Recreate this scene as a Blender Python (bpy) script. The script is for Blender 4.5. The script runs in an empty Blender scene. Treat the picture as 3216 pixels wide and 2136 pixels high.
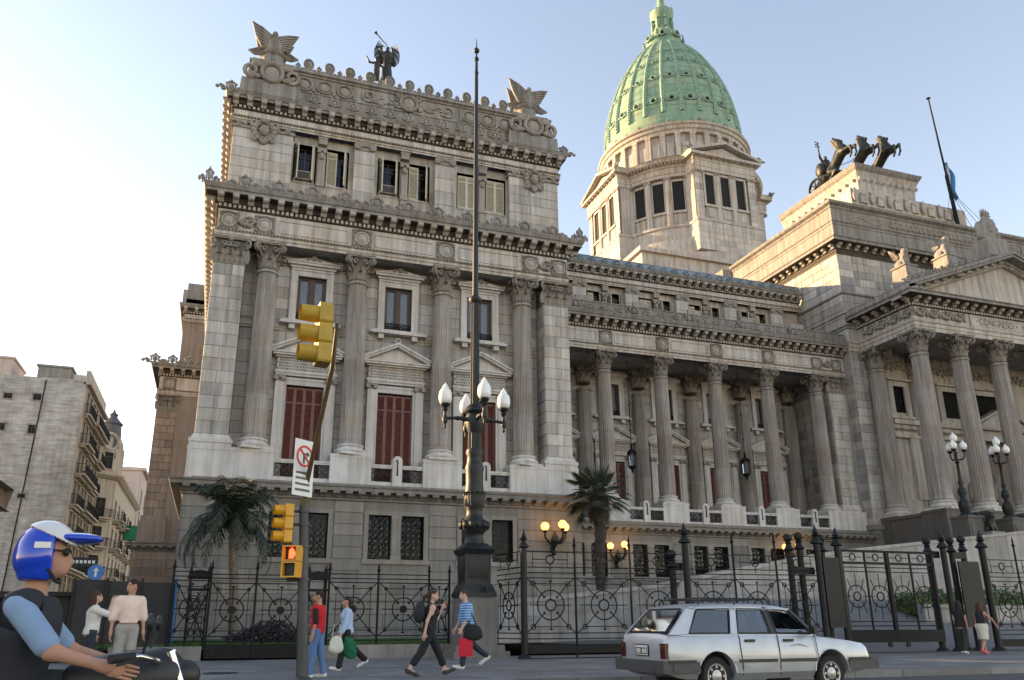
import bpy, math, random
import numpy as np
from mathutils import Vector, Matrix
random.seed(7)
rng = np.random.default_rng(5)
sc = bpy.context.scene
col = sc.collection
R_ = math.radians
PI = math.pi

# ------------------------------------------------------------------ camera
F_PX, PITCH, ROLL, YAW, CXP, CYP, CAMZ = 2528.45, R_(17.0484), R_(-.2022), R_(19.0488), 1561.67, 1190.2, 1.1
fw = Vector((math.sin(YAW)*math.cos(PITCH), math.cos(YAW)*math.cos(PITCH), math.sin(PITCH)))
rt = Vector((math.cos(YAW), -math.sin(YAW), 0)); up = rt.cross(fw)
r2 = math.cos(ROLL)*rt + math.sin(ROLL)*up; u2 = -math.sin(ROLL)*rt + math.cos(ROLL)*up
cd = bpy.data.cameras.new('camera'); cam = bpy.data.objects.new('camera', cd); col.objects.link(cam)
cam.matrix_world = Matrix(((r2.x, u2.x, -fw.x, 0), (r2.y, u2.y, -fw.y, 0), (r2.z, u2.z, -fw.z, CAMZ), (0, 0, 0, 1)))
cd.sensor_width = 36; cd.lens = F_PX/3216*36
cd.shift_x = (1608-CXP)/3216; cd.shift_y = (CYP-1068)/3216
cd.clip_start = .1; cd.clip_end = 6000
sc.camera = cam

# ------------------------------------------------------------------ light
SUN_AZ, SUN_EL = R_(-50), R_(13)          # left of the street axis, low evening sun behind the palace
sdir = Vector((math.sin(SUN_AZ)*math.cos(SUN_EL), math.cos(SUN_AZ)*math.cos(SUN_EL), math.sin(SUN_EL)))
wd = bpy.data.worlds.new('World'); sc.world = wd; wd.use_nodes = True
nt = wd.node_tree; bg = nt.nodes['Background']
sky = nt.nodes.new('ShaderNodeTexSky'); sky.sky_type = 'NISHITA'; sky.sun_disc = False
sky.sun_elevation = SUN_EL; sky.sun_rotation = SUN_AZ
sky.altitude = 0; sky.air_density = 1.0; sky.dust_density = .25; sky.ozone_density = 1.0
tint = nt.nodes.new('ShaderNodeMix'); tint.data_type = 'RGBA'; tint.blend_type = 'MULTIPLY'; tint.inputs[0].default_value = 1; tint.inputs[7].default_value = (1.18, .91, .78, 1)
nt.links.new(sky.outputs[0], tint.inputs[6]); nt.links.new(tint.outputs[2], bg.inputs[0]); bg.inputs[1].default_value = .15
ld = bpy.data.lights.new('sun', 'SUN'); ld.energy = 4.2; ld.angle = R_(.6); ld.color = (1, .66, .34)
lo = bpy.data.objects.new('sun', ld); col.objects.link(lo); lo.rotation_euler = sdir.to_track_quat('Z', 'Y').to_euler()
lo.location = (-40, 60, 60)
sc.view_settings.view_transform = 'Standard'; sc.view_settings.look = 'None'; sc.view_settings.gamma = 1
sc.view_settings.use_curve_mapping = False; sc.view_settings.exposure = 1.8
sc.cycles.max_bounces = 6; sc.cycles.diffuse_bounces = 3; sc.cycles.transparent_max_bounces = 12

# ------------------------------------------------------------------ helpers
def ray(x, y):
    a = (x-CXP)/F_PX; b = (y-CYP)/F_PX
    return fw + a*r2 - b*u2
def PX(x, y, Y):                 # photo pixel -> (X, Z) on the plane at depth Y
    v = ray(x, y); t = Y/v.y
    return v.x*t, CAMZ+v.z*t

def woff(o):
    v = Vector((0, 0, 0))
    while o: v = v+o.location; o = o.parent
    return v

class MB:
    def __init__(s): s.v = []; s.f = []; s.t = []; s.tone = .5
    def add(s, vs, fs, M=None, tone=None):
        n = len(s.v)
        if M is not None: vs = [tuple(M @ Vector(v)) for v in vs]
        s.v += vs; s.f += [tuple(i+n for i in f) for f in fs]
        s.t += [s.tone if tone is None else tone]*len(fs); return s
    def box(s, x0, x1, y0, y1, z0, z1, M=None, tone=None):
        return s.add([(x0,y0,z0),(x1,y0,z0),(x1,y1,z0),(x0,y1,z0),(x0,y0,z1),(x1,y0,z1),(x1,y1,z1),(x0,y1,z1)],
              [(0,3,2,1),(4,5,6,7),(0,1,5,4),(1,2,6,5),(2,3,7,6),(3,0,4,7)], M, tone)
    def tbox(s, cx, cy, z0, z1, a0, b0, a1, b1, M=None):       # tapered box
        return s.add([(cx-a0,cy-b0,z0),(cx+a0,cy-b0,z0),(cx+a0,cy+b0,z0),(cx-a0,cy+b0,z0),(cx-a1,cy-b1,z1),(cx+a1,cy-b1,z1),(cx+a1,cy+b1,z1),(cx-a1,cy+b1,z1)],
              [(0,3,2,1),(4,5,6,7),(0,1,5,4),(1,2,6,5),(2,3,7,6),(3,0,4,7)], M)
    def cham(s, x0, x1, y, z0, z1, d, b, M=None, tone=None):   # block proud of a wall facing -Y, back at y
        return s.add([(x0,y,z0),(x1,y,z0),(x1,y,z1),(x0,y,z1),(x0+b,y-d,z0+b),(x1-b,y-d,z0+b),(x1-b,y-d,z1-b),(x0+b,y-d,z1-b)],
              [(4,5,6,7),(0,1,5,4),(1,2,6,5),(2,3,7,6),(3,0,4,7)], M, tone)
    def poly(s, pts, y0, y1, M=None, tone=None):               # polygon in XZ extruded along Y
        n = len(pts); vs = [(x, y0, z) for x, z in pts]+[(x, y1, z) for x, z in pts]
        fs = [tuple(range(n)), tuple(range(2*n-1, n-1, -1))]+[(i, i+n, (i+1) % n+n, (i+1) % n) for i in range(n)]
        return s.add(vs, fs, M, tone)
    def polz(s, pts, z0, z1, M=None, tone=None):
        n = len(pts); vs = [(x, y, z0) for x, y in pts]+[(x, y, z1) for x, y in pts]
        fs = [tuple(range(n-1, -1, -1)), tuple(range(n, 2*n))]+[(i, (i+1) % n, (i+1) % n+n, i+n) for i in range(n)]
        return s.add(vs, fs, M, tone)
    def lathe(s, prof, n=24, c=(0,0,0), a0=0, a1=2*PI, M=None, sx=1, sy=1, tone=None):
        full = abs(a1-a0-2*PI) < 1e-6; m = n if full else n+1
        vs = []; fs = []
        for r, z in prof:
            for i in range(m):
                a = a0+(a1-a0)*i/n
                vs.append((c[0]+r*sx*math.cos(a), c[1]+r*sy*math.sin(a), c[2]+z))
        for j in range(len(prof)-1):
            for i in range(n):
                k = (i+1) % m
                fs.append((j*m+i, j*m+k, (j+1)*m+k, (j+1)*m+i))
        if full:
            if prof[0][0] > 1e-4: fs.append(tuple(range(m-1, -1, -1)))
            if prof[-1][0] > 1e-4: fs.append(tuple((len(prof)-1)*m+i for i in range(m)))
        return s.add(vs, fs, M, tone)
    def tube(s, pts, r, n=6, M=None, tone=None, cap=True):
        pts = [Vector(p) for p in pts]; m = len(pts)
        rs = [float(q) for q in r] if isinstance(r, (list, tuple)) else [float(r)]*m
        t0 = (pts[1]-pts[0]).normalized()
        u = t0.orthogonal().normalized() if abs(t0.z) < .9 else Vector((1, 0, 0))
        u = (u-t0*u.dot(t0)).normalized()
        vs = []; fs = []
        for j in range(m):
            t = (pts[min(j+1, m-1)]-pts[max(j-1, 0)])
            if t.length < 1e-9: t = t0
            t = t.normalized(); u = (u-t*u.dot(t)).normalized(); w = t.cross(u)
            for i in range(n):
                a = 2*PI*(i+.5)/n; vs.append(tuple(pts[j]+rs[j]*(math.cos(a)*u+math.sin(a)*w)))
        for j in range(m-1):
            for i in range(n):
                k = (i+1) % n; fs.append((j*n+i, j*n+k, (j+1)*n+k, (j+1)*n+i))
        if cap: fs += [tuple(range(n-1, -1, -1)), tuple((m-1)*n+i for i in range(n))]
        return s.add(vs, fs, M, tone)
    def ring(s, c, r, w, n=20, m=4, axis='y', M=None):
        vs = []; fs = []
        for i in range(n):
            a = 2*PI*i/n
            for j in range(m):
                b = 2*PI*(j+.5)/m; q = r+w*math.cos(b); h = w*math.sin(b)
                p = (q*math.cos(a), h, q*math.sin(a)) if axis == 'y' else ((q*math.cos(a), q*math.sin(a), h) if axis == 'z' else (h, q*math.cos(a), q*math.sin(a)))
                vs.append((c[0]+p[0], c[1]+p[1], c[2]+p[2]))
        for i in range(n):
            for j in range(m):
                k = (i+1) % n; l = (j+1) % m; fs.append((i*m+j, i*m+l, k*m+l, k*m+j))
        return s.add(vs, fs, M)
    def ball(s, c, r, n=8, m=6, M=None, tone=None):
        rr = r if isinstance(r, (tuple, list)) else (r, r, r)
        vs = [(c[0], c[1], c[2]-rr[2])]; fs = []
        for j in range(1, m):
            b = -PI/2+PI*j/m
            for i in range(n):
                a = 2*PI*i/n; vs.append((c[0]+rr[0]*math.cos(b)*math.cos(a), c[1]+rr[1]*math.cos(b)*math.sin(a), c[2]+rr[2]*math.sin(b)))
        vs.append((c[0], c[1], c[2]+rr[2])); L = len(vs)-1
        for i in range(n):
            k = (i+1) % n; fs += [(0, 1+k, 1+i), (L, L-n+i, L-n+k)]
            for j in range(m-2): fs.append((1+j*n+i, 1+j*n+k, 1+(j+1)*n+k, 1+(j+1)*n+i))
        return s.add(vs, fs, M, tone)
    def sweep(s, path, prof, closed=False, caps=True, tone=None):   # path in plan, prof = [(out, z)] bottom to top, out to the right of travel
        P = [Vector((p[0], p[1])) for p in path]; n = len(P); mit = []
        for i in range(n):
            ds = []
            if closed or i > 0: ds.append((P[i]-P[i-1]).normalized())
            if closed or i < n-1: ds.append((P[(i+1) % n]-P[i]).normalized())
            ns = [Vector((d.y, -d.x)) for d in ds]
            if len(ns) == 1: mit.append(ns[0])
            else:
                b = (ns[0]+ns[1]); b = b.normalized(); mit.append(b/max(.25, b.dot(ns[0])))
        k = len(prof); vs = [(P[i].x+mit[i].x*o, P[i].y+mit[i].y*o, z) for i in range(n) for o, z in prof]
        fs = []
        for i in range(n if closed else n-1):
            j = (i+1) % n
            for q in range(k-1): fs.append((i*k+q, j*k+q, j*k+q+1, i*k+q+1))
        if caps and not closed: fs += [tuple(range(k)), tuple(range((n-1)*k+k-1, (n-1)*k-1, -1))]
        return s.add(vs, fs, None, tone)
    def mesh(s, name, mat, smooth=None):
        me = bpy.data.meshes.new(name); me.from_pydata(s.v, [], s.f); me.validate(clean_customdata=False)
        if len(me.polygons) == len(s.t):
            at = me.attributes.new('tone', 'FLOAT', 'FACE'); at.data.foreach_set('value', s.t)
        if smooth is not None:
            me.shade_smooth()
            if smooth < 170: me.set_sharp_from_angle(angle=R_(smooth))
        me.materials.append(M_[mat] if isinstance(mat, str) else mat)
        return me
    def build(s, name, mat, parent=None, smooth=None, local=False, kind=None):
        if parent is not None and not local:
            o = woff(parent); s.v = [(v[0]-o.x, v[1]-o.y, v[2]-o.z) for v in s.v]
        ob = bpy.data.objects.new(name, s.mesh(name, mat, smooth)); col.objects.link(ob)
        if parent is not None: ob.parent = parent
        if kind: ob['kind'] = kind
        return ob
def tag(o, label, cat, group=None):
    o['label'] = label; o['category'] = cat
    if group: o['group'] = group
    return o
def thing(name, label, cat, loc=(0,0,0), rz=0, group=None):
    o = bpy.data.objects.new(name, None); col.objects.link(o); o.location = loc; o.rotation_euler = (0, 0, rz); o.empty_display_size = .3
    return tag(o, label, cat, group)
def inst(me, name, parent, loc=(0,0,0), rot=(0,0,0), s=None, world=True):
    o = bpy.data.objects.new(name, me); col.objects.link(o)
    loc = Vector(loc)
    if parent is not None:
        o.parent = parent
        if world: loc = loc-woff(parent)
    o.location = loc; o.rotation_euler = rot
    if s is not None: o.scale = s if isinstance(s, (tuple, list)) else (s, s, s)
    return o
def group_empty(name, parent, loc):
    o = bpy.data.objects.new(name, None); col.objects.link(o); o.parent = parent; o.location = Vector(loc)-woff(parent); o.empty_display_size = .2; return o
def struct(o): o['kind'] = 'structure'; return o

# ---- signed distance modelling: one continuous surface out of limbs
def rcone(a, b, ra, rb): return ('c', np.array(a, float), np.array(b, float), ra, rb)
def ell(c, r, rz=0): return ('e', np.array(c, float), np.array(r, float), rz)
def field(prims, P, k):
    d = None
    for p in prims:
        if p[0] == 'c':
            ab = p[2]-p[1]; ap = P-p[1]; t = np.clip((ap@ab)/max(ab@ab, 1e-9), 0, 1)
            q = np.linalg.norm(ap-t[:, None]*ab, axis=1)-(p[3]+(p[4]-p[3])*t)
        else:
            L = P-p[1]
            if p[3]:
                c, s_ = math.cos(-p[3]), math.sin(-p[3]); L = np.stack([L[:, 0]*c-L[:, 1]*s_, L[:, 0]*s_+L[:, 1]*c, L[:, 2]], 1)
            k0 = np.linalg.norm(L/p[2], axis=1); k1 = np.linalg.norm(L/(p[2]**2), axis=1); q = k0*(k0-1)/np.maximum(k1, 1e-6)
        if d is None: d = q
        else:
            h = np.maximum(k-np.abs(d-q), 0)/k; d = np.minimum(d, q)-h*h*k*.25
    return d
def sdf_mb(prims, h=.02, k=.04, grow=0, clip=None, noise=None):
    lo = np.min([np.minimum(p[1], p[2] if p[0] == 'c' else p[1]) - (max(p[3], p[4]) if p[0] == 'c' else p[2].max()) for p in prims], 0)-3*h-grow
    hi = np.max([np.maximum(p[1], p[2] if p[0] == 'c' else p[1]) + (max(p[3], p[4]) if p[0] == 'c' else p[2].max()) for p in prims], 0)+3*h+grow
    n = np.ceil((hi-lo)/h).astype(int)+1
    g = np.stack(np.meshgrid(*[lo[i]+h*np.arange(n[i]) for i in range(3)], indexing='ij'), -1).reshape(-1, 3)
    d = field(prims, g, k)-grow
    if noise: d = d+noise(g)
    if clip is not None:
        for c in clip: d = np.maximum(d, c(g))
    d = d.reshape(n)
    s = d < 0
    V = np.full(np.array(n)-1, -1); acc = np.zeros(tuple(np.array(n)-1)+(3,)); cnt = np.zeros(np.array(n)-1)
    nx, ny, nz = n
    for ax in range(3):
        for o1 in (0, 1):
            for o2 in (0, 1):
                st = [0, 0, 0]; oth = [i for i in range(3) if i != ax]; st[oth[0]] = o1; st[oth[1]] = o2
                sl0 = tuple(slice(st[i], st[i]+n[i]-1) for i in range(3))
                en = st.copy(); en[ax] = 1; sl1 = tuple(slice(en[i], en[i]+n[i]-1) for i in range(3))
                a, b = d[sl0], d[sl1]; m = (a < 0) != (b < 0)
                t = np.where(m, a/np.where(a == b, 1, a-b), 0)
                off = np.zeros(m.shape+(3,)); off[..., oth[0]] = o1; off[..., oth[1]] = o2; off[..., ax] = t
                acc += np.where(m[..., None], off, 0); cnt += m
    act = cnt > 0; ids = np.argwhere(act); V[act] = np.arange(len(ids))
    pos = lo+h*(ids+acc[act]/cnt[act][:, None])
    F = []
    for ax in range(3):
        u, w = [(1, 2), (2, 0), (0, 1)][ax]
        sl0 = [slice(1, -1)]*3; sl0[ax] = slice(0, -1); sl1 = [slice(1, -1)]*3; sl1[ax] = slice(1, None)
        e = s[tuple(sl0)] != s[tuple(sl1)]; q = np.argwhere(e)
        if not len(q): continue
        q = q+1; q[:, ax] -= 1
        ins = s[tuple(q.T)]
        def cell(du, dw):
            r = q.copy(); r[:, u] += du; r[:, w] += dw; return V[tuple(r.T)]
        Q = np.stack([cell(-1, -1), cell(0, -1), cell(0, 0), cell(-1, 0)], 1)
        Q[~ins] = Q[~ins][:, ::-1]; F.append(Q)
    mb = MB()
    if F:
        F = np.concatenate(F); F = F[(F >= 0).all(1)]
        mb.v = [tuple(p) for p in pos]; mb.f = [tuple(int(i) for i in f) for f in F]; mb.t = [.5]*len(mb.f)
    return mb
def fbm(P, sc_, amp):
    return amp*(np.sin(P[:, 0]*sc_+1.3*np.sin(P[:, 2]*sc_*.7))*np.sin(P[:, 1]*sc_*1.1+.5)*np.sin(P[:, 2]*sc_*.9+1.1*np.sin(P[:, 0]*sc_*.6)))

# ------------------------------------------------------------------ materials
M_ = {}
def newmat(name):
    m = bpy.data.materials.new(name); m.use_nodes = True; n = m.node_tree; b = n.nodes['Principled BSDF']; M_[name] = m
    return m, n, b
def nd(n, t, **kw):
    x = n.nodes.new(t)
    for k, v in kw.items(): setattr(x, k, v)
    return x
def worldpos(n, scale=(1,1,1)):
    g = nd(n, 'ShaderNodeNewGeometry'); m = nd(n, 'ShaderNodeMapping'); m.inputs['Scale'].default_value = scale
    n.links.new(g.outputs['Position'], m.inputs[0]); return m.outputs[0]
def noise(n, vec, scale, detail=4, rough=.55):
    x = nd(n, 'ShaderNodeTexNoise'); x.inputs['Scale'].default_value = scale; x.inputs['Detail'].default_value = detail; x.inputs['Roughness'].default_value = rough
    n.links.new(vec, x.inputs['Vector']); return x.outputs['Fac']
def ramp(n, fac, stops):
    r = nd(n, 'ShaderNodeValToRGB'); e = r.color_ramp.elements
    while len(e) < len(stops): e.new(.5)
    for i, (p, c) in enumerate(stops): e[i].position = p; e[i].color = tuple(c)+(1,) if len(c) == 3 else c
    n.links.new(fac, r.inputs[0]); return r.outputs[0]
def mixc(n, a, b, fac, mode='MIX'):
    m = nd(n, 'ShaderNodeMix', data_type='RGBA', blend_type=mode)
    for s_, v in ((m.inputs[0], fac), (m.inputs[6], a), (m.inputs[7], b)):
        if hasattr(v, 'links') or hasattr(v, 'is_output'): n.links.new(v, s_)
        elif isinstance(v, (tuple, list)): s_.default_value = tuple(v)+(1,)
        else: s_.default_value = v
    return m.outputs[2]
def bump(n, b, h, st, dist=.02):
    x = nd(n, 'ShaderNodeBump'); x.inputs['Strength'].default_value = st; x.inputs['Distance'].default_value = dist
    n.links.new(h, x.inputs['Height']); n.links.new(x.outputs[0], b.inputs['Normal'])
def stone(name, stops, streak=.5, grain=.25, rough=.8, bs=.35, vein=.4):
    m, n, b = newmat(name)
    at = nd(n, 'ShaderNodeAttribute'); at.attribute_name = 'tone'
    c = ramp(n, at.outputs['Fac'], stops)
    p = worldpos(n)
    f1 = noise(n, p, 1.1, 6, .65); c = mixc(n, c, ramp(n, f1, [(.3, (.62, .6, .58)), (.7, (1.12, 1.11, 1.1))]), vein, 'MULTIPLY')
    ps = worldpos(n, (2.6, 2.6, .16)); f2 = noise(n, ps, 1.4, 5, .6)
    c = mixc(n, c, ramp(n, f2, [(.38, (1, 1, 1)), (.72, (.36, .335, .3))]), streak, 'MULTIPLY')
    ps = worldpos(n, (.35, .35, .8)); f4 = noise(n, ps, 1.0, 3, .6)
    c = mixc(n, c, ramp(n, f4, [(.4, (1, 1, 1)), (.7, (.98, .87, .74))]), streak, 'MULTIPLY')
    f3 = noise(n, p, 26, 3, .7); c = mixc(n, c, ramp(n, f3, [(.3, (.75, .75, .75)), (.7, (1.15, 1.15, 1.15))]), grain, 'MULTIPLY')
    n.links.new(c, b.inputs['Base Color']); b.inputs['Roughness'].default_value = rough
    bump(n, b, f3, bs, .02); return m
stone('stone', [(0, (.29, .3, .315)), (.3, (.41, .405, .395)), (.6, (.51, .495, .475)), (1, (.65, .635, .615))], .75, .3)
stone('stone_trim', [(0, (.37, .35, .325)), (.5, (.5, .475, .44)), (1, (.6, .575, .54))], .8, .3)
stone('stone_grime', [(0, (.19, .187, .18)), (.5, (.3, .293, .28)), (1, (.42, .41, .39))], .8, .4)
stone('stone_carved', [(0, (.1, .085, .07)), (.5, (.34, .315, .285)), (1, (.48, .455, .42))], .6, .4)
stone('stone_white', [(0, (.52, .51, .5)), (1, (.65, .64, .63))], .55, .2, .7)
stone('stone_soot_shade', [(0, (.045, .038, .032)), (.5, (.07, .06, .05)), (1, (.11, .095, .08))], .5, .4)  # near-black: soot plus shade under the cornices painted into the base colour
stone('stone_tan', [(0, (.2, .165, .14)), (.5, (.3, .25, .21)), (1, (.4, .33, .27))], .5, .3)
stone('granite', [(0, (.2, .195, .185)), (.5, (.255, .245, .23)), (1, (.32, .305, .285))], .5, .55, .75)
stone('granite_dark', [(0, (.1, .095, .09)), (1, (.15, .14, .13))], .4, .5, .7)
stone('marble', [(0, (.27, .275, .285)), (1, (.38, .38, .385))], .6, .3, .6, .2, .8)
stone('shaft', [(0, (.3, .28, .265)), (.5, (.39, .365, .345)), (1, (.5, .475, .455))], .85, .35)
stone('render_wall', [(0, (.66, .66, .64)), (1, (.76, .76, .74))], .35, .5, .9, .5, .8)
stone('render_cream', [(0, (.46, .41, .33)), (1, (.6, .55, .46))], .6, .3, .9)
stone('slate', [(0, (.09, .1, .115)), (1, (.14, .15, .165))], .4, .4, .6)
stone('pink_wall', [(0, (.55, .46, .42)), (1, (.65, .56, .52))], .3, .2, .9)
stone('concrete', [(0, (.3, .29, .275)), (1, (.42, .405, .385))], .6, .4, .9)

def whitewash():
    m = M_['render_wall']; n = m.node_tree; b = n.nodes['Principled BSDF']; c = b.inputs['Base Color'].links[0].from_socket
    f = noise(n, worldpos(n, (.5, .5, 3.2)), 1.3, 5, .65); c = mixc(n, c, ramp(n, f, [(.4, (1, 1, 1)), (.62, (.62, .61, .6))]), .75, 'MULTIPLY')
    f = noise(n, worldpos(n, (.1, .1, .1)), 1.0, 5, .6); c = mixc(n, c, ramp(n, f, [(.4, (1, 1, 1)), (.65, (.6, .59, .57))]), .8, 'MULTIPLY'); n.links.new(c, b.inputs['Base Color'])
whitewash()
def plain(name, c, rough=.5, metal=0, var=.15, sc_=6, coat=0, bs=0, spec=.5):
    m, n, b = newmat(name); p = worldpos(n); f = noise(n, p, sc_, 4, .6)
    lo_ = tuple(x*(1-var) for x in c); hi_ = tuple(min(1, x*(1+var)) for x in c)
    n.links.new(ramp(n, f, [(.3, lo_), (.7, hi_)]), b.inputs['Base Color'])
    b.inputs['Roughness'].default_value = rough; b.inputs['Metallic'].default_value = metal; b.inputs['Coat Weight'].default_value = coat; b.inputs['Specular IOR Level'].default_value = spec
    if bs: bump(n, b, f, bs, .01)
    return m
def cloth(name, c, var=.07): return plain(name, c, .85, 0, var, 9, 0, .3)
plain('iron', (.009, .0093, .0098), .6, 0, .4, 9, spec=.2)
plain('iron_grey', (.013, .0135, .0145), .5, 0, .3, 5, spec=.25)
plain('lamp_iron', (.012, .015, .015), .5, .2, .5, 7, 0, .3)
plain('bronze', (.035, .036, .03), .5, .5, .6, 3, 0, .4)
plain('louvre_brown', (.11, .03, .019), .6, 0, .3, 5)
plain('wood_red', (.15, .06, .047), .5, 0, .3, 5)
plain('wood_dark', (.06, .022, .013), .45, 0, .3, 5)
plain('cream_paint', (.52, .49, .38), .55, 0, .12, 5)
plain('curtain', (.5, .53, .56), .9, 0, .25, 9)
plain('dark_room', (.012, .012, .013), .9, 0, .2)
plain('yellow_paint', (.6, .3, .015), .4, 0, .12, 5)
plain('arm_ochre', (.085, .055, .016), .6, 0, .2, 5)
plain('yellow_faded', (.4, .26, .025), .5, 0, .15, 5)
plain('black_matte', (.012, .012, .013), .6, 0, .3)
plain('rubber', (.015, .015, .015), .8, 0, .3, 20)
plain('pole_grey', (.05, .052, .056), .5, .2, .2, 5)
plain('sign_white', (.72, .72, .7), .5, 0, .06, 4)
plain('sign_red', (.6, .03, .02), .5, 0, .1, 4)
plain('sign_ink', (.05, .05, .05), .6, 0, .1, 4)
plain('sign_blue', (.02, .16, .5), .45, 0, .1, 4)
plain('sign_green', (.01, .22, .1), .5, 0, .1, 4)
plain('tarp', (.015, .015, .017), .65, 0, .4, 3, 0, .5)
plain('chrome', (.6, .6, .6), .15, 1, .05)
plain('copper_seam', (.1, .17, .125), .8, 0, .3, 2)
plain('copper_trim', (.22, .345, .265), .7, .1, .2, 2)
plain('flag_blue', (.08, .25, .55), .8, 0, .15, 3)
plain('flag_white', (.6, .62, .65), .8, 0, .1, 3)
plain('zinc', (.18, .22, .26), .55, .3, .25, 2)
plain('bark', (.16, .12, .09), .9, 0, .5, 14, 0, .8)
plain('bark_dark', (.045, .036, .03), .9, 0, .5, 14, 0, .8)
plain('dead_frond', (.14, .11, .07), .9, 0, .4, 12)
plain('purple_leaf', (.035, .018, .028), .7, 0, .4, 12)

def copper():
    m, n, b = newmat('copper'); p = worldpos(n)
    f = noise(n, p, .5, 6, .6); c = ramp(n, f, [(.3, (.16, .31, .225)), (.5, (.225, .36, .26)), (.7, (.33, .385, .27))])
    ps = worldpos(n, (1.6, 1.6, .12)); f2 = noise(n, ps, 1.5, 5, .65); c = mixc(n, c, ramp(n, f2, [(.42, (1, 1, 1)), (.75, (.45, .42, .32))]), .7, 'MULTIPLY')
    f3 = noise(n, p, 6, 3, .6); c = mixc(n, c, ramp(n, f3, [(.3, (.85, .85, .85)), (.7, (1.1, 1.1, 1.1))]), .5, 'MULTIPLY')
    n.links.new(c, b.inputs['Base Color']); b.inputs['Roughness'].default_value = .7; bump(n, b, f3, .2)
copper()
def glass(name, tint=(.35, .38, .4), tr=.3, rough=.03, ior=1.5):
    m, n, b = newmat(name); out = n.nodes['Material Output']
    gl = nd(n, 'ShaderNodeBsdfGlossy'); gl.inputs[0].default_value = (.9, .95, 1, 1); gl.inputs['Roughness'].default_value = rough
    tp = nd(n, 'ShaderNodeBsdfTransparent'); tp.inputs[0].default_value = tint+(1,)
    fr = nd(n, 'ShaderNodeFresnel'); fr.inputs[0].default_value = ior
    ad = nd(n, 'ShaderNodeMath', operation='ADD'); ad.inputs[1].default_value = tr; n.links.new(fr.outputs[0], ad.inputs[0])
    mx = nd(n, 'ShaderNodeMixShader'); n.links.new(ad.outputs[0], mx.inputs[0]); n.links.new(tp.outputs[0], mx.inputs[1]); n.links.new(gl.outputs[0], mx.inputs[2])
    n.links.new(mx.outputs[0], out.inputs[0])
glass('glass', (.8, .82, .84), .0, .03, 1.3); glass('car_glass', (.4, .44, .48), .06)
m, n, b = newmat('milk_glass'); b.inputs['Base Color'].default_value = (.82, .82, .8, 1); b.inputs['Roughness'].default_value = .18; b.inputs['Subsurface Weight'].default_value = .2
def emit(name, c, s):
    m, n, b = newmat(name); b.inputs['Base Color'].default_value = tuple(c)+(1,); b.inputs['Emission Color'].default_value = tuple(c)+(1,); b.inputs['Emission Strength'].default_value = s; b.inputs['Roughness'].default_value = .3
emit('lit_globe', (1, .45, .1), 1.1); emit('red_lamp', (1, .06, .015), 1.6)
plain('red_lens', (.055, .007, .006), .2, 0, .1); plain('dull_lens', (.05, .015, .01), .3, 0, .1); plain('amber_lens', (.1, .028, .008), .2, 0, .1)
def foliage(name, a, b_):
    m, n, b = newmat(name); p = worldpos(n); f = noise(n, p, 3, 4, .7)
    n.links.new(ramp(n, f, [(.3, a), (.7, b_)]), b.inputs['Base Color']); b.inputs['Roughness'].default_value = .55
    b.inputs['Subsurface Weight'].default_value = 0
foliage('frond', (.01, .02, .011), (.035, .05, .022)); foliage('fan', (.009, .02, .008), (.03, .048, .018))
foliage('grass', (.03, .08, .012), (.07, .15, .025)); foliage('hedge', (.03, .06, .01), (.09, .14, .03))
# ------------------------------------------------------------------ ground
def sheet(name, x0, x1, y0, y1, z, mat):
    return struct(MB().add([(x0, y0, z), (x1, y0, z), (x1, y1, z), (x0, y1, z)], [(0, 1, 2, 3)]).build(name, mat))
def asphalt(name, c0, c1, sc2=60):
    m, n, b = newmat(name); p = worldpos(n); f = noise(n, p, .6, 4, .6); g = noise(n, p, sc2, 2, .7)
    c = ramp(n, f, [(.3, c0), (.7, c1)]); c = mixc(n, c, ramp(n, g, [(.3, (.6, .6, .6)), (.7, (1.35, 1.35, 1.35))]), .5, 'MULTIPLY')
    n.links.new(c, b.inputs['Base Color']); b.inputs['Roughness'].default_value = .8; bump(n, b, g, .3, .01)
asphalt('asphalt', (.04, .04, .042), (.065, .064, .064)); asphalt('earth', (.06, .055, .045), (.1, .09, .08), 8); asphalt('city_ground', (.1, .098, .095), (.14, .135, .13), 4)
stone('paving', [(0, (.13, .135, .145)), (.5, (.19, .195, .2)), (1, (.27, .272, .275))], .25, .5, .6, .3, .7)
KY = 14.95
sheet('terrain', -1500, 1500, -800, 3000, -.06, 'city_ground')
sheet('road', -400, 400, -12, KY, 0, 'asphalt')
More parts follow.
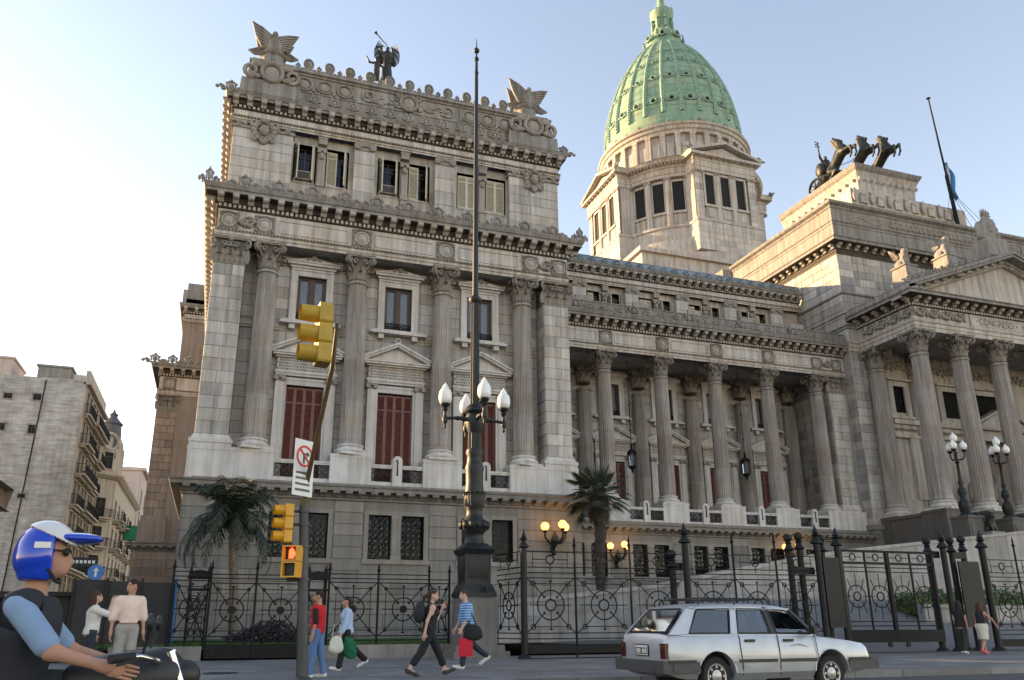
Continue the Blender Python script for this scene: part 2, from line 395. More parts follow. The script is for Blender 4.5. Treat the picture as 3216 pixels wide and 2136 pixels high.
# ------------------------------------------------------------------ the palace
PAL = thing('congress_palace', 'pale grey neoclassical palace with columned pavilion, colonnade, portico and green copper dome', 'building', (7.72, 36.5, .15))
BLK = []
MXL = lambda x0: Matrix(((0, 1, 0, x0), (-1, 0, 0, 0), (0, 0, 1, 0), (0, 0, 0, 1)))    # wall facing -X: local x -> -Y, local y -> +X
def sub(iv, a, b):
    out = []
    for p, q in iv:
        if b <= p or a >= q: out.append((p, q))
        else:
            if a-p > .06: out.append((p, a))
            if q-b > .06: out.append((b, q))
    return out
def ashlar(x0, x1, z0, z1, y, ch, bw, holes=(), mat='stone', M=None, d=.03, g=.012, b=.018, dist=None, tb=.5, tv=.42, seen=1):
    n = max(1, round((z1-z0)/ch)); h = (z1-z0)/n
    for i in range(n):
        a, c = z0+i*h, z0+(i+1)*h
        iv = [(x0, x1)]
        for hx0, hx1, hz0, hz1 in holes:
            if hz0 < c-.1 and hz1 > a+.1: iv = sub(iv, hx0, hx1)
        for p, q in iv:
            m = max(1, round((q-p)/bw)); w = (q-p)/m
            cuts = [p]+[p+w*(k+(.28 if i % 2 else -.12)*(1 if 0 < k < m else 0)+random.uniform(-.06, .06)) for k in range(1, m)]+[q]
            for k in range(m):
                mb = MB(); mb.cham(cuts[k]+g/2, cuts[k+1]-g/2, y, a+g/2, c-g/2, d+random.uniform(-.004, .006), b, M)
                BLK.append(((cuts[k+1]-cuts[k])*h/(dist or y)**2*seen, mb, min(1, max(0, random.gauss(tb, tv*.5))), mat))
def wallholes(mb, x0, x1, z0, z1, y0, y1, holes=(), M=None):
    xs = sorted({x0, x1, *[h[0] for h in holes], *[h[1] for h in holes]}); zs = sorted({z0, z1, *[h[2] for h in holes], *[h[3] for h in holes]})
    for a, b in zip(xs, xs[1:]):
        run = None
        for c, d in zip(zs, zs[1:]):
            inh = any(h[0] <= a+1e-6 and b-1e-6 <= h[1] and h[2] <= c+1e-6 and d-1e-6 <= h[3] for h in holes)
            if inh:
                if run: mb.box(a, b, y0, y1, run[0], run[1], M); run = None
            else: run = (run[0], d) if run else (c, d)
        if run: mb.box(a, b, y0, y1, run[0], run[1], M)

# ---- column, capitals
def leafstrip(mb, base, nrm, w, h, out, curl, seg=5):
    n = Vector((nrm[0], nrm[1], 0)); t = Vector((-n.y, n.x, 0)); vs = []; fs = []
    for j in range(seg+1):
        s = j/seg; o = out*s*s + (curl*max(0, s-.6)/.4); z = h*s if s < .85 else h*(.85+.15*(1-(s-.85)/.15*1.8))
        ww = w*(.55+.65*math.sin(PI*min(1, s*.9+.15)))*(1 if s < .9 else .6)
        for k, f in ((-1, -.03), (-.5, .02), (0, -.02), (.5, .02), (1, -.03)):
            p = Vector(base)+n*(o+f)+t*(k*ww/2)+Vector((0, 0, z)); vs.append(tuple(p))
    for j in range(seg):
        for k in range(4): a = j*5+k; fs.append((a, a+1, a+6, a+5))
    mb.add(vs, fs)
def volute(mb, c, d, r=.17, w=.045):
    d = Vector((d[0], d[1], 0)).normalized(); pts = []; rs = []
    for i in range(15):
        a = -.6*PI+i/14*2.6*PI; q = r*(1-.78*i/14); pts.append(Vector(c)+d*(q*math.cos(a))+Vector((0, 0, q*math.sin(a)))); rs.append(w*(1-.4*i/14))
    mb.tube(pts, rs, 5)
def corinthian(r, H, A, name='capital'):
    mb = MB(); mb.tone = .12  # bell toned dark, shade behind the leaves put into the colour
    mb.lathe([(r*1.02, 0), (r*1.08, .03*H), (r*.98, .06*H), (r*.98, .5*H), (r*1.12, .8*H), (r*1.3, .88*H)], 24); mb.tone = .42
    for row, (z, h, out, cu) in enumerate(((.06*H, .36*H, r*.28, .1), (.07*H, .62*H, r*.34, .14))):
        for i in range(8):
            a = 2*PI*(i+.5*row)/8; leafstrip(mb, (r*.98*math.cos(a), r*.98*math.sin(a), z), (math.cos(a), math.sin(a)), r*.62, h, out*1.25, cu*1.5)
    for i in range(4):
        a = PI/4+i*PI/2; d = (math.cos(a), math.sin(a))
        for off in (-.06, .06):
            volute(mb, (d[0]*A*1.12-d[1]*off, d[1]*A*1.12+d[0]*off, .79*H), d, .15*H, .04*H)
        mb.tube([(d[0]*r, d[1]*r, .5*H), (d[0]*(r+A)*.62, d[1]*(r+A)*.62, .8*H), (d[0]*A*1.2, d[1]*A*1.2, .9*H)], [.05*H, .05*H, .035*H], 5)
        a = i*PI/2; e = (math.cos(a), math.sin(a)); mb.ball((e[0]*A*.92, e[1]*A*.92, .93*H), .09*H, 7, 5)
        for off in (-.22, .22): volute(mb, (e[0]*r*1.18-e[1]*off*A*1.6, e[1]*r*1.18+e[0]*off*A*1.6, .76*H), (-e[1]*off, e[0]*off), .1*H, .03*H)
    pl = []
    for i in range(4):
        a = PI/4+i*PI/2; 
        for k in range(6):
            s = k/6; p0 = Vector((math.cos(a), math.sin(a)))*A*1.38; p1 = Vector((math.cos(a+PI/2), math.sin(a+PI/2)))*A*1.38
            p = p0.lerp(p1, s); p = p*(1-.16*math.sin(PI*s)); pl.append((p.x, p.y))
    mb.polz(pl, .9*H, .95*H); mb.polz([(x*1.05, y*1.05) for x, y in pl], .952*H, H)
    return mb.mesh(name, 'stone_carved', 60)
def pil_corinthian(w, dp, H, name='capital'):      # flat pilaster, front at y=0, body back to y=dp
    mb = MB(); h = w/2; mb.tone = .1; mb.box(-h, h, 0, dp, 0, .9*H); mb.tone = .42; mb.box(-h-.02, h+.02, -.02, dp, 0, .05*H)  # body tone kept dark as painted shade between the leaves
    for row, (z, hh, o) in enumerate(((.06*H, .36*H, .12), (.07*H, .62*H, .16))):
        nn = 3 if row == 0 else 4
        for i in range(nn): leafstrip(mb, (-h+(i+.5 if row == 0 else i*nn/(nn-1)*(1) )*w/nn, 0, z), (0, -1), w/nn*.95, hh, o, .1)
        for sgn in (-1, 1): leafstrip(mb, (sgn*h, dp*.35, z), (sgn, 0), w/nn*.95, hh, o, .1)
    for sgn in (-1, 1):
        volute(mb, (sgn*(h+.06), -.1, .78*H), (sgn, -1), .16*H, .045*H)
        for q in (.3, .05): volute(mb, (sgn*h*q+sgn*.08, -.08, .74*H), (-sgn, 0), .1*H, .03*H)
    mb.ball((0, -.1, .92*H), .1*H, 7, 5)
    mb.box(-h-.17, h+.17, -.17, dp, .9*H, .95*H); mb.box(-h-.2, h+.2, -.2, dp, .953*H, H)
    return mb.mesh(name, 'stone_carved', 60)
def ionic(w, dp, H, name='capital'):
    mb = MB(); h = w/2; mb.box(-h, h, 0, dp, 0, H*.5); mb.box(-h-.03, h+.03, -.03, dp, H*.04, H*.14); mb.box(-h-.06, h+.06, -.06, dp, H*.8, H)
    mb.box(-h-.04, h+.04, -.05, dp, H*.45, H*.78)
    for sgn in (-1, 1):
        mb.lathe([(H*.36, -.09), (H*.36, .12)], 14, (0, 0, 0), M=Matrix.Translation((sgn*(h-.02), -.0, H*.42)) @ Matrix.Rotation(PI/2, 4, 'X'))
        mb.ring((sgn*(h-.02), -.1, H*.42), H*.25, H*.07, 14, 4)
        mb.ball((sgn*(h-.02), -.1, H*.42), H*.1, 6, 5)
    mb.ball((0, -.07, H*.62), (H*.22, .05, H*.2), 8, 6)
    return mb.mesh(name, 'stone_carved', 45)
def shaft_mesh(r0, r1, H, name='shaft'):
    mb = MB(); cs = []
    for i in range(24):
        for s, q in ((0, 1), (.16, 1), (.34, .945), (.58, .925), (.82, .945)): cs.append((2*PI*(i+s)/24, q))
    m = len(cs); hs = [0, .012, .03, .25, .5, .75, .965, .985, 1]; nz = len(hs); vs = []
    for j, s in enumerate(hs):
        rr = r0+(r1-r0)*(s**1.5); fl = 0 if j in (0, 1, nz-1, nz-2) else 1
        if j == 0: rr *= 1.06
        if j == nz-1: rr *= 1.08
        for a, q in cs:
            q = 1+(q-1)*fl; vs.append((rr*q*math.cos(a), rr*q*math.sin(a), H*s))
    fs = [(j*m+i, j*m+(i+1) % m, (j+1)*m+(i+1) % m, (j+1)*m+i) for j in range(nz-1) for i in range(m)]
    tn = [.2+.6*random.random() for _ in range(nz)]
    for j in range(nz-1): mb.add([], [], None)
    mb.v = vs; mb.f = fs; mb.t = [tn[j] for j in range(nz-1) for i in range(m)]
    mb.ring((0, 0, H*.985), r1*1.06, .05, 32, 6, 'z')
    return mb.mesh(name, 'shaft', 35)
def base_mesh(r, H, name='base'):
    mb = MB(); mb.tone = .8; mb.box(-r*1.38, r*1.38, -r*1.38, r*1.38, 0, H*.24)
    pr = [(r*1.3, H*.24)]
    for i in range(7): a = -PI/2+PI*i/6; pr.append((r*1.26+H*.16*math.cos(a), H*.4+H*.16*math.sin(a)))
    pr += [(r*1.16, H*.6), (r*1.13, H*.68), (r*1.16, H*.74)]
    for i in range(7): a = -PI/2+PI*i/6; pr.append((r*1.12+H*.1*math.cos(a), H*.86+H*.1*math.sin(a)))
    pr += [(r*1.04, H)]
    mb.lathe(pr, 32); return mb.mesh(name, 'stone_white', 40)
ZB, ZN, ZC = 8.66, 17.43, 18.78
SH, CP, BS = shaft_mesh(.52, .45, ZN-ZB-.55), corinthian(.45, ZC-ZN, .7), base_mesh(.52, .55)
def column(x, y, zb=ZB, me=(SH, CP, BS), bh=.55, H=ZN-ZB):
    s = inst(me[0], 'column', PAL, (x, y, zb+bh), (0, 0, random.choice((0, PI/12))))
    inst(me[1], 'capital', s, (x, y, zb+H)); s.children[-1].rotation_euler = (0, 0, -s.rotation_euler[2])
    inst(me[2], 'base', s, (x, y, zb)); s.children[-1].rotation_euler = (0, 0, -s.rotation_euler[2])
    return s

# ---- ornaments used many times
def antefix_mesh(s=1.0):
    mb = MB()
    mb.tube([(.24*math.cos(a), -.02, .28+.27*math.sin(a)) for a in np.linspace(-.6, PI+.6, 13)], .06, 6); mb.ball((0, -.02, .28), (.17, .1, .2), 9, 7); mb.ball((0, 0, .6), (.08, .07, .1), 6, 5)
    for sg in (-1, 1):
        volute(mb, (sg*.42, 0, .17), (sg, 0), .14, .055); mb.tube([(sg*.3, 0, .1), (sg*.55, -.03, .28), (sg*.72, 0, .12)], [.07, .06, .04], 5); mb.ball((sg*.72, 0, .14), (.13, .08, .11), 6, 5); mb.ball((sg*.27, 0, .42), (.08, .07, .09), 6, 5)
    mb.box(-.5, .5, -.08, .1, 0, .07)
    return mb.mesh('antefix', 'stone_grime', 60)
AF = antefix_mesh()
def crest_mesh():                       # egg-shaped palmette in a hooded shell
    mb = MB(); mb.ball((0, 0, .52), (.25, .15, .36), 10, 8); mb.lathe([(.2, .75), (.12, .88), (.01, 1.0)], 8, sy=.6); mb.ball((0, -.14, .56), (.1, .06, .18), 8, 6); 
    pts = [(math.sin(a)*.27*(1-.12*math.cos(a)), -.08, .5-math.cos(a)*.38) for a in np.linspace(.5, 2*PI-.5, 16)]; mb.tube(pts, .055, 5)
    for sg in (-1, 1): volute(mb, (sg*.3, -.03, .13), (sg, 0), .13, .05)
    mb.ball((0, 0, .14), (.34, .12, .16), 8, 6); mb.box(-.5, .5, -.1, .12, 0, .1); return mb.mesh('palmette', 'stone_grime', 60)
CR = crest_mesh()
def medal_mesh(w=1.0, h=.95):
    mb = MB(); mb.tone = .3; mb.cham(-w/2, w/2, 0, 0, h, .05, .03); mb.tone = .95
    mb.ring((0, -.06, h*.48), .33, .055, 24, 6); mb.lathe([(.01, -.07), (.2, -.05), (.26, 0)], 20, M=Matrix.Translation((0, -.05, h*.48)) @ Matrix.Rotation(PI/2, 4, 'X') @ Matrix.Scale(-1, 4, (0, 0, 1)))
    mb.ball((0, -.1, h*.5), (.17, .05, .19), 10, 6)
    mb.tone = .4
    for sg in (-1, 1):
        volute(mb, (sg*.34, -.07, h*.88), (sg, 0), .1, .035); mb.ball((sg*.42, -.06, h*.14), (.07, .05, .1), 6, 5); mb.ball((sg*.44, -.06, h*.6), (.05, .05, .16), 6, 5)
    for i in range(5): mb.ball((-.24+.12*i, -.09, h*.92+.03*math.cos((i-2)*.8)), .065, 6, 5)
    return mb.mesh('medallion', 'stone_carved', 50)
MD = medal_mesh()
def garland_mesh(w):
    mb = MB(); n = int(w/.09)
    for i in range(n+1):
        s = i/n; z = .62-.42*math.sin(PI*s); x = -w/2+w*s; r = .085+.05*math.sin(PI*s)
        for k in range(3): mb.ball((x+random.uniform(-.03, .03), -.08+random.uniform(-.04, .03), z+random.uniform(-.06, .06)), r*random.uniform(.6, 1), 6, 4)
    for sg in (-1, 1):
        for k in range(6): mb.ball((sg*w/2+random.uniform(-.06, .06), -.06, .75-.11*k), .07*random.uniform(.7, 1.2), 6, 4)
    for k in range(9): mb.ball((random.uniform(-.3, .3), -.06, random.uniform(.4, .75)), random.uniform(.05, .1), 6, 4)
    mb.ring((0, -.05, .55), .15, .035, 16, 5)
    return mb.mesh('garland', 'stone_carved', 60)
GA = garland_mesh(1.1)
def modil_mesh(d, w, h, mat='stone_trim'):      # back at y=0, reaching to y=-d, top at z=0
    mb = MB(); pr = [(0, 0), (-d, 0), (-d, -h*.35), (-d*.85, -h*.55), (-d*.45, -h*.6), (-d*.2, -h), (0, -h)]
    vs = [(-w/2, y, z) for y, z in pr]+[(w/2, y, z) for y, z in pr]; n = len(pr)
    mb.add(vs, [tuple(range(n)), tuple(range(2*n-1, n-1, -1))]+[(i, i+n, (i+1) % n+n, (i+1) % n) for i in range(n)])
    mb.box(-w*.62, w*.62, -d-.02, 0, 0, .04)
    return mb.mesh('modillion', mat)
MOD1, MOD2, MOD3 = modil_mesh(.46, .29, .34), modil_mesh(.36, .27, .33), modil_mesh(.42, .3, .24, 'granite')
MODS = []
def modillions(me, p, q, z, step, s=1, end=.25):
    p, q = Vector(p), Vector(q); d = (q-p); L = d.length; d.normalize(); n = max(1, int((L-2*end)/step)); a = math.atan2(d.y, d.x)
    for i in range(n+1):
        o = p+d*(end+(L-2*end)*i/n); MODS.append((me, (o.x, o.y, z), a, s))
def dentils(path, z0, z1, w, gap, d, name='dentil_course'):
    mb = MB(); mb.tone = .75
    for p, q in zip(path, path[1:]):
        p, q = Vector(p), Vector(q); dd = q-p; L = dd.length; dd.normalize(); a = math.atan2(dd.y, dd.x); n = int(L/(w+gap))
        for i in range(n):
            M = Matrix.Translation((p.x, p.y, 0)) @ Matrix.Rotation(a, 4, 'Z'); x = (i+.5)*L/n
            mb.box(x-w/2, x+w/2, -d, 0, z0, z1, M)
    return mb.build(name, 'stone_trim', PAL, kind='stuff')
def entab(path, z, H, out, ms, mod=MOD1, step=.78, carve=True, fmat='stone'):
    """architrave, frieze, dentils, modillions and cornice over a plan path; z = bottom, H = (arch, frieze, rest)"""
    a, f, c = H
    ac_ = MB(); ac_.tone = .85; ac_.sweep(path, [(0, z), (0, z+a*.4), (.05, z+a*.4), (.05, z+a*.78), (.1, z+a*.8), (.14, z+a), (0, z+a)]).build('architrave', 'stone_trim', PAL)
    bd = MB(); bd.tone = .2
    for p, q in zip(path, path[1:]):
        p, q = Vector(p), Vector(q); dd = q-p; L = dd.length; dd.normalize(); nrm = Vector((dd.y, -dd.x)); n = int(L/.16)
        for i in range(n):
            o = p+dd*((i+.5)*L/n)+nrm*.12; bd.ball((o.x, o.y, z+a*.9), (.06, .06, .05), 5, 4)
    bd.build('bead_moulding', 'stone_carved', PAL, 60, kind='stuff')
    fr = MB(); fr.tone = .85; fr.sweep(path, [(-.6, z+a), (0, z+a), (0, z+a+f), (-.6, z+a+f)]); fr.build('frieze', fmat, PAL)
    z2 = z+a+f; k = c/.78
    co = MB(); co.tone = .6
    co.sweep(path, [(0, z2), (.1, z2+.02), (.1, z2+.04), (.06, z2+.05), (.06, z2+.2*k), (.16, z2+.22*k), (.2, z2+.24*k), (.2, z2+.44*k), (out-.18, z2+.46*k)]); co.build('bed_mould', 'stone_soot_shade', PAL)  # dark colour deepens the shade below the corona
    g = MB(); g.tone = .5; g.sweep(path, [(out-.18, z2+.455*k), (out-.14, z2+.46*k), (out-.14, z2+.58*k), (out-.08, z2+.6*k), (out-.05, z2+.66*k), (out, z2+.76*k), (out, z2+.78*k), (out-.1, z2+.8*k), (-.8, z2+.84*k)]); g.build('cornice', 'stone_grime', PAL)
    off = MB(); 
    dp = []
    sw = MB(); sw.sweep(path, [(.06, 0), (.2, 0)]); n = len(path)
    dpath = [(sw.v[2*i][0], sw.v[2*i][1]) for i in range(n)]; mpath = [(sw.v[2*i+1][0], sw.v[2*i+1][1]) for i in range(n)]
    dentils(dpath, z2+.055, z2+.19*k, .13, .09, .1)
    for i, (p, q) in enumerate(zip(mpath, mpath[1:])):
        if i in ms: modillions(mod, p, q, z2+.45*k, step)
    return z2+.8*k

# ---- window cases (origin on the wall plane, x centred)
def louvre_leaf(w, h, mat='wood_red'):
    mb = MB(); mb.box(0, .07, -.05, 0, 0, h); mb.box(w-.07, w, -.05, 0, 0, h); mb.box(.07, w-.07, -.05, 0, 0, .12); mb.box(.07, w-.07, -.05, 0, h-.1, h); mb.box(.07, w-.07, -.05, 0, h*.8, h*.8+.07)
    n = int(h/.085); lv = MB() if mat == 'wood_red' else mb
    for i in range(n):
        z = .12+(h-.24)*i/n
        lv.add([(.07, -.045, z), (w-.07, -.045, z), (w-.07, -.003, z+.07), (.07, -.003, z+.07)], [(0, 1, 2, 3)])
    lv.box(.07, w-.07, -.002, .01, .1, h-.1)
    return (mb.mesh('shutter_leaf', mat), lv.mesh('louvres', 'louvre_brown')) if lv is not mb else mb.mesh('shutter_leaf', mat)
def doorcase_mesh():
    mb = MB(); mb.tone = .75; o = .88
    for s in (-1, 1):
        mb.box(*sorted((s*o, s*(o+.12))), -.12, .3, 7.3, 12.3)
        mb.box(*sorted((s*(o+.12), s*(o+.52))), -.2, 0, 8.0, 12.2); mb.box(*sorted((s*(o+.08), s*(o+.56))), -.26, 0, 7.3, 8.0)
        mb.box(*sorted((s*(o+.06), s*(o+.58))), -.24, 0, 8.0, 8.12); mb.box(*sorted((s*(o+.09), s*(o+.55))), -.225, 0, 8.12, 8.2)
    mb.box(-o, o, -.12, .3, 12.07, 12.3); mb.box(-o-.12, o+.12, -.15, 0, 12.3, 12.42)
    mb.box(-o-.54, o+.54, -.2, 0, 12.5, 12.62); mb.box(-o-.58, o+.58, -.25, 0, 12.62, 12.75)
    mb.box(-o-.5, o+.5, -.17, 0, 12.75, 13.37)
    mb.box(-o-.6, o+.6, -.32, 0, 13.37, 13.45); mb.box(-o-.74, o+.74, -.46, 0, 13.45, 13.55); mb.box(-o-.8, o+.8, -.52, 0, 13.55, 13.62)
    for z, d, e in ((0, .44, 0), (.1, .52, .06)):
        for s in (-1, 1):
            mb.poly([(s*(o+.76+e), 13.62+z), (0, 14.42+z), (0, 14.53+z), (s*(o+.82+e), 13.62+z+.1)], -d, 0)
    mb.poly([(-o-.7, 13.62), (o+.7, 13.62), (0, 14.4)], -.18, 0)
    s = mb.mesh('window_surround', 'stone_white')
    cv = MB(); cv.tone = .8
    for r in range(4):
        for i in range(20): cv.ball((-o-.42+(i+.5*(r % 2))*.134, -.19, 12.84+r*.14), (.05, .05, .055), 5, 4)
    for i in range(28): cv.ball((-o-.5+i*.102, -.3, 13.41), (.04, .04, .03), 4, 3)
    for x, z in ((0, 14.62), (-o-.72, 13.85), (o+.72, 13.85)): cv.ring((x, -.35, z+.12), .13, .05, 12, 5); cv.ball((x, -.35, z-.06), (.14, .1, .08), 6, 5)
    c = cv.mesh('carved_frieze', 'stone_carved', 60)
    return s, c
DS, DC = doorcase_mesh(); DION = ionic(.4, .2, .32); LEAF = louvre_leaf(.44, 4.0)
def doorcase(x, y):
    w = inst(DS, 'door_surround', PAL, (x, y, 0))
    inst(DC, 'carved_frieze', w, (x, y, 0))['kind'] = 'stuff'
    for s in (-1, 1): inst(DION, 'capital', w, (x+s*1.2, y-.2, 12.2))
    for i in range(4):
        for me_, nm_ in zip(LEAF, ('shutter_leaf', 'louvres')): inst(me_, nm_, w, (x-.88+.44*i, y+.16-.02*(i % 2), 8.02))
    tr = MB().box(x-.88, x+.88, y+.1, y+.2, 7.3, 8.02).build('door_panel', 'wood_dark', w)
def upwin_meshes():
    mb = MB(); mb.tone = .75; o = .7
    for s in (-1, 1):
        mb.box(*sorted((s*o, s*(o+.28))), -.12, .3, 15.2, 17.98); mb.box(*sorted((s*(o+.2), s*(o+.34))), -.15, 0, 15.2, 18.05)
        mb.box(*sorted((s*(o+.02), s*(o+.3))), -.3, 0, 14.86, 15.1)
    mb.box(-o, o, -.12, .3, 17.72, 17.98); mb.box(-o-.34, o+.34, -.17, 0, 17.98, 18.1)
    mb.box(-o-.62, o+.62, -.34, 0, 15.22, 15.32); mb.box(-o-.74, o+.74, -.42, 0, 15.1, 15.22)
    mb.box(-o-.42, o+.42, -.25, 0, 18.1, 18.22); mb.box(-o-.56, o+.56, -.4, 0, 18.22, 18.34); mb.box(-o-.62, o+.62, -.46, 0, 18.34, 18.4)
    mb.poly([(-o-.6, 18.4), (o+.6, 18.4), (0, 18.68)], -.34, 0)
    S = mb.mesh('window_surround', 'stone_white')
    cv = MB(); cv.ball((0, -.36, 18.62), (.16, .08, .16), 8, 6)
    for s in (-1, 1): volute(cv, (s*.26, -.37, 18.55), (s, 0), .1, .035)
    cv = cv.mesh('finial', 'stone_carved', 60)
    fr = MB()
    fr.box(-o, -o+.1, .12, .2, 15.32, 17.72); fr.box(o-.1, o, .12, .2, 15.32, 17.72); fr.box(-o+.1, o-.1, .12, .2, 17.6, 17.72); fr.box(-o+.1, o-.1, .12, .2, 15.32, 15.44); fr.box(-.09, .09, .1, .2, 15.44, 17.6)
    for s in (-1, 1): fr.box(*sorted((s*.09, s*.15)), .125, .2, 15.44, 17.6); fr.box(*sorted((s*.54, s*.6)), .125, .2, 15.44, 17.6)
    fr = fr.mesh('window_frame', 'wood_dark')
    gl = MB(); gl.box(-.6, -.09, .155, .165, 15.4, 17.65); gl = gl.mesh('pane', 'glass')
    cu = MB()
    for s in (-1, 1):
        for i in range(5):
            x = s*(.17+.085*i); cu.add([(x, .23, 15.4), (x+s*.043, .26, 15.4), (x+s*.086, .23, 15.4), (x, .23, 17.6), (x+s*.043, .26, 17.6), (x+s*.086, .23, 17.6)], [(0, 1, 4, 3), (1, 2, 5, 4)])
    cu = cu.mesh('curtain', 'curtain')
    return S, cv, fr, gl, cu
US, UC, UF, UG, UK = upwin_meshes()
def lattice_mesh(w, h, cell, name='grille', r=.014, fr=.03, circ=True):
    mb = MB(); nx, nz = max(1, round(w/cell)), max(1, round(h/cell)); cx, cz = w/nx, h/nz
    for x in (-w/2, w/2): mb.box(x-fr/2, x+fr/2, -fr/2, fr/2, 0, h)
    for z in (0, h): mb.box(-w/2, w/2, -fr/2+.002, fr/2-.002, z-fr/2, z+fr/2)
    for i in range(nx):
        for j in range(nz):
            x0, z0 = -w/2+i*cx, j*cz
            mb.tube([(x0, 0, z0), (x0+cx, 0, z0+cz)], r, 4, cap=False); mb.tube([(x0, .004, z0+cz), (x0+cx, .004, z0)], r, 4, cap=False)
            if circ: mb.ring((x0+cx/2, .002, z0+cz/2), min(cx, cz)*.33, r*.9, 10, 4)
    for i in range(1, nx): mb.tube([(-w/2+i*cx, 0, 0), (-w/2+i*cx, 0, h)], r, 4, cap=False)
    return mb.mesh(name, 'iron')
UGR = lattice_mesh(1.4, .42, .21); BAL = {}
def grille(w, h, cell, parent, loc, name='grille'):
    k = (round(w, 2), round(h, 2), cell)
    if k not in BAL: BAL[k] = lattice_mesh(w, h, cell)
    return inst(BAL[k], name, parent, loc)
def upwin(x, y):
    w = inst(US, 'window_surround', PAL, (x, y, 0)); inst(UC, 'finial', w, (x, y, 0)); inst(UF, 'window_frame', w, (x, y, 0))
    inst(UG, 'pane', w, (x, y, 0)); inst(UG, 'pane', w, (x+.69, y, 0)); inst(UK, 'curtain', w, (x, y, 0)); inst(UGR, 'grille', w, (x, y-.05, 15.34))
    return w
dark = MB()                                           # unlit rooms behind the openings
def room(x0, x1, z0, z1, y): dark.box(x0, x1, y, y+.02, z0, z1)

# ================= corner pavilion
PC, SP = 7.72, 4.36
L0, R0 = PC-9.05, PC+9.05
def lower_front(cx, half, cols, yb, yw, yc, xa, xb, doors, holesx, posts):
    pass
YP, YW, YCOL, YBASE = 36.8, 37.9, 37.25, 36.5
# basement wall
bw = []
for c in (-SP, 0, SP):
    for s in (-1, 1): bw.append((PC+c+(.23 if s > 0 else -1.28), PC+c+(1.28 if s > 0 else -.23), 3.95, 5.92))
def basement(x0, x1, y, wins, ztop, zb=.5, mb=None, wall='wall'):
    m = MB(); m.tone = .25; wallholes(m, x0+.03, x1-.03, zb, ztop, y+.03, y+.6, wins); W = m.build(wall, 'granite', PAL)
    ashlar(x0, x1, 2.42, ztop, y+.03, .53, 2.3, [(a-.24, b+.24, c-.22, d+.2) for a, b, c, d in wins], 'granite', tb=.5, tv=.5)
    ashlar(x0-.12, x1+.12, zb, 2.12, y-.1, .55, 2.6, (), 'granite', tb=.35, tv=.4)
    MB().sweep([(x0-.12, y+.5), (x0-.12, y-.1), (x1+.12, y-.1), (x1+.12, y+.5)], [(-.3, zb), (0, zb), (0, 2.12), (.06, 2.14), (.08, 2.2), (.08, 2.34), (0, 2.4), (-.3, 2.42)]).build('belt_course', 'granite', PAL)
    for i in range(0, len(wins), 2):
        a, b = wins[i], wins[i+1]; f = MB(); f.tone = .7
        f.box(a[0]-.2, a[0], y-.03, y+.35, a[2], a[3]); f.box(b[1], b[1]+.2, y-.03, y+.35, a[2], a[3])
        f.box(a[0]-.24, b[1]+.24, y-.03, y+.35, a[3], a[3]+.18); f.box(a[0]-.26, b[1]+.26, y-.06, y+.35, a[2]-.2, a[2])
        F = f.build('window_frame', 'granite', PAL)
        p = MB(); p.tone = .9; xm = (a[1]+b[0])/2
        p.box(a[1]+.03, b[0]-.03, y+.0, y+.3, a[2]+.16, a[3]-.14); p.box(a[1]-.01, b[0]+.01, y-.03, y+.3, a[2], a[2]+.16); p.box(a[1]-.01, b[0]+.01, y-.03, y+.3, a[3]-.14, a[3])
        for k in range(4): p.box(a[1]+.06+k*.09, a[1]+.1+k*.09, y-.02, y, a[2]+.2, a[3]-.18)
        p.build('mullion', 'granite', F)
        for h in (a, b):
            grille(round(h[1]-h[0], 2), round(h[3]-h[2], 2), .27, F, ((h[0]+h[1])/2, y+.14, h[2]))
            MB().box(h[0], h[1], y+.32, y+.33, h[2], h[3]).build('pane', 'glass', F); room(h[0]-.1, h[1]+.1, h[2]-.1, h[3]+.1, y+.62)
def base_cornice(path, z0, mods):
    g = MB(); g.sweep(path, [(0, z0), (.06, z0+.03), (.06, z0+.12), (.1, z0+.14), (.1, z0+.36), (.5, z0+.38), (.52, z0+.52), (.57, z0+.55), (.6, z0+.61), (.6, z0+.63), (-.4, z0+.66)]); g.build('basement_cornice', 'granite', PAL)
    sw = MB(); sw.sweep(path, [(.1, 0), (.2, 0)]); dp = [(sw.v[2*i][0], sw.v[2*i][1]) for i in range(len(path))]
    for i, (p, q) in enumerate(zip(dp, dp[1:])):
        if i in mods: modillions(MOD3, p, q, z0+.37, .56)
basement(PC-9.26, PC+9.26, YBASE, bw, 6.5)
# pavilion core, so that nothing is hollow
core = MB(); core.tone = .4
core.box(L0+.05, R0-.05, 38.6, 60, .5, 21.0); core.box(PC-8.7, PC+8.7, 38.7, 60, 21.0, 28.4); core.box(PC-9.2, PC+9.2, 37.2, 60, .5, 6.5); core.build('core', 'stone', PAL)
base_cornice([(PC-9.26, 60), (PC-9.26, YBASE), (PC+9.26, YBASE), (PC+9.26, 46)], 6.5, (1,))
fl = MB(); fl.tone = .3; fl.box(L0+.1, R0-.1, 36.6, 38.6, 7.14, 7.3); fl.build('balcony_floor', 'granite', PAL)
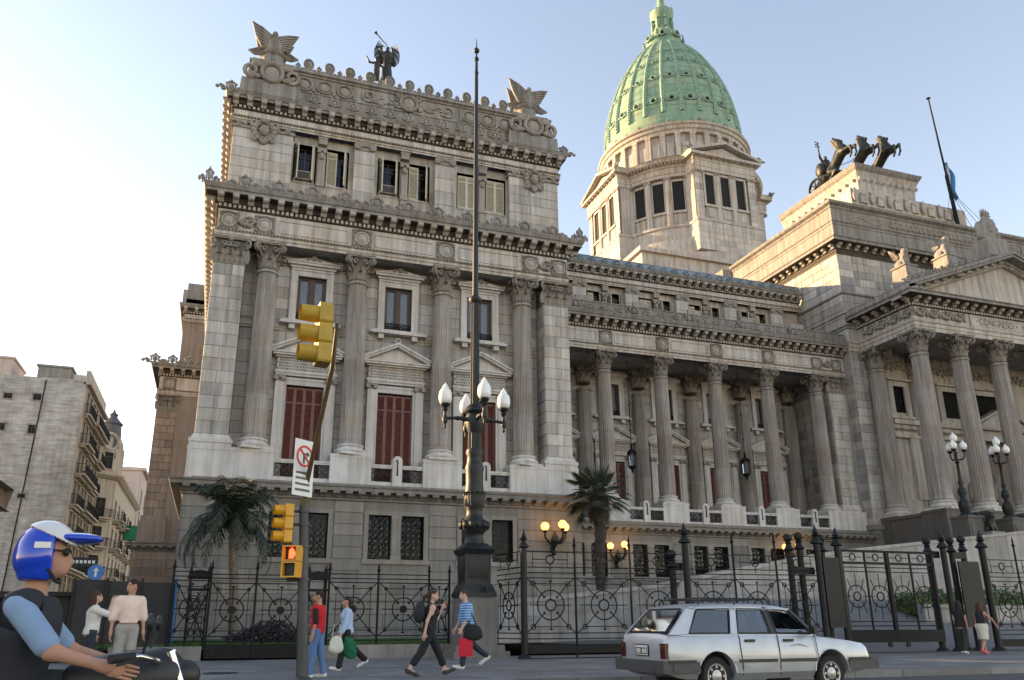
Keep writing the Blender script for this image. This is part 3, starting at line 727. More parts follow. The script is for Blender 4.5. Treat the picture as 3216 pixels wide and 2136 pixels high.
# pedestals, balustrades
def pedestal(x0, x1, y0=YP-.15, y1=37.9):
    p = MB(); p.tone = .75; p.box(x0, x1, y0, y1, 7.17, 8.5); p.box(x0-.02, x1+.02, y0-.02, y1, 8.5, ZB); p.box(x0-.03, x1+.03, y0-.03, y1, 7.17, 7.3); p.build('pedestal', 'stone_white', PAL)
def balustrade(x0, x1, y, post, n2=True):
    b = MB(); b.tone = .7; b.box(x0, x1, y-.16, y+.16, 7.17, 7.5); b.box(x0, x1, y-.2, y+.2, 8.12, 8.2); b.box(x0, x1, y-.23, y+.23, 8.2, 8.29); B = b.build('balustrade', 'stone_white', PAL)
    xm = (x0+x1)/2
    if post:
        p = MB(); p.tone = .9; w = .23; pts = [(xm-w, 7.2), (xm+w, 7.2), (xm+w, 8.5)]+[(xm+w*math.cos(a), 8.5+w*math.sin(a)) for a in np.linspace(.2, PI-.2, 8)]+[(xm-w, 8.5)]
        p.poly(pts, y-.26, y+.26); P = p.build('post', 'stone_white', B)
        q = MB(); q.tube([(xm, y-.3, 7.85), (xm, y-.3, 8.5), (xm-.05, y-.3, 8.54), (xm-.06, y-.3, 8.46)], [.03, .025, .025, .02], 6); q.ball((xm, y-.3, 7.85), .05, 6, 5); q.ball((xm, y-.3, 8.0), .04, 6, 5); q.build('bracket', 'iron', P)
        for a, c in ((x0, xm-w), (xm+w, x1)): grille(c-a, .62, .31, B, ((a+c)/2, y, 7.5))
    else:
        for a, c in ((x0, xm), (xm, x1)): grille(c-a, .62, .31, B, ((a+c)/2, y, 7.5))
cols = [PC-1.5*SP, PC-.5*SP, PC+.5*SP, PC+1.5*SP]
pedestal(L0-.2, cols[0]+.95); pedestal(cols[3]-.95, R0+.2)
for c in cols[1:3]: pedestal(c-.95, c+.95)
for i in range(3): balustrade(cols[i]+.95, cols[i+1]-.95, 36.95, i > 0)
for c in cols: column(c, YCOL)
# recessed wall with its openings
ops = []
for c in (PC-SP, PC, PC+SP): ops += [(c-.88, c+.88, 7.3, 12.07), (c-.7, c+.7, 15.32, 17.72)]
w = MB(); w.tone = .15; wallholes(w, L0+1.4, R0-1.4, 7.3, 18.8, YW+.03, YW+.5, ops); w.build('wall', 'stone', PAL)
ashlar(L0+1.43, R0-1.43, 7.3, 18.75, YW+.03, .585, 1.15, [(a-.5, b+.5, c-.2, d+.6) if d < 13 else (a-.3, b+.3, c-.3, d+.4) for a, b, c, d in ops], tb=.52, tv=.34)
for c in (PC-SP, PC, PC+SP): doorcase(c, YW); upwin(c, YW); room(c-1, c+1, 7.3, 12.2, YW+.7); room(c-.8, c+.8, 15.2, 17.8, YW+.7)
for a, b in ((L0+1.43, PC-SP-1.44), (PC-SP+1.44, PC-1.44), (PC+1.44, PC+SP-1.44), (PC+SP+1.44, R0-1.43)): MB().box(a, b, YW-.1, YW+.1, 14.9, 15.12).box(a, b, YW-.05, YW+.1, 14.78, 14.9).build('string_course', 'stone_trim', PAL)
# corner pilasters of big blocks
PCAP = pil_corinthian(1.42, 1.1, ZC-ZN)
for x0, x1 in ((L0, L0+1.43), (R0-1.43, R0)):
    w = MB(); w.tone = .2; w.box(x0+.02, x1-.02, YP+.02, YW+.6, 9.2, ZN); W = w.build('pilaster', 'stone', PAL)
    ashlar(x0, x1, 9.22, ZN, YP+.03, .59, .74, tb=.6, tv=.3)
    w = MB(); w.tone = .7
    for o, a, b in ((.16, 8.66, 8.82), (.2, 8.82, 8.98), (.1, 8.98, 9.08), (.05, 9.08, 9.2)): w.box(x0-o, x1+o, YP-o, YW, a, b)
    w.build('base', 'stone_white', W); inst(PCAP, 'capital', W, ((x0+x1)/2, YP, ZN))
ashlar(-YW+.0, -YP+.0, 9.2, ZN, .03, .59, .7, (), 'stone', MXL(R0-1.43-.03), dist=38)      # inner side of the right pilaster
# entablature of the main order
pth = [(L0, 60), (L0, YP), (R0, YP), (R0, 46.2)]
ztop = entab(pth, 18.76, (.42, 1.06, .96), .78, (0, 1, 2), MOD1, .68)
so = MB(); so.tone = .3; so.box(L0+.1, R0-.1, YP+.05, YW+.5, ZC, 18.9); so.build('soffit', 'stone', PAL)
for x in (cols[1], cols[2]): inst(MD, 'medallion', PAL, (x, YP-.02, 19.22))
for x in (cols[0]-.35, cols[0]-2.0, cols[3]+.35, cols[3]+2.0): inst(MD, 'medallion', PAL, (x, YP-.02, 19.22), s=.94)
for x in (cols[0]-1.18, cols[3]+1.18): inst(GA, 'garland', PAL, (x, YP-.02, 19.28), s=.9)
pn = MB(); pn.tone = .72
for a, b in ((cols[0]+.35, cols[1]-.7), (cols[1]+.7, cols[2]-.7), (cols[2]+.7, cols[3]-.35)):
    pn.sweep([(a, YP), (b, YP)], [(0, 19.98), (.04, 20.0), (.04, 20.05), (0, 20.07)]); pn.sweep([(a, YP), (b, YP)], [(0, 19.32), (.04, 19.34), (.04, 19.39), (0, 19.41)])
    for x in (a, b): pn.box(x-.04, x+.04, YP-.04, YP, 19.41, 19.98)
pn.build('frieze_panel', 'stone', PAL)
for i in range(13): inst(AF, 'antefix', PAL, (L0-.55+i*(2*9.05+1.1)/12, YP-.55, ztop-.02), s=1.06 if 0 < i < 12 else (.6, 1, 1.25))

# attic storey
YA = 37.2; AL, AR = PC-8.8, PC+8.8; Z0 = ztop
bays = (PC-SP, PC, PC+SP); aw = []
for c in bays:
    for s in (-1, 1): aw.append((c+(.28 if s > 0 else -1.36), c+(1.36 if s > 0 else -.28), 22.82, 24.86))
w = MB(); w.tone = .4; wallholes(w, AL+2.9, AR-2.9, Z0-.2, 25.45, YA+.38, YA+.9, aw); w.build('attic_wall', 'stone', PAL)
ashlar(AL+2.92, AR-2.92, Z0, 25.4, YA+.38, .7, 1.5, [(a-.05, b+.05, c-.05, d+.05) for a, b, c, d in aw], tb=.6, tv=.3, d=.015, mat='stone_trim')
for x0, x1 in ((AL, AL+2.95), (AR-2.95, AR)):
    w = MB(); w.tone = .3; w.box(x0+.02, x1-.02, YA+.02, YA+1.2, Z0-.3, 25.45); W = w.build('attic_block', 'stone', PAL)
    ashlar(x0, x1, Z0+.55, 25.1, YA+.03, .6, 1.2, tb=.62, tv=.3)
    b = MB(); b.tone = .6; b.box(x0-.12, x1+.12, YA-.12, YA+1.2, Z0-.3, Z0+.5); b.build('base', 'stone', W)
    c = MB(); c.tone = .5; c.box(x0-.06, x1+.06, YA-.08, YA+.6, 25.08, 25.2); c.box(x0-.1, x1+.1, YA-.12, YA+.6, 25.34, 25.45)
    for i in range(5): volute(c, (x0+.3+i*(x1-x0-.6)/4, YA-.1, 25.27), (1 if i % 2 else -1, 0), .13, .05); c.ball((x0+.55+i*(x1-x0-.6)/4*.9, YA-.08, 25.28), (.12, .07, .09), 6, 5)
    c.build('capital', 'stone_carved', W, 60)
    k = MB(); xm = (x0+x1)/2                        # carved mask cartouche
    k.ball((xm, YA-.12, 25.05), (.24, .2, .32), 10, 8); k.ring((xm, YA-.08, 25.05), .42, .09, 18, 6)
    for i in range(14):
        a = 2*PI*i/14; k.ball((xm+.5*math.cos(a), YA-.1, 25.02+.55*math.sin(a)), (.14, .12, .14), 6, 5)
    for s in (-1, 1): volute(k, (xm+s*.5, YA-.14, 25.4), (s, 0), .2, .07); volute(k, (xm+s*.4, YA-.14, 24.6), (s, 0), .16, .06)
    k.ball((xm, YA-.2, 25.55), (.2, .14, .16), 8, 6); k.ball((xm, YA-.1, 24.42), (.16, .1, .16), 8, 6); k.build('cartouche', 'stone_carved', W, 60)
API = ionic(.86, .5, .5)
for c in (PC-SP/2, PC+SP/2):
    w = MB(); w.tone = .7; w.box(c-.52, c+.52, YA+.05, YA+.6, Z0+.5, 25.1); w.box(c-.62, c+.62, YA-.02, YA+.6, Z0-.2, Z0+.5); W = w.build('attic_pilaster', 'stone', PAL)
    ashlar(c-.55, c+.55, Z0+.55, 25.0, YA+.05, .8, 1.2, tb=.8, tv=.3); inst(API, 'capital', W, (c, YA, 24.98))
APM = ionic(.34, .3, .3)
def attic_bay(c, ya, kinds, z=0):
    F = MB(); F.tone = .7
    for s in (-1, 1):
        x0, x1 = (c+.28, c+1.36) if s > 0 else (c-1.36, c-.28)
        F.box(x0-.07, x0, ya+.28, ya+.6, 22.75+z, 24.95+z); F.box(x1, x1+.07, ya+.28, ya+.6, 22.75+z, 24.95+z); F.box(x0, x1, ya+.28, ya+.6, 24.86+z, 24.95+z); F.box(x0, x1, ya+.25, ya+.6, 22.72+z, 22.82+z)
    F = F.build('window_surround', 'stone_trim', PAL)
    p = MB(); p.tone = .6; p.box(c-.17, c+.17, ya+.12, ya+.5, Z0, 24.5+z); p.box(c-.21, c+.21, ya+.06, ya+.5, 22.6+z, 22.85+z); p.ball((c, ya+.08, 24.35+z), (.16, .12, .2), 8, 6); p.box(c-.22, c+.22, ya-.03, ya+.5, 25.0+z, 25.4+z); p.box(c-.26, c+.26, ya-.05, ya+.5, 25.3+z, 25.42+z); P = p.build('pillar', 'stone_carved', F, 45)
    inst(APM, 'capital', P, (c, ya+.12, 24.5+z))
    for s, kd in zip((-1, 1), kinds):
        x0, x1 = (c+.28, c+1.36) if s > 0 else (c-1.36, c-.28); xm = (x0+x1)/2; room(x0-.05, x1+.05, 22.8+z, 24.9+z, ya+1.0)
        f = MB(); y = ya+.55
        for a in (x0, xm-.03, x1-.06): f.box(a, a+.06, y, y+.06, 22.82+z, 24.86+z)
        for zz in (22.82, 23.55, 24.3, 24.8): f.box(x0, x1, y+.005, y+.055, zz+z, zz+.05+z)
        f.build('window_frame', 'wood_dark', F); MB().box(x0, x1, y+.05, y+.055, 22.85+z, 24.82+z).build('pane', 'glass', F)
        if kd == 'closed':
            lv = LV if z == 0 else LV; inst(lv, 'shutter_leaf', F, (x0, ya+.42, 22.82+z)); inst(lv, 'shutter_leaf', F, (xm, ya+.42, 22.82+z))
        elif kd == 'open':
            for q, (xx, rz) in enumerate(((x0, R_(68)), (x1, R_(180-68)))):
                o = inst(LV, 'shutter_leaf', F, (xx, ya+.45, 22.82+z), (0, 0, -rz if q == 0 else PI+(PI-rz)-PI)); o.rotation_euler = (0, 0, R_(-70) if q == 0 else R_(250))
        elif kd == 'ajar':
            inst(LV, 'shutter_leaf', F, (x0, ya+.42, 22.82+z)); o = inst(LV, 'shutter_leaf', F, (x1, ya+.45, 22.82+z), (0, 0, R_(250)))
LV = louvre_leaf(.54, 2.02, 'cream_paint')
for c, kd in zip(bays, (('open', 'ajar'), ('open', 'ajar'), ('closed', 'closed'))): attic_bay(c, YA+.1, kd)
def air_con(x, y, z, lab):
    t = thing('air_conditioner', lab, 'air conditioner', (x, y, z), 0, 'window air conditioners')
    b = MB(); b.box(-.36, .36, -.3, .3, 0, .48); b.build('casing', 'concrete', t, local=True)
    g = MB()
    for i in range(7): g.box(-.31, .31, -.315, -.302, .05+i*.055, .085+i*.055)
    g.build('louvre_grille', 'black_matte', t, local=True)
air_con(bays[0]-.9, YA+.5, 22.86, 'boxy air conditioner in the leftmost attic window of the pavilion')
air_con(bays[1]-.85, YA+.5, 22.86, 'boxy air conditioner in the third attic window of the pavilion')
ap = [(AL-.05, 60), (AL-.05, YA), (AR+.05, YA), (AR+.05, 60)]
zt2 = entab(ap, 25.42, (.3, .38, .8), .5, (0, 1), MOD2, .66)
# parapet
pa = MB(); pa.tone = .45; pa.sweep([(AL+.15, 60), (AL+.15, 37.0), (AR-.15, 37.0), (AR-.3, 60)], [(-.5, zt2-.1), (0, zt2-.1), (0, zt2+.84*.9), (-.1, zt2+.84*.95), (-.3, zt2+.84*1.0)]); pa.build('parapet', 'stone_grime', PAL)
pb = MB(); pb.tone = .7; pb.sweep([(AL+1.2, 58), (AL+1.2, 36.95), (AR-1.2, 36.95), (AR-1.2, 58)], [(-.6, zt2+.84*.9), (0, zt2+.84*.9), (0, zt2+.84*2.0), (.08, zt2+.84*2.04), (.1, zt2+.84*2.12), (.22, zt2+.84*2.18), (.24, zt2+.84*2.3), (.1, zt2+.84*2.34), (-.6, zt2+.84*2.36)]); pb.build('parapet_panel', 'stone_grime', PAL)
ZP = zt2+.84*2.36
RS = MB(); RS.ring((0, -.03, 0), .2, .05, 14, 5); RS.ball((0, -.02, 0), (.13, .07, .15), 8, 6)
for s in (-1, 1): RS.ball((s*.26, -.02, -.1), (.09, .05, .07), 6, 4); RS.ball((s*.14, -.02, .24), (.08, .05, .08), 6, 4)
RSM = RS.mesh('boss', 'stone_carved', 60)
for i in range(17): inst(RSM, 'boss', PAL, (AL+.9+i*(17.6-1.8)/16, 36.98, zt2+.84*.5))
OV = MB(); OV.ring((0, -.04, 0), .4, .06, 20, 5); OV.ball((0, 0, 0), (.3, .07, .3), 12, 6); OVM = OV.mesh('roundel', 'stone_carved', 50)
for i in range(3):
    for s in (-1, 1): inst(OVM, 'roundel', PAL, (PC+s*(5.55-1.05*i), 36.94, zt2+.84*1.45), s=(1.0, 1, .88))
for s in (-1, 1):
    for i in range(4): MB().box(PC+s*(6.1-1.05*i)-.08, PC+s*(6.1-1.05*i)+.08, 36.88, 36.96, zt2+.84*1.0, zt2+.84*1.95).build('triglyph_strip', 'stone_grime', PAL)
g = MB()
for k in range(60): g.ball((PC+random.uniform(-2.3, 2.3), 36.92, zt2+.84*1.45+random.uniform(-.3, .3)*(1-.2*random.random())), (random.uniform(.08, .2), .07, random.uniform(.06, .13)), 6, 4)
g.ring((PC, 36.86, zt2+.84*1.5), .45, .09, 20, 6); g.ball((PC, 36.9, zt2+.84*1.5), (.36, .1, .38), 12, 6)
for s in (-1, 1): volute(g, (PC+s*.5, 36.84, zt2+.84*2.0), (s, 0), .2, .06); g.ring((PC+s*2.2, 36.9, zt2+.84*1.45), .3, .06, 14, 5)
g.build('carved_panel', 'stone_carved', PAL, 60)
for i in range(11): inst(CR, 'palmette', PAL, (PC-5.4+i*1.08, 36.9, ZP-.04), s=(.86, 1, .84))
for i in range(12): inst(AF, 'antefix', PAL, (PC-5.94+i*1.08, 36.9, ZP-.03), s=(.42, .8, .75))
for s in (-1, 1):                                     # corner blocks carrying the winged figures
    x = PC+s*7.2; b = MB(); b.tone = .5
    b.tbox(x, 37.9, zt2, zt2+.84*1.0, 1.5, 1.2, 1.45, 1.15); b.tbox(x, 37.9, zt2+.84*1.0, zt2+.84*2.3, 1.25, 1.05, 1.05, .95); b.box(x-1.15, x+1.15, 36.8, 39, zt2+.84*2.3, zt2+.84*2.46); b.box(x-1.0, x+1.0, 36.95, 38.9, zt2+.84*2.46, zt2+.84*2.66)
    B = b.build('corner_block', 'stone_grime', PAL)
    k = MB(); k.ring((x, 36.72, zt2+.84*1.6), .52, .12, 22, 6); k.ball((x, 36.8, zt2+.84*1.6), (.44, .14, .44), 14, 8)
    for q in (-1, 1):
        volute(k, (x+q*1.0, 36.75, zt2+.84*1.55), (q, 0), .42, .14); k.ball((x+q*.75, 36.72, zt2+.84*2.05), (.3, .12, .2), 8, 6); volute(k, (x+q*.6, 36.75, zt2+.84*2.2), (-q, 0), .2, .07); k.ball((x+q*.8, 36.74, zt2+.84*1.2), (.3, .12, .16), 8, 6)
    for i in range(5): k.ball((x-.3+.15*i, 36.7, zt2+.84*2.2+.05*math.cos((i-2)*.9)), .13, 7, 5)
    k.build('cartouche', 'stone_carved', B, 60)
for s in (-1, 1): inst(AF, 'antefix', PAL, (PC+s*9.1, YA-.3, zt2-.03), s=.9)
ZATT = zt2
# ================= colonnade wing
WX0, WX1 = R0+.1, 43.3
WC = [23.6+4.34*i for i in range(5)]; WB = [21.43+4.34*i for i in range(5)]
YWC, YWW, YWB = 46.45, 49.9, 45.3
bw = []
for c in WB:
    for s in (-1, 1): bw.append((c+(.23 if s > 0 else -1.28), c+(1.28 if s > 0 else -.23), 3.95, 5.92))
basement(WX0, WX1, YWB, bw, 6.5)
base_cornice([(WX0, YWB), (WX1+.2, YWB)], 6.5, (0,))
m = MB(); m.tone = .3; m.box(WX0, WX1, YWB+.1, YWW+.5, 6.6, 7.35); m.build('loggia_floor', 'granite', PAL)
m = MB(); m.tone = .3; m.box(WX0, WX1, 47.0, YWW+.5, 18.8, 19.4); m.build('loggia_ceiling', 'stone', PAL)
m = MB(); m.tone = .4; m.box(WX0-.5, WX1+1, YWW+.95, 60, .5, 21); m.box(WX0-.5, WX1, 50.6, 60, 21, 26.2); m.build('wing_core', 'stone', PAL)
for i, c in enumerate(WC): pedestal(c-.95, c+.95 if i < 4 else WX1, 45.55, 47.2)
balustrade(WX0, WC[0]-.95, 45.75, True)
for i in range(4): balustrade(WC[i]+.95, WC[i+1]-.95, 45.75, True)
for c in WC: column(c, YWC); column(c-.05, YWW-.35, 8.3, H=ZN-8.3)
for c in WC: MB().box(c-.8, c+.7, YWW-1.1, YWW, 7.35, 8.3).build('plinth', 'stone', PAL)
ops = []
for c in WB: ops += [(c-.88, c+.88, 7.3, 12.07), (c-.7, c+.7, 15.32, 17.72)]
w = MB(); w.tone = .15; wallholes(w, WX0, WX1, 7.3, 18.9, YWW+.03, YWW+.5, ops); w.build('wall', 'stone', PAL)
ashlar(WX0+3, WX1, 7.35, 18.8, YWW+.03, .58, 1.3, [(a-.5, b+.5, c-.2, d+.6) if d < 13 else (a-.3, b+.3, c-.3, d+.4) for a, b, c, d in ops], tb=.5, tv=.3, seen=.7)
for c in WB: doorcase(c, YWW); upwin(c, YWW); room(c-1, c+1, 7.3, 12.2, YWW+.7); room(c-.8, c+.8, 15.2, 17.8, YWW+.7)
for a, b in zip([WX0]+[c+1.44 for c in WB], [c-1.44 for c in WB]+[WX1]): MB().box(a, b, YWW-.1, YWW+.1, 14.9, 15.12).build('string_course', 'stone_trim', PAL)
# end pilaster next to the last column
x0, x1 = 41.75, 43.15
w = MB(); w.tone = .2; w.box(x0+.02, x1+.4, 46.0, YWW+.6, 7.3, ZC); W = w.build('pilaster', 'stone', PAL)
ashlar(x0, x1, 9.2, ZN, 46.0, .59, .74, tb=.5, tv=.4); ashlar(-YWW, -46.0, 8.66, ZC, .03, .59, 1.0, (), 'stone', MXL(x0-.03), dist=47, tb=.3)
w = MB(); w.tone = .7
for o, a, b in ((.16, 8.66, 8.82), (.2, 8.82, 8.98), (.1, 8.98, 9.2)): w.box(x0-o, x1, 46-o, 47, a, b)
w.build('base', 'stone_white', W); inst(PCAP, 'capital', W, ((x0+x1)/2, 45.98, ZN))
zw = entab([(WX0, 45.95), (43.38, 45.95)], 18.76, (.42, 1.06, .96), .9, (0,), MOD1, .7)
for c in WC[:4]: inst(MD, 'medallion', PAL, (c, 45.93, 19.22))
for x in (WC[4]-.1, WC[4]+1.75): inst(MD, 'medallion', PAL, (x, 45.93, 19.22), s=.9)
inst(GA, 'garland', PAL, (WC[4]+.83, 45.93, 19.28), s=.85)
pn = MB(); pn.tone = .72
for a, b in zip([WX0+3]+[c+.7 for c in WC[:4]], [c-.7 for c in WC]):
    pn.sweep([(a, 45.95), (b, 45.95)], [(0, 19.98), (.04, 20.0), (.04, 20.05), (0, 20.07)]); pn.sweep([(a, 45.95), (b, 45.95)], [(0, 19.32), (.04, 19.34), (.04, 19.39), (0, 19.41)])
    for x in (a, b): pn.box(x-.04, x+.04, 45.91, 45.95, 19.41, 19.98)
pn.build('frieze_panel', 'stone', PAL)
m = MB(); m.tone = .4; m.box(WX0, 43.2, 45.3, 45.5, zw-.03, zw+.62); m.box(WX0, 43.2, 45.25, 45.55, zw+.62, zw+.7); m.build('roof_parapet', 'stone_grime', PAL)
for i in range(21): inst(AF, 'antefix', PAL, (20.0+i*1.085, 45.2, zw-.02), s=(1.15 if i % 4 == 1 else .75))
for i in range(5):
    c = WB[i]+.4; t = thing('floodlight_box', ['first', 'second', 'third', 'fourth', 'rightmost'][i]+' grey floodlight box from the left on the colonnade roof edge', 'floodlight', (c, 45.6, zw), 0, 'floodlights on the colonnade roof')
    b = MB(); b.box(-.55, .55, -.08, .12, .35, 1.15); b.build('housing', 'concrete', t, local=True); b = MB(); b.box(-.4, -.34, -.03, .07, 0, .35); b.box(.34, .4, -.03, .07, 0, .35); b.build('stand', 'iron_grey', t, local=True)
# wing attic
YA2 = 49.75; aw = []
for c in WB:
    for s in (-1, 1): aw.append((c+(.28 if s > 0 else -1.36), c+(1.36 if s > 0 else -.28), 22.82, 24.86))
w = MB(); w.tone = .5; wallholes(w, WX0, WX1, zw-.3, 25.45, YA2+.38, YA2+.9, aw); w.build('attic_wall', 'stone_trim', PAL)
for c in WC:
    w = MB(); w.tone = .7; w.box(c-.55, c+.55, YA2+.03, YA2+.6, zw-.3, 25.1); W = w.build('attic_pilaster', 'stone', PAL); ashlar(c-.55, c+.55, zw+.5, 25.0, YA2+.03, .8, 1.2, tb=.75, tv=.3); inst(API, 'capital', W, (c, YA2, 24.98))
for c, kd in zip(WB, (('ajar', 'ajar'), ('ajar', 'open'), ('closed', 'open'), ('ajar', 'open'), ('open', 'ajar'))): attic_bay(c, YA2+.1, kd)
za = entab([(WX0, YA2), (43.3, YA2)], 25.42, (.3, .38, .8), .55, (0,), MOD2, .68)
m = MB(); m.tone = .5; m.box(WX0, 43.3, YA2-.3, YA2-.15, za-.04, za+.5); m.tube([(WX0, YA2-.22, za+.56), (43.3, YA2-.22, za+.56)], .06, 6); m.build('roof_crest', 'zinc', PAL)
CZ = bpy.data.meshes.new_from_object(inst(AF, 'tmp', None)) if False else AF
AFZ = AF.copy(); AFZ.materials.clear(); AFZ.materials.append(M_['zinc'])
for i in range(24): inst(AFZ, 'antefix', PAL, (19.6+i*1.0, YA2-.34, za-.02), s=.8)
m = MB(); m.add([(WX0, YA2+.1, za), (43.3, YA2+.1, za), (43.3, 58, za+2.6), (WX0, 58, za+2.6)], [(0, 1, 2, 3)]); m.build('roof', 'zinc', PAL)

# ================= centre block, portico, attic
XC, YV, YF = 53.9, 45.1, 39.9
VX = 43.4; PZ = [44.8+3.64*i for i in range(6)]
m = MB(); m.tone = .3; m.box(VX+.05, 2*XC-VX, YV+.05, 62, .5, 28.9); m.build('centre_core', 'stone', PAL)
m = MB(); m.tone = .5; m.box(VX-.15, 45.0, YV-.2, YV+1, .5, 7.4); m.box(VX-.3, 45.1, YV-.35, YV+1, 7.4, 7.75); m.build('centre_base', 'granite', PAL)
ashlar(VX, 46.2, 8.3, 19.9, YV+.05, .6, 1.1, tb=.55, tv=.35); ashlar(-46.1, -YV, 8.3, 19.9, .05, .6, 1.0, (), 'stone', MXL(VX), dist=45, tb=.35)
m = MB(); m.tone = .5; m.sweep([(VX, 46.2), (VX, YV), (46.5, YV)], [(-.3, 7.75), (.12, 7.75), (.12, 8.0), (.06, 8.1), (0, 8.3)]); m.build('base', 'stone_trim', PAL)
# entablature band carried round from the portico
pp = [(VX, 58), (VX, YV-.02), (44.35, YV-.02), (44.35, YF), (2*XC-44.35, YF), (2*XC-44.35, YV)]
AZ0 = 20.6
m = MB(); m.tone = .75; m.sweep(pp, [(-1.1, AZ0), (0, AZ0), (0, AZ0+.32), (.05, AZ0+.32), (.05, AZ0+.58), (.12, AZ0+.62), (.16, AZ0+.74), (0, AZ0+.75), (-1.1, AZ0+.75)]); m.build('architrave', 'stone_trim', PAL)
m = MB(); m.tone = .6; m.sweep(pp, [(-1, AZ0+.75), (0, AZ0+.75), (0, AZ0+1.75), (-1, AZ0+1.75)]); m.build('frieze', 'stone', PAL)
p3 = [(44.35, YV), (44.35, YF), (2*XC-44.35, YF), (2*XC-44.35, YV)]
m = MB(); m.tone = .6; z2 = AZ0+1.75; m.sweep([(VX, 58), (VX, YV-.02), (44.3, YV-.02)], [(0, z2), (.1, z2+.05), (.1, z2+.2), (.2, z2+.25), (.2, z2+.32), (0, z2+.36)]); m.build('string_course', 'stone_grime', PAL)
m = MB(); m.tone = .6; m.sweep(p3, [(0, z2), (.1, z2+.02), (.06, z2+.05), (.06, z2+.24), (.18, z2+.28), (.2, z2+.55), (.95, z2+.57)]); m.build('bed_mould', 'stone_soot_shade', PAL)
m = MB(); m.tone = .5; m.sweep(p3, [(.95, z2+.56), (1.0, z2+.57), (1.0, z2+.74), (1.06, z2+.76), (1.1, z2+.82), (-.6, z2+.86)]); m.build('cornice', 'stone_grime', PAL)
dentils([(44.29, YV), (44.29, YF-.06), (60, YF-.06)], z2+.06, z2+.23, .14, .1, .1)
modillions(MOD1, (44.15, YV-.2), (44.15, YF-.2), z2+.56, .85); modillions(MOD1, (44.3, YF-.2), (58.5, YF-.2), z2+.56, .85)
gb = 0
for i in range(4): inst(GA, 'garland', PAL, (44.33, YF+.6+i*1.15, AZ0+.9), (0, 0, -PI/2), s=(1.05, 1, 1.0))
for i in range(4): inst(GA, 'garland', PAL, (44.95+i*1.15, YF-.02, AZ0+.9), s=(1.05, 1, 1.0))
ip = MB(); ip.tone = .75; ip.box(49.55, 2*XC-49.55, YF-.07, YF, AZ0+.78, AZ0+1.72); IP = ip.build('inscription_panel', 'stone_trim', PAL)
ip = MB()
for z in (AZ0+.9, AZ0+1.6): ip.box(49.75, 2*XC-49.75, YF-.085, YF-.06, z-.015, z+.015)
ip.build('panel_line', 'stone_carved', IP)
def text(s, size, loc, rot, mat, parent, name='lettering', ext=.01, align='CENTER', sx=1, wt=0):
    c = bpy.data.curves.new(name, 'FONT'); c.body = s; c.size = size; c.extrude = ext; c.align_x = align; c.align_y = 'CENTER'; c.resolution_u = 3; c.offset = wt
    o = bpy.data.objects.new(name, c); col.objects.link(o); dg = bpy.context.evaluated_depsgraph_get(); me = bpy.data.meshes.new_from_object(o.evaluated_get(dg)); bpy.data.objects.remove(o)
    me.materials.clear(); me.materials.append(M_[mat]); ob = bpy.data.objects.new(name, me); col.objects.link(ob)
    if parent is not None: ob.parent = parent; loc = Vector(loc)-woff(parent)
    ob.location = loc; ob.rotation_euler = rot; ob.scale = (sx, 1, 1); return ob
text('•', .5, (50.15, YF-.075, AZ0+1.24), (PI/2, 0, 0), 'stone_grime', IP)
text('CONGRESO', .72, (52.0, YF-.075, AZ0+1.24), (PI/2, 0, 0), 'stone_grime', IP, sx=.86)
text('•', .5, (XC+.1, YF-.075, AZ0+1.24), (PI/2, 0, 0), 'stone_grime', IP)
text('NACIONAL', .72, (56.1, YF-.075, AZ0+1.24), (PI/2, 0, 0), 'stone_grime', IP, sx=.86)
# pediment
ZPD = z2+.86; XA, ZA = XC, ZPD+3.9
m = MB(); m.tone = .75; m.poly([(44.4, ZPD), (2*XC-44.4, ZPD), (XA, ZA-.35)], YF+.1, YF+.6); m.build('tympanum', 'stone_trim', PAL)
m = MB(); m.tone = .6
def rake(off0, off1, y0, mat_mb):
    for s in (-1, 1):
        xe = XC+s*10.55; mat_mb.poly([(xe, ZPD+off0), (XA, ZA+off0), (XA, ZA+off1), (xe, ZPD+off1)], y0, YF+.7)
rake(-.42, -.2, YF-.1, m); rake(-.198, 0, YF-.3, m); rk = m.build('raking_mould', 'stone_trim', PAL)
m = MB(); m.tone = .4; rake(.002, .2, YF-1.0, m); rake(.202, .42, YF-1.1, m); m.build('raking_cornice', 'stone_grime', PAL)
sl = math.atan2(3.9, 10.55); dn = MB(); dn.tone = .8
for s in (-1, 1):
    for i in range(52):
        q = .5+i*.2; M = Matrix.Translation((XC+s*(10.55-q*math.cos(sl)), YF-.1, ZPD+q*math.sin(sl)-.3)) @ Matrix.Rotation(-s*sl*-1 if s < 0 else sl, 4, 'Y')
        dn.box(-.065, .065, -.12, 0, -.1, .09, M)
dn.build('dentil_course', 'stone_trim', PAL, kind='stuff')
for i in range(12):
    q = .5+i*.9; modil = (MOD1, (XC-10.55+q*math.cos(sl), YF-.15, ZPD+q*math.sin(sl)+.0), 0, .8); MODS.append(modil)
m = MB(); m.tone = .4; 
for s in (-1, 1): m.add([(XC+s*10.6, YF-.9, ZPD+.4), (XC, YF-.9, ZA+.4), (XC, 49, ZA+.4), (XC+s*10.6, 49, ZPD+.4)], [(0, 1, 2, 3)])
m.build('portico_roof', 'stone_grime', PAL)
for i in range(15): inst(AF, 'antefix', PAL, (XC-10.2+.66*i, YF-.7, ZPD+.42+(.35+.66*i)*3.9/10.55), s=.75)
for i in range(7): inst(AF, 'antefix', PAL, (43.35, YF-.2+i*.75, z2+.84), (0, 0, -PI/2), s=.8)
m = MB(); m.tone = .5; m.box(43.25, 44.1, YF-1.0, 44.9, z2+.84, z2+1.2); m.build('gutter_course', 'stone_grime', PAL)
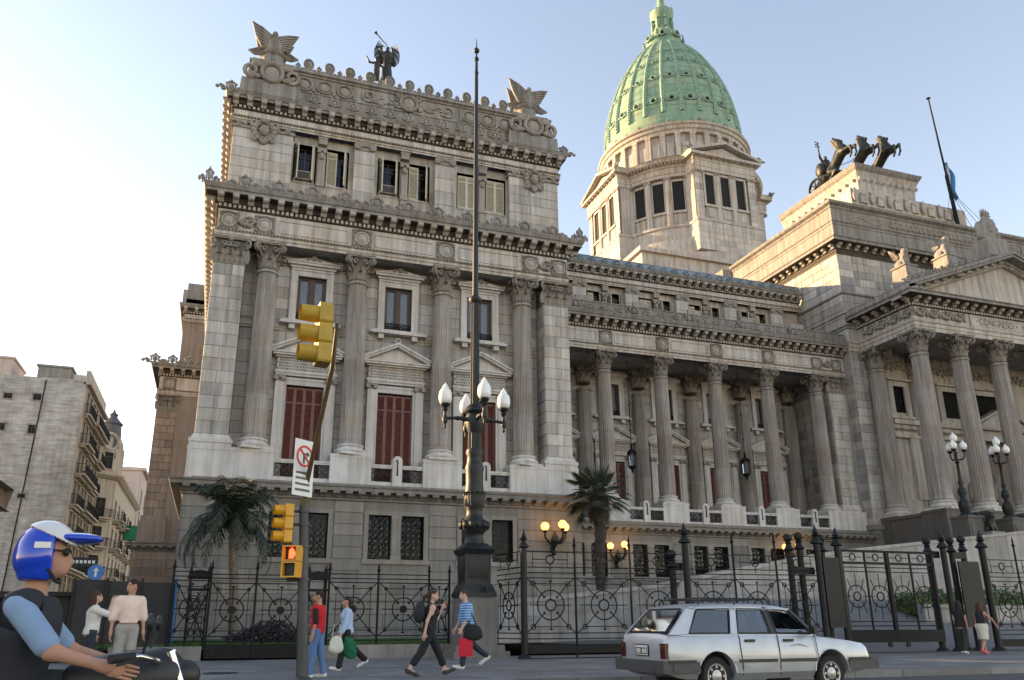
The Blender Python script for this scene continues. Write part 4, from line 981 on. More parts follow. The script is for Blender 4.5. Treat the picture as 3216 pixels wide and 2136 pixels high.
m = MB(); m.tone = .2; m.box(44.4, 2*XC-44.4, YF+.2, YV, AZ0+.02, AZ0+.4); m.build('portico_ceiling', 'stone', PAL)
# portico columns on dark granite
PSH, PCP, PBS = shaft_mesh(.64, .54, 18.98-8.2-.62), corinthian(.54, 1.62, .84), base_mesh(.64, .62)
for x in PZ: column(x, 40.35, 8.2, (PSH, PCP, PBS), .62, 18.98-8.2)
column(44.95, 44.4, 8.2, (PSH, PCP, PBS), .62, 18.98-8.2); column(48.7, 44.7, 8.2, (PSH, PCP, PBS), .62, 18.98-8.2)
m = MB(); m.tone = .5; m.box(43.9, 46.1, 43.5, 45, .5, 8.2); m.box(43.95, 2*XC-43.9, 41.2, 45, .5, 7.0)
for x in PZ: m.box(x-1.0, x+1.0, 39.35, 41.3, .5, 8.05); m.box(x-1.06, x+1.06, 39.29, 41.3, 8.05, 8.2)
m.box(43.8, 45.2, 41.3, 44, .5, 7.9); m.box(43.7, 45.3, 41.3, 44, 7.9, 8.1); m.build('stylobate', 'granite_dark', PAL)
m = MB(); m.tone = .3; m.box(44.9, 2*XC-44.9, 41.3, 45.1, 7.0, 7.6); m.build('portico_floor', 'granite_dark', PAL)
# wall inside the portico
ops = [(46.45, 47.5, 16.05, 18.05), (51.2, 57.8, 16.0, 18.05)]
w = MB(); w.tone = .6; wallholes(w, 45.2, 64, 7.6, AZ0+.1, YV-.35, YV-.02, ops); w.build('portico_wall', 'stone_trim', PAL)
m = MB(); m.tone = .7
for a, b, c, d in ops:
    m.box(a-.45, a, YV-.5, YV-.1, c-.3, d+.4); m.box(b, b+.45, YV-.5, YV-.1, c-.3, d+.4); m.box(a, b, YV-.5, YV-.1, d, d+.4); m.box(a-.6, b+.6, YV-.62, YV-.1, c-.5, c-.3); m.box(a-.6, b+.6, YV-.7, YV-.1, d+.4, d+.55)
m.box(45.9, 48.2, YV-.75, YV-.3, 15.1, 15.45); m.box(45.9, 48.2, YV-.55, YV-.3, 14.25, 15.1); m.box(46.0, 48.1, YV-.48, YV-.3, 8.3, 9.6); m.box(47.3, 48.1, YV-.6, YV-.3, 9.6, 14.2); m.box(45.9, 48.2, YV-.66, YV-.3, 14.1, 14.27)
m.box(49.6, 52.6, YV-.8, YV-.3, 15.1, 15.5); m.box(49.6, 52.6, YV-.6, YV-.3, 14.2, 15.1); m.box(49.8, 50.5, YV-.62, YV-.3, 7.6, 14.2)
m.build('portico_surround', 'stone_trim', PAL)
g = MB()
for k in range(14): g.ring((46.0+k*.15, YV-.58, 14.7), .1, .035, 8, 4)
for k in range(40): g.ball((45.6+k*.45, YV-.4, 19.75+.12*math.sin(k*2.1)), (.2, .1, .25), 6, 5); g.ball((45.8+k*.45, YV-.42, 19.45+.1*math.cos(k*1.7)), (.14, .1, .18), 6, 5)
for k in range(20): g.ring((49.8+k*.15, YV-.62, 14.65), .1, .035, 8, 4)
g.build('carved_frieze', 'stone_carved', PAL, 60)
grille(1.05, 2.0, .26, PAL, (46.97, YV-.25, 16.05)); room(46.4, 47.6, 16, 18.1, YV-.02)
for k in range(3): grille(2.2, 2.05, .4, PAL, (52.3+2.2*k, YV-.25, 16.0))
room(51.2, 57.8, 15.9, 18.1, YV-.02)
m = MB(); m.tone = .7                                     # pedimented doorway in the centre
m.poly([(53.4, 15.35), (59.0, 15.35), (56.2, 16.75)], YV-1.1, YV-.3); m.poly([(53.0, 15.3), (56.2, 16.8), (56.2, 17.0), (52.7, 15.42)], YV-1.3, YV-.3); m.poly([(59.4, 15.3), (59.7, 15.42), (56.2, 17.0), (56.2, 16.8)], YV-1.3, YV-.3); m.box(52.7, 59.7, YV-1.3, YV-.3, 15.1, 15.3); m.box(53.2, 59.2, YV-1.0, YV-.3, 14.3, 15.1); m.box(53.2, 54.2, YV-.9, YV-.3, 7.6, 14.3); m.ring((56.2, YV-1.2, 17.2), .16, .05, 12, 5)
m.build('doorway', 'stone_trim', PAL); MB().box(54.2, 58.2, YV-.5, YV-.4, 7.6, 14.3).build('door', 'wood_dark', PAL)
for i, (x, lb) in enumerate(((51.6, 'draped stone caryatid figure behind the portico lamp, left'), (53.9, 'draped stone caryatid figure between portico columns, right'))):
    f = [rcone((0, 0, .1), (0, 0, 2.0), .5, .38), rcone((0, 0, 2.0), (0, 0, 3.0), .36, .42), ell((0, 0, 3.75), (.2, .23, .3)), rcone((-.42, 0, 3.1), (-.5, -.05, 2.1), .14, .11), rcone((.42, 0, 3.1), (.3, -.3, 2.4), .14, .11), rcone((0, 0, 3.1), (0, 0, 3.6), .15, .13)]
    s = sdf_mb(f, .08, .12, noise=lambda P: .035*np.sin(P[:, 0]*22+P[:, 2]*2)*(P[:, 2] < 3)); t = thing('statue', lb, 'statue', (x, 43.6, 7.6)); s.build('figure', 'stone_carved', t, 60, local=True); b = MB(); b.tbox(0, 0, -.0, .55, .6, .6, .5, .5); b.v = [(a, c, d-.45) for a, c, d in b.v]; b.build('plinth', 'stone_trim', t, local=True)
# upper centre block
zc0 = z2+.36
m = MB(); m.tone = .5; m.box(VX+.02, 2*XC-VX, YV+.02, YV+.6, zc0, 28.7); m.build('upper_wall', 'stone', PAL)
ashlar(VX, XC+6, zc0, 25.2, YV+.02, .66, 2.2, tb=.3, tv=.3, mat='stone_trim'); ashlar(VX, XC+6, 25.42, 28.6, YV+.02, .64, 1.5, tb=.6, tv=.5); ashlar(-57.5, -YV, 25.42, 28.6, .02, .64, 1.5, (), 'stone', MXL(VX), dist=50, tb=.5, tv=.5); ashlar(-57.5, -YV, zc0, 25.2, .02, .66, 2.2, (), 'stone_trim', MXL(VX), dist=50, tb=.3)
m = MB(); m.sweep([(VX, 58), (VX, YV), (2*XC-VX, YV)], [(0, 25.2), (.1, 25.25), (.14, 25.33), (.1, 25.4), (0, 25.42)]); m.build('string_course', 'stone_grime', PAL)
bp = [(VX, 58), (VX, YV), (2*XC-VX, YV)]
m = MB(); m.tone = .6; m.sweep(bp, [(0, 28.55), (.05, 28.6), (.05, 28.75), (.1, 28.78), (.1, 28.92), (.18, 28.95), (.2, 29.3), (.85, 29.32)]); m.build('bed_mould', 'stone_soot_shade', PAL)
m = MB(); m.tone = .4; m.sweep(bp, [(.85, 29.31), (.9, 29.32), (.9, 29.5), (1.0, 29.6), (-.2, 29.75)]); m.build('cornice', 'stone_grime', PAL)
modillions(MOD2, (VX-.2, 58), (VX-.2, YV-.2), 29.3, .8); modillions(MOD2, (VX-.2, YV-.2), (2*XC-VX-8, YV-.2), 29.3, .8)
ab = [(VX+.35, 58), (VX+.35, YV+.35), (2*XC-VX-.35, YV+.35)]
m = MB(); m.tone = .4; m.sweep(ab, [(0, 29.6), (.3, 29.7), (.3, 31.0), (.25, 31.05), (.25, 31.2), (.3, 31.25), (.3, 31.4), (.4, 31.5), (.4, 32.5), (.5, 32.6), (.5, 32.7), (.75, 32.85), (.8, 33.05), (-1.5, 33.2)]); m.build('attic_course', 'stone_grime', PAL)
for i in range(20): inst(RSM, 'boss', PAL, (49.5+i*.55, YV-.06, 31.95), s=1.15)
g = MB()
for k in range(26): g.ball((45.0+random.uniform(0, 3.6), YV-.05, 32.0+random.uniform(-.35, .35)), (random.uniform(.1, .22), .08, random.uniform(.07, .15)), 6, 4)
g.build('carved_panel', 'stone_carved', PAL, 60)
# stepped pedestal under the chariot
yb = 58
m = MB(); m.tone = .6; m.box(45.6, 2*XC-45.6, 46.4, yb, 33.1, 33.6); m.box(47.6, 2*XC-47.6, 47.0, yb, 33.6, 36.2); m.build('stepped_base', 'stone_trim', PAL)
for i in range(13):
    x = 47.9+i*.92; q = MB(); 
    if i % 2: q.box(x-.35, x+.35, 46.85, 47.05, 34.9, 35.6); q.ball((x, 46.9, 35.75), (.3, .12, .2), 8, 5)
    else: q.ball((x, 46.85, 35.4), (.22, .14, .5), 10, 7); q.ball((x, 46.85, 36.0), (.16, .12, .22), 7, 5)
    q.build('shield', 'stone_trim', PAL, 50)
m = MB(); m.tone = .55
for z0, z1, a0, a1 in ((36.2, 37.3, 4.6, 3.15), (37.3, 39.0, 3.15, 3.3), (39.0, 39.5, 3.3, 3.55)):
    y0 = 48.9-(a0-3.4)*.9; y1 = 48.9-(a1-3.4)*.9
    vs = [(XC-a0, y0, z0), (XC+a0, y0, z0), (XC+a0, yb+1, z0), (XC-a0, yb+1, z0), (XC-a1, y1, z1), (XC+a1, y1, z1), (XC+a1, yb+1, z1), (XC-a1, yb+1, z1)]
    m.add(vs, [(0, 3, 2, 1), (4, 5, 6, 7), (0, 1, 5, 4), (1, 2, 6, 5), (2, 3, 7, 6), (3, 0, 4, 7)])
m.build('chariot_pedestal', 'stone_trim', PAL)
m = MB(); m.tone = .4; m.sweep([(XC-3.5, yb+1), (XC-3.5, 48.82), (XC+3.5, 48.82), (XC+3.5, yb+1)], [(0, 39.5), (.05, 39.55), (.2, 39.75), (.25, 39.9), (.3, 40.0), (.3, 40.06), (-3.4, 40.1)]); m.build('pedestal_cornice', 'stone_grime', PAL)
g = MB(); g.tone = .6
for i in range(10): g.ball((XC-3.2+i*.71, 48.8, 38.75), (.13, .14, .2), 6, 5)
for i in range(10): g.ball((XC-3.42, 49.4+i*.9, 38.75), (.14, .13, .2), 6, 5)
g.build('bracket_row', 'stone_trim', PAL, 60)

# ================= dome
DX, DY = 53.9, 82.8
def ringm(name, mat, prof, n=96, tone=.5, smooth=30):
    m = MB(); m.tone = tone; m.lathe(prof, n, (DX, DY, 0)); return m.build(name, mat, PAL, smooth)
ringm('dome_podium', 'stone', [(11.6, 30), (11.6, 42.2), (11.2, 42.5), (10.9, 44.3), (10.5, 44.5), (10.4, 46.0), (10.6, 46.1), (10.6, 46.4), (10.2, 46.5)], 64)
ringm('drum', 'stone', [(9.5, 46.3), (9.5, 53.3)], 96, .3)
m = MB(); m.tone = .6; m.box(DX-13.5, DX+13.5, DY-13.5, DY+13.5, 26, 39.5); m.box(DX-13.9, DX+13.9, DY-13.9, DY+13.9, 39.5, 40.0); m.build('drum_base', 'stone', PAL)
ringm('drum_entablature', 'stone_trim', [(9.4, 53.1), (10.1, 53.1), (10.1, 53.5), (10.2, 53.55), (10.2, 54.2), (10.35, 54.3), (10.35, 54.7), (10.9, 54.8), (11.0, 55.1), (11.1, 55.2), (9.8, 55.4)], 96)
def polar(a, r): return DX+r*math.cos(a), DY+r*math.sin(a)
dm = modil_mesh(.4, .22, .2); IC = ionic(.62, .4, .45); 
DSH = MB(); DSH.tone = .6; DSH.lathe([(.48, 0), (.4, .25), (.38, .3), (.37, 3.0), (.32, 6.2)], 14); DSHM = DSH.mesh('drum_column', 'stone', 40)
def facing(a): return a+PI/2                     # rotation so that local -y points along angle a
for q in range(4):                              # curved bays on the diagonals
    ac = -PI/2-PI/4+q*PI/2
    for k in (-1, 0, 1):
        a = ac+k*R_(14.2); x, y = polar(a, 9.52); M = Matrix.Translation((x, y, 0)) @ Matrix.Rotation(facing(a), 4, 'Z')
        f = MB(); f.tone = .6
        for s in (-1, 1): f.box(*sorted((s*.68, s*.92)), -.2, .2, 48.3, 52.9, M)
        f.box(-.68, .68, -.2, .2, 52.6, 52.9, M); f.box(-1.0, 1.0, -.35, .2, 48.3, 48.6, M); f.box(-.85, .85, -.12, .2, 46.6, 48.3, M); f.box(-.6, .6, -.17, .2, 46.9, 48.0, M); F = f.build('drum_window_frame', 'stone', PAL)
        p = MB(); p.box(-.68, .68, -.08, 0, 48.6, 52.6, M); p.build('pane', 'dark_room', F)
        b = MB()
        for j in range(9): b.box(-.68, .68, -.1, -.09, 48.75+j*.44, 48.83+j*.44, M)
        for j in (-.25, .25): b.box(j-.03, j+.03, -.1, -.085, 48.6, 52.6, M)
        b.build('grille', 'iron_grey', F)
    for k in (-.5, .5, -1.5, 1.5):
        a = ac+k*R_(14.2); x, y = polar(a, 9.85)
        c = inst(DSHM, 'drum_column', PAL, (x, y, 46.5)); inst(IC, 'capital', c, (x+.0*math.cos(a), y, 52.65)); c.children[-1].rotation_euler = (0, 0, facing(a)); c.children[-1].location += Vector((math.cos(a)*.2, math.sin(a)*.2, 0))
    for k in range(-10, 11):
        a = ac+k*R_(2.35); x, y = polar(a, 10.4); o = (x, y, 54.72); MODS.append((dm, o, facing(a), 1))
for q in range(4):                              # pedimented bays
    a = -PI/2+q*PI/2; M = Matrix.Translation((DX, DY, 0)) @ Matrix.Rotation(facing(a), 4, 'Z'); yf = -10.9
    b = MB(); b.tone = .5; b.box(-4.2, 4.2, yf+.35, -8.5, 46.4, 53.2, M); b.box(-4.5, 4.5, yf-.3, -8.5, 42.4, 46.1, M); b.box(-4.6, 4.6, yf-.4, -8.5, 46.1, 46.4, M); B = b.build('drum_pavilion', 'stone', PAL)
    if q in (0, 3):
        for s in (-1, 1): ashlar(s*3.7-.5, s*3.7+.5, 46.4, 52.7, yf+.05, .75, 1.1, (), 'stone', M, dist=78, tb=.6)
        ashlar(-4.5, 4.5, 42.4, 46.1, yf-.3, .7, 2.2, (), 'stone', M, dist=78, tb=.6, tv=.3)
    e = MB(); e.tone = .65; e.box(-4.3, 4.3, yf-.05, -8.5, 53.0, 53.5, M); e.box(-4.35, 4.35, yf-.1, -8.5, 53.5, 54.3, M); e.box(-4.4, 4.4, yf-.15, -8.5, 54.3, 54.75, M); e.box(-4.9, 4.9, yf-.7, -8.5, 54.75, 55.1, M); e.poly([(-4.3, 55.1), (4.3, 55.1), (0, 56.55)], yf-.05, -8.5, M)
    for s in (-1, 1): e.poly([(s*4.9, 55.1), (0, 56.75), (0, 57.1), (s*5.0, 55.4)], yf-.75, -8.5, M)
    e.build('entablature', 'stone_trim', B)
    for k in range(11):
        p = M @ Vector((-4.4+k*.88, yf-.15, 54.74)); MODS.append((dm, tuple(p), facing(a), 1))
    for k in range(8):
        for s in (-1, 1): p = M @ Vector((s*(4.5-k*.58), yf-.1, 55.05+.42+k*.2)); MODS.append((dm, tuple(p), facing(a), .8))
    for k in (-1, 0, 1):
        f = MB(); f.tone = .6; xo = k*2.15
        for s in (-1, 1): f.box(*sorted((xo+s*.62, xo+s*.85)), yf+.1, yf+.6, 48.3, 52.9, M)
        f.box(xo-.62, xo+.62, yf+.1, yf+.6, 52.6, 52.9, M); f.box(xo-.9, xo+.9, yf, yf+.6, 48.3, 48.6, M); f.box(xo-.7, xo+.7, yf+.2, yf+.6, 46.7, 48.3, M); f.box(xo-.5, xo+.5, yf+.15, yf+.6, 47.0, 48.0, M); F = f.build('window_frame', 'stone', B)
        p = MB(); p.box(xo-.62, xo+.62, yf+.3, yf+.4, 48.6, 52.6, M); p.build('pane', 'dark_room', B); g = MB()
        for j in range(9): g.box(xo-.62, xo+.62, yf+.28, yf+.295, 48.75+j*.44, 48.83+j*.44, M)
        g.build('grille', 'iron_grey', B)
    for k in (-.5, .5):
        p = M @ Vector((k*2.15, yf+.3, 46.4)); c = inst(DSHM, 'drum_column', PAL, p); p.z = 52.6; p2 = M @ Vector((k*2.15, yf+.12, 52.6)); inst(IC, 'capital', c, p2, (0, 0, facing(a)))
    for s in (-1, 1):
        p = M @ Vector((s*3.7, yf+.0, 52.62)); inst(IC, 'capital', B, p, (0, 0, facing(a)), s=(1.5, 1, 1)); p = M @ Vector((s*4.8, yf-.5, 55.3)); inst(AF, 'antefix', B, p, (0, 0, facing(a)), s=1.1)
# upper drum with square coffers
ringm('upper_drum', 'stone', [(9.6, 55.3), (9.6, 56.0), (9.35, 56.1), (9.1, 56.2), (9.1, 59.9)], 96, .5)
for i in range(32):
    a = 2*PI*(i+.5)/32; x, y = polar(a, 9.1); p = MB(); p.tone = .6; M = Matrix.Translation((x, y, 0)) @ Matrix.Rotation(facing(a), 4, 'Z'); p.box(-.32, .32, -.42, .1, 56.3, 59.5, M); p.box(-.36, .36, -.47, .1, 59.2, 59.5, M); p.build('upper_pilaster', 'stone', PAL)
    a = 2*PI*i/32; x, y = polar(a, 9.1); q = MB(); q.tone = .8; M = Matrix.Translation((x, y, 0)) @ Matrix.Rotation(facing(a), 4, 'Z'); q.box(-.48, .48, -.12, .1, 56.5, 58.4, M); q.box(-.38, .38, -.15, .1, 56.7, 58.2, M); q.build('coffer', 'stone_trim', PAL)
ringm('upper_cornice', 'stone_trim', [(9.0, 59.5), (9.55, 59.5), (9.6, 59.9), (9.8, 60.0), (9.85, 60.4), (10.05, 60.5), (10.1, 60.75), (9.3, 60.9)], 96)
for i in range(32): a = 2*PI*i/32; x, y = polar(a, 9.75); inst(AF, 'antefix', PAL, (x, y, 60.75), (0, 0, facing(a)), s=1.0 if i % 2 else .7)
prof = [(9.3, 60.7), (9.32, 61.2), (9.15, 61.35), (9.2, 61.9), (9.0, 62.1), (9.02, 62.8), (8.88, 63.0)]
dome = [(8.85, 63.0), (8.86, 64.0), (8.75, 65.4), (8.55, 66.8), (8.22, 68.3), (7.8, 69.9), (7.25, 71.5), (6.6, 73.1), (5.75, 74.8), (4.75, 76.4), (3.7, 77.8), (2.9, 78.6)]
ringm('dome_base_ring', 'copper', prof, 96)
DM = ringm('dome', 'copper', dome, 96, .5, 80)
dpr = np.array(dome); seg = np.r_[0, np.cumsum(np.linalg.norm(np.diff(dpr, axis=0), axis=1))]
def dpt(s): return np.interp(s, seg, dpr[:, 0]), np.interp(s, seg, dpr[:, 1])
def dnorm(s):
    r0, z0 = dpt(s-.2); r1, z1 = dpt(s+.2); return math.atan2(r0-r1, z1-z0)      # tilt of normal above the horizon
bead = MB()
for s in np.arange(1.0, seg[-1]-.8, 1.15):
    q, z = dpt(s); m = MB(); m.ring((DX, DY, z), q+.005, .028, 72, 4, 'z'); m.build('sheet_seam', 'copper_seam', DM, 60)
for i in range(24):
    a = 2*PI*(i+.5)/24; r = MB()
    pts = []; rs = []
    for s in np.linspace(.1, seg[-1], 22): q, z = dpt(s); pts.append(polar(a, q+.02)+(z,)); rs.append(.3-.16*s/seg[-1])
    r.tube(pts, rs, 6); r.build('rib', 'copper_trim', DM, 60)
    for s in np.arange(.5, seg[-1]-1.2, .42):
        q, z = dpt(s); f = .3-.14*s/seg[-1]; x, y = polar(a, q+f*.85); bead.ball((x, y, z), f*.55, 6, 4)
bead.build('rib_beads', 'copper_trim', DM, 60, kind='stuff')
oc = MB(); oc.ring((0, -.1, 0), .34, .1, 16, 5); oc.ball((0, 0, .0), (.26, .05, .26), 10, 5)
for s in (-1, 1): oc.tube([(s*.3, -.06, -.18), (s*.55, -.06, -.3), (s*.8, -.06, .08), (s*.95, -.06, .12)], [.1, .09, .07, .04], 5)
OC = oc.mesh('oculus', 'copper_trim', 60); od = MB(); od.ball((0, -.05, 0), (.24, .08, .24), 10, 5); OD = od.mesh('oculus_pane', 'dark_room', 60)
for i in range(24):
    a = 2*PI*i/24
    for s, k in ((2.1, 1.15), (6.2, 1.0), (9.6, .8), (12.2, .62)):
        q, z = dpt(s); t = dnorm(s); x, y = polar(a, q)
        o = inst(OC, 'oculus', DM, (x, y, z), (0, 0, 0), s=k); o.rotation_euler = (-t, 0, facing(a))
        p = inst(OD, 'pane', o, (0, 0, 0), world=False)
ringm('lantern_base', 'copper', [(2.95, 78.5), (2.7, 78.8), (2.75, 79.3), (2.5, 79.5), (2.55, 80.2), (2.2, 80.6), (1.7, 81.2), (1.45, 82.0), (1.25, 83.0), (1.2, 83.8), (1.4, 84.3), (1.65, 84.9), (1.7, 85.5), (1.5, 85.7), (1.1, 85.8), (.75, 86.2), (.55, 87.2), (.45, 88.6), (.3, 89.5), (.05, 91)], 32, .5, 50)
for i in range(8):
    a = -PI/2+R_(-35)+2*PI*i/8; x, y = polar(a, 2.6); o = inst(OC, 'oculus', PAL, (x, y, 80.2), (0, 0, facing(a)), s=(1.1, 1.6, 1.1)); inst(OD, 'pane', o, (0, 0, 0), world=False)
    b = MB(); px, py = polar(a+PI/8, 2.0); b.ball((px, py, 81.2), (.35, .35, .55), 8, 6); px, py = polar(a+PI/8, 1.45); b.ball((px, py, 83.0), (.28, .28, .8), 8, 6); b.ball((px, py, 84.0), .24, 8, 6); px, py = polar(a+PI/8, 1.65); b.tube([(px, py, 85.4), (px, py, 86.1)], [.12, .05], 6); b.build('lantern_figure', 'copper', PAL, 60)
# roof structures in front of the drum
m = MB(); m.tone = .5; m.box(44, 52, 62, 66, 24, 33.0); m.box(43.7, 52.2, 61.7, 66.2, 33.0, 33.5); m.box(45.5, 51, 62.5, 66, 33.5, 35.2); m.box(52, 64, 63.5, 70, 24, 32); m.build('roof_house', 'stone_grime', PAL)

# ================= rear pavilion on the side street
RX, RY = -5.4, 66.8
m = MB(); m.tone = .5; m.box(RX, 4, RY, 84, .2, 21); m.box(RX+1.2, 4, RY+1, 84, 21, 27.5); m.build('rear_pavilion', 'stone_tan', PAL)
for a, z0, z1, yy in ((-.6, .2, 2.3, RY-.5), (-.4, 2.3, 6.5, RY-.3)): ashlar(RX+a, 4, z0, z1, yy, .6, 1.8, (), 'stone_tan', dist=70); MB().box(RX+a, 4, yy, RY+1, z0, z1).build('rear_base', 'stone_tan', PAL)
ashlar(RX, RX+1.5, 9.2, ZN, RY-.02, .6, .8, (), 'stone_tan'); ashlar(RX+1.5, 4, 7.3, ZN+1.3, RY+.3, .6, 1.2, (), 'stone_tan')
m = MB(); m.box(RX-.25, RX+1.7, RY-.3, RY+1, 7.2, 8.8); m.box(RX-.15, RX+1.6, RY-.2, RY+1, 8.8, 9.2); m.build('pedestal', 'stone_tan', PAL)
inst(PCAP, 'capital', PAL, (RX+.75, RY-.05, ZN)); base_cornice([(RX-.4, 80), (RX-.4, RY-.3), (3, RY-.3)], 6.5, (1,))
entab([(RX, 80), (RX, RY-.05), (3, RY-.05)], 18.76, (.42, 1.06, .96), .78, (1,)); inst(MD, 'medallion', PAL, (RX+.75, RY-.08, 19.22))
entab([(RX+1.2, 80), (RX+1.2, RY+.9), (3, RY+.9)], 25.42, (.3, .38, .8), .5, (1,), MOD2)
for i in range(5): inst(AF, 'antefix', PAL, (RX-.5+i*1.3, RY-.55, 21.18), s=1.2)
m = MB(); m.tone = .4; m.box(RX+.9, 2, RY+1.0, RY+3, 26.7, 28.3); m.box(RX+1.2, RX+2.7, RY+1.2, RY+2.6, 28.3, 29.0); m.build('rear_parapet', 'stone_grime', PAL)
m = MB(); m.add([(RX+3.0, RY+3, 28.2), (4, RY+3, 28.2), (4, RY+8, 33), (RX+4.5, RY+8, 33)], [(0, 1, 2, 3)]); m.add([(RX+3.0, RY+3, 28.2), (RX+4.5, RY+8, 33), (RX+3, RY+14, 28.2)], [(0, 1, 2)]); m.build('rear_roof', 'slate', PAL)
dark.build('unlit_rooms', 'dark_room', PAL)

# ---- stones and modillions: the largest are pieces of their own, the rest one mass
BLK.sort(key=lambda b: -b[0])
WALLP = group_empty('stone_facing', PAL, (7.72, 36.5, .15)); rest = {}
for i, (s_, mb, tn, mat) in enumerate(BLK):
    if i < 300:
        mb.t = [tn]*len(mb.f); mb.build('stone', mat, WALLP)
    else: rest.setdefault(mat, MB()).add(mb.v, mb.f, None, tn)
for mat, mb in rest.items(): mb.build('stonework', mat, PAL, kind='stuff')
cv = Vector((0, 0, CAMZ)); MODS.sort(key=lambda q: (Vector(q[1])-cv).length)
rest = {}
for i, (me, loc, a, s) in enumerate(MODS):
    if i < 300: inst(me, 'modillion', PAL, loc, (0, 0, a), s if s != 1 else None)
    else:
        k = me.materials[0].name; mb = rest.setdefault(k, MB()); M = Matrix.Translation(loc) @ Matrix.Rotation(a, 4, 'Z') @ Matrix.Scale(s, 4)
        mb.add([tuple(v.co) for v in me.vertices], [tuple(p.vertices) for p in me.polygons], M)
for k, mb in rest.items(): mb.build('modillion_course', M_[k], PAL, kind='stuff')
# ------------------------------------------------------------------ rooftop sculpture
def wing_mb(mb, base, tip, width, side, n=9, th=.05, M=None):
    """a feathered wing from base to tip; side = direction the trailing feathers hang to"""
    b, t, s = Vector(base), Vector(tip), Vector(side)
    L = (t-b)
    for i in range(n):
        q = i/(n-1); p = b+L*(.1+.75*q)*.9; e = b+L*(.35+.65*q)+s*width*(1-.85*q)*(.6+.4*math.sin(PI*q+.4))
        if i == n-1: e = t
        r = th*(1.25-.5*q)*(1+.2*(i % 2)); mb.tube([p, p.lerp(e, .5)+s*.03, e], [r*1.3, r*1.2, r*.35], 5, M)
    mb.tube([b, b+L*.5-s*width*.12, b+L*.85-s*width*.06, t], [th*2.4, th*2.2, th*1.4, th*.4], 6, M)
    vs = [tuple(b-s*width*.1), tuple(b+s*width*.55), tuple(b+L*.45+s*width*.5), tuple(t), tuple(b+L*.55-s*width*.1)]
    nrm = L.cross(s).normalized()*th*.5
    vs2 = [tuple(Vector(v)+nrm) for v in vs]+[tuple(Vector(v)-nrm) for v in vs]; mb.add(vs2, [(0, 1, 2, 3, 4), (9, 8, 7, 6, 5)]+[(i, i+5, (i+1) % 5+5, (i+1) % 5) for i in range(5)], M)
def winged(loc, lab):
    t = thing('winged_sculpture', lab, 'sculpture', loc, 0, 'winged stone figures on the pavilion corners'); t.scale = (1, 1, .98)
    d = MB(); d.lathe([(.8, 0), (.8, .12), (.6, .25), (.55, .8), (.68, .9), (.68, 1.0)], 24); d.ring((0, -.4, .5), .36, .1, 18, 6); d.build('drum', 'stone_grime', t, 40, local=True)
    for x in (-1, 1):
        zt_ = 2.6 if x < 0 else 2.25
        for y, k in ((-.45, 1.0), (.45, .85)):
            w = MB(); P_ = [(x*.12, 1.9), (x*.5, 2.0), (x*1.22*k, zt_), (x*.98*k, 1.75), (x*.66*k, 1.15), (x*.2, .9)]; w.poly(P_, y-.06, y+.06)
            for f in range(7):
                g = f/6; a = Vector((x*(.14+.04*f), y-.07, 1.85-.13*f)); b = Vector((x*(1.2-.52*g)*k, y-.07, zt_-.02-(zt_-1.15)*g)); w.tube([a, a.lerp(b, .5)+Vector((0, -.03, .04)), b], [.08, .07, .02], 5)
            w.tube([(x*.1, y, 1.85), (x*.5, y, 2.02), (x*1.22*k, y, zt_)], [.12, .1, .03], 6); w.build('wing', 'stone_grime', t, 60, local=True)
        w = MB(); w.poly([(x*.45, 1.35), (x*.8, 1.3), (x*1.3, 1.0), (x*.95, .8), (x*.5, .85)], -.2, -.1)
        for f in range(4): w.tube([(x*.5, -.2, 1.3-.12*f), (x*(1.25-.1*f), -.2, 1.02-.06*f)], [.06, .02], 5)
        w.build('wing', 'stone_grime', t, 60, local=True)
    p = [rcone((0, -.42, .95), (0, -.48, 1.6), .28, .22), ell((0, -.55, 1.98), (.16, .17, .21)), rcone((0, -.46, 1.6), (0, -.52, 1.88), .12, .1), ell((0, -.45, 1.05), (.45, .26, .22)), rcone((-.24, -.5, 1.55), (-.3, -.66, 1.1), .09, .07), rcone((.24, -.5, 1.55), (.3, -.66, 1.1), .09, .07)]
    sdf_mb(p, .05, .08, noise=lambda P: fbm(P, 18, .025)).build('bust', 'stone_grime', t, 60, local=True)
zb = ZATT+.84*2.66
winged((PC-7.2, 37.9, zb), 'stone winged figure with raised wings on the left corner of the pavilion roof')
winged((PC+7.2, 37.9, zb), 'stone winged figure with raised wings on the right corner of the pavilion roof')

# bronze angel with trumpet and child
def robe(h, w): return [rcone((0, 0, .05), (0, 0, h*.5), w*1.25, w*.8), rcone((0, 0, h*.5), (0, 0, h*.78), w*.75, w*.85), rcone((0, 0, h*.8), (0, 0, h*.9), w*.3, w*.25), ell((0, 0, h*.94), (w*.34, w*.4, w*.45))]
AX, AZ = PX(1214, 245, 39.0)
ZTOP = PX(1222, 146, 39.0)[1]; AS = .74
t = thing('bronze_angel', 'dark bronze winged angel blowing a trumpet above the pavilion parapet', 'statue', (AX, 39.0, ZTOP-3.65*AS)); t.scale = (AS, AS, AS)
b = robe(3.6, .42)+[rcone((-.35, 0, 2.8), (-.6, -.1, 3.2), .12, .1), rcone((-.6, -.1, 3.2), (-.45, -.15, 3.45), .1, .08), rcone((.38, 0, 2.8), (.5, -.15, 2.2), .12, .1), rcone((.5, -.15, 2.2), (.1, -.3, 2.1), .1, .08)]
sdf_mb(b, .05, .09, noise=lambda P: .02*np.sin(P[:, 0]*30+P[:, 2]*3)*(P[:, 2] < 2.2)).build('figure', 'bronze', t, 60, local=True)
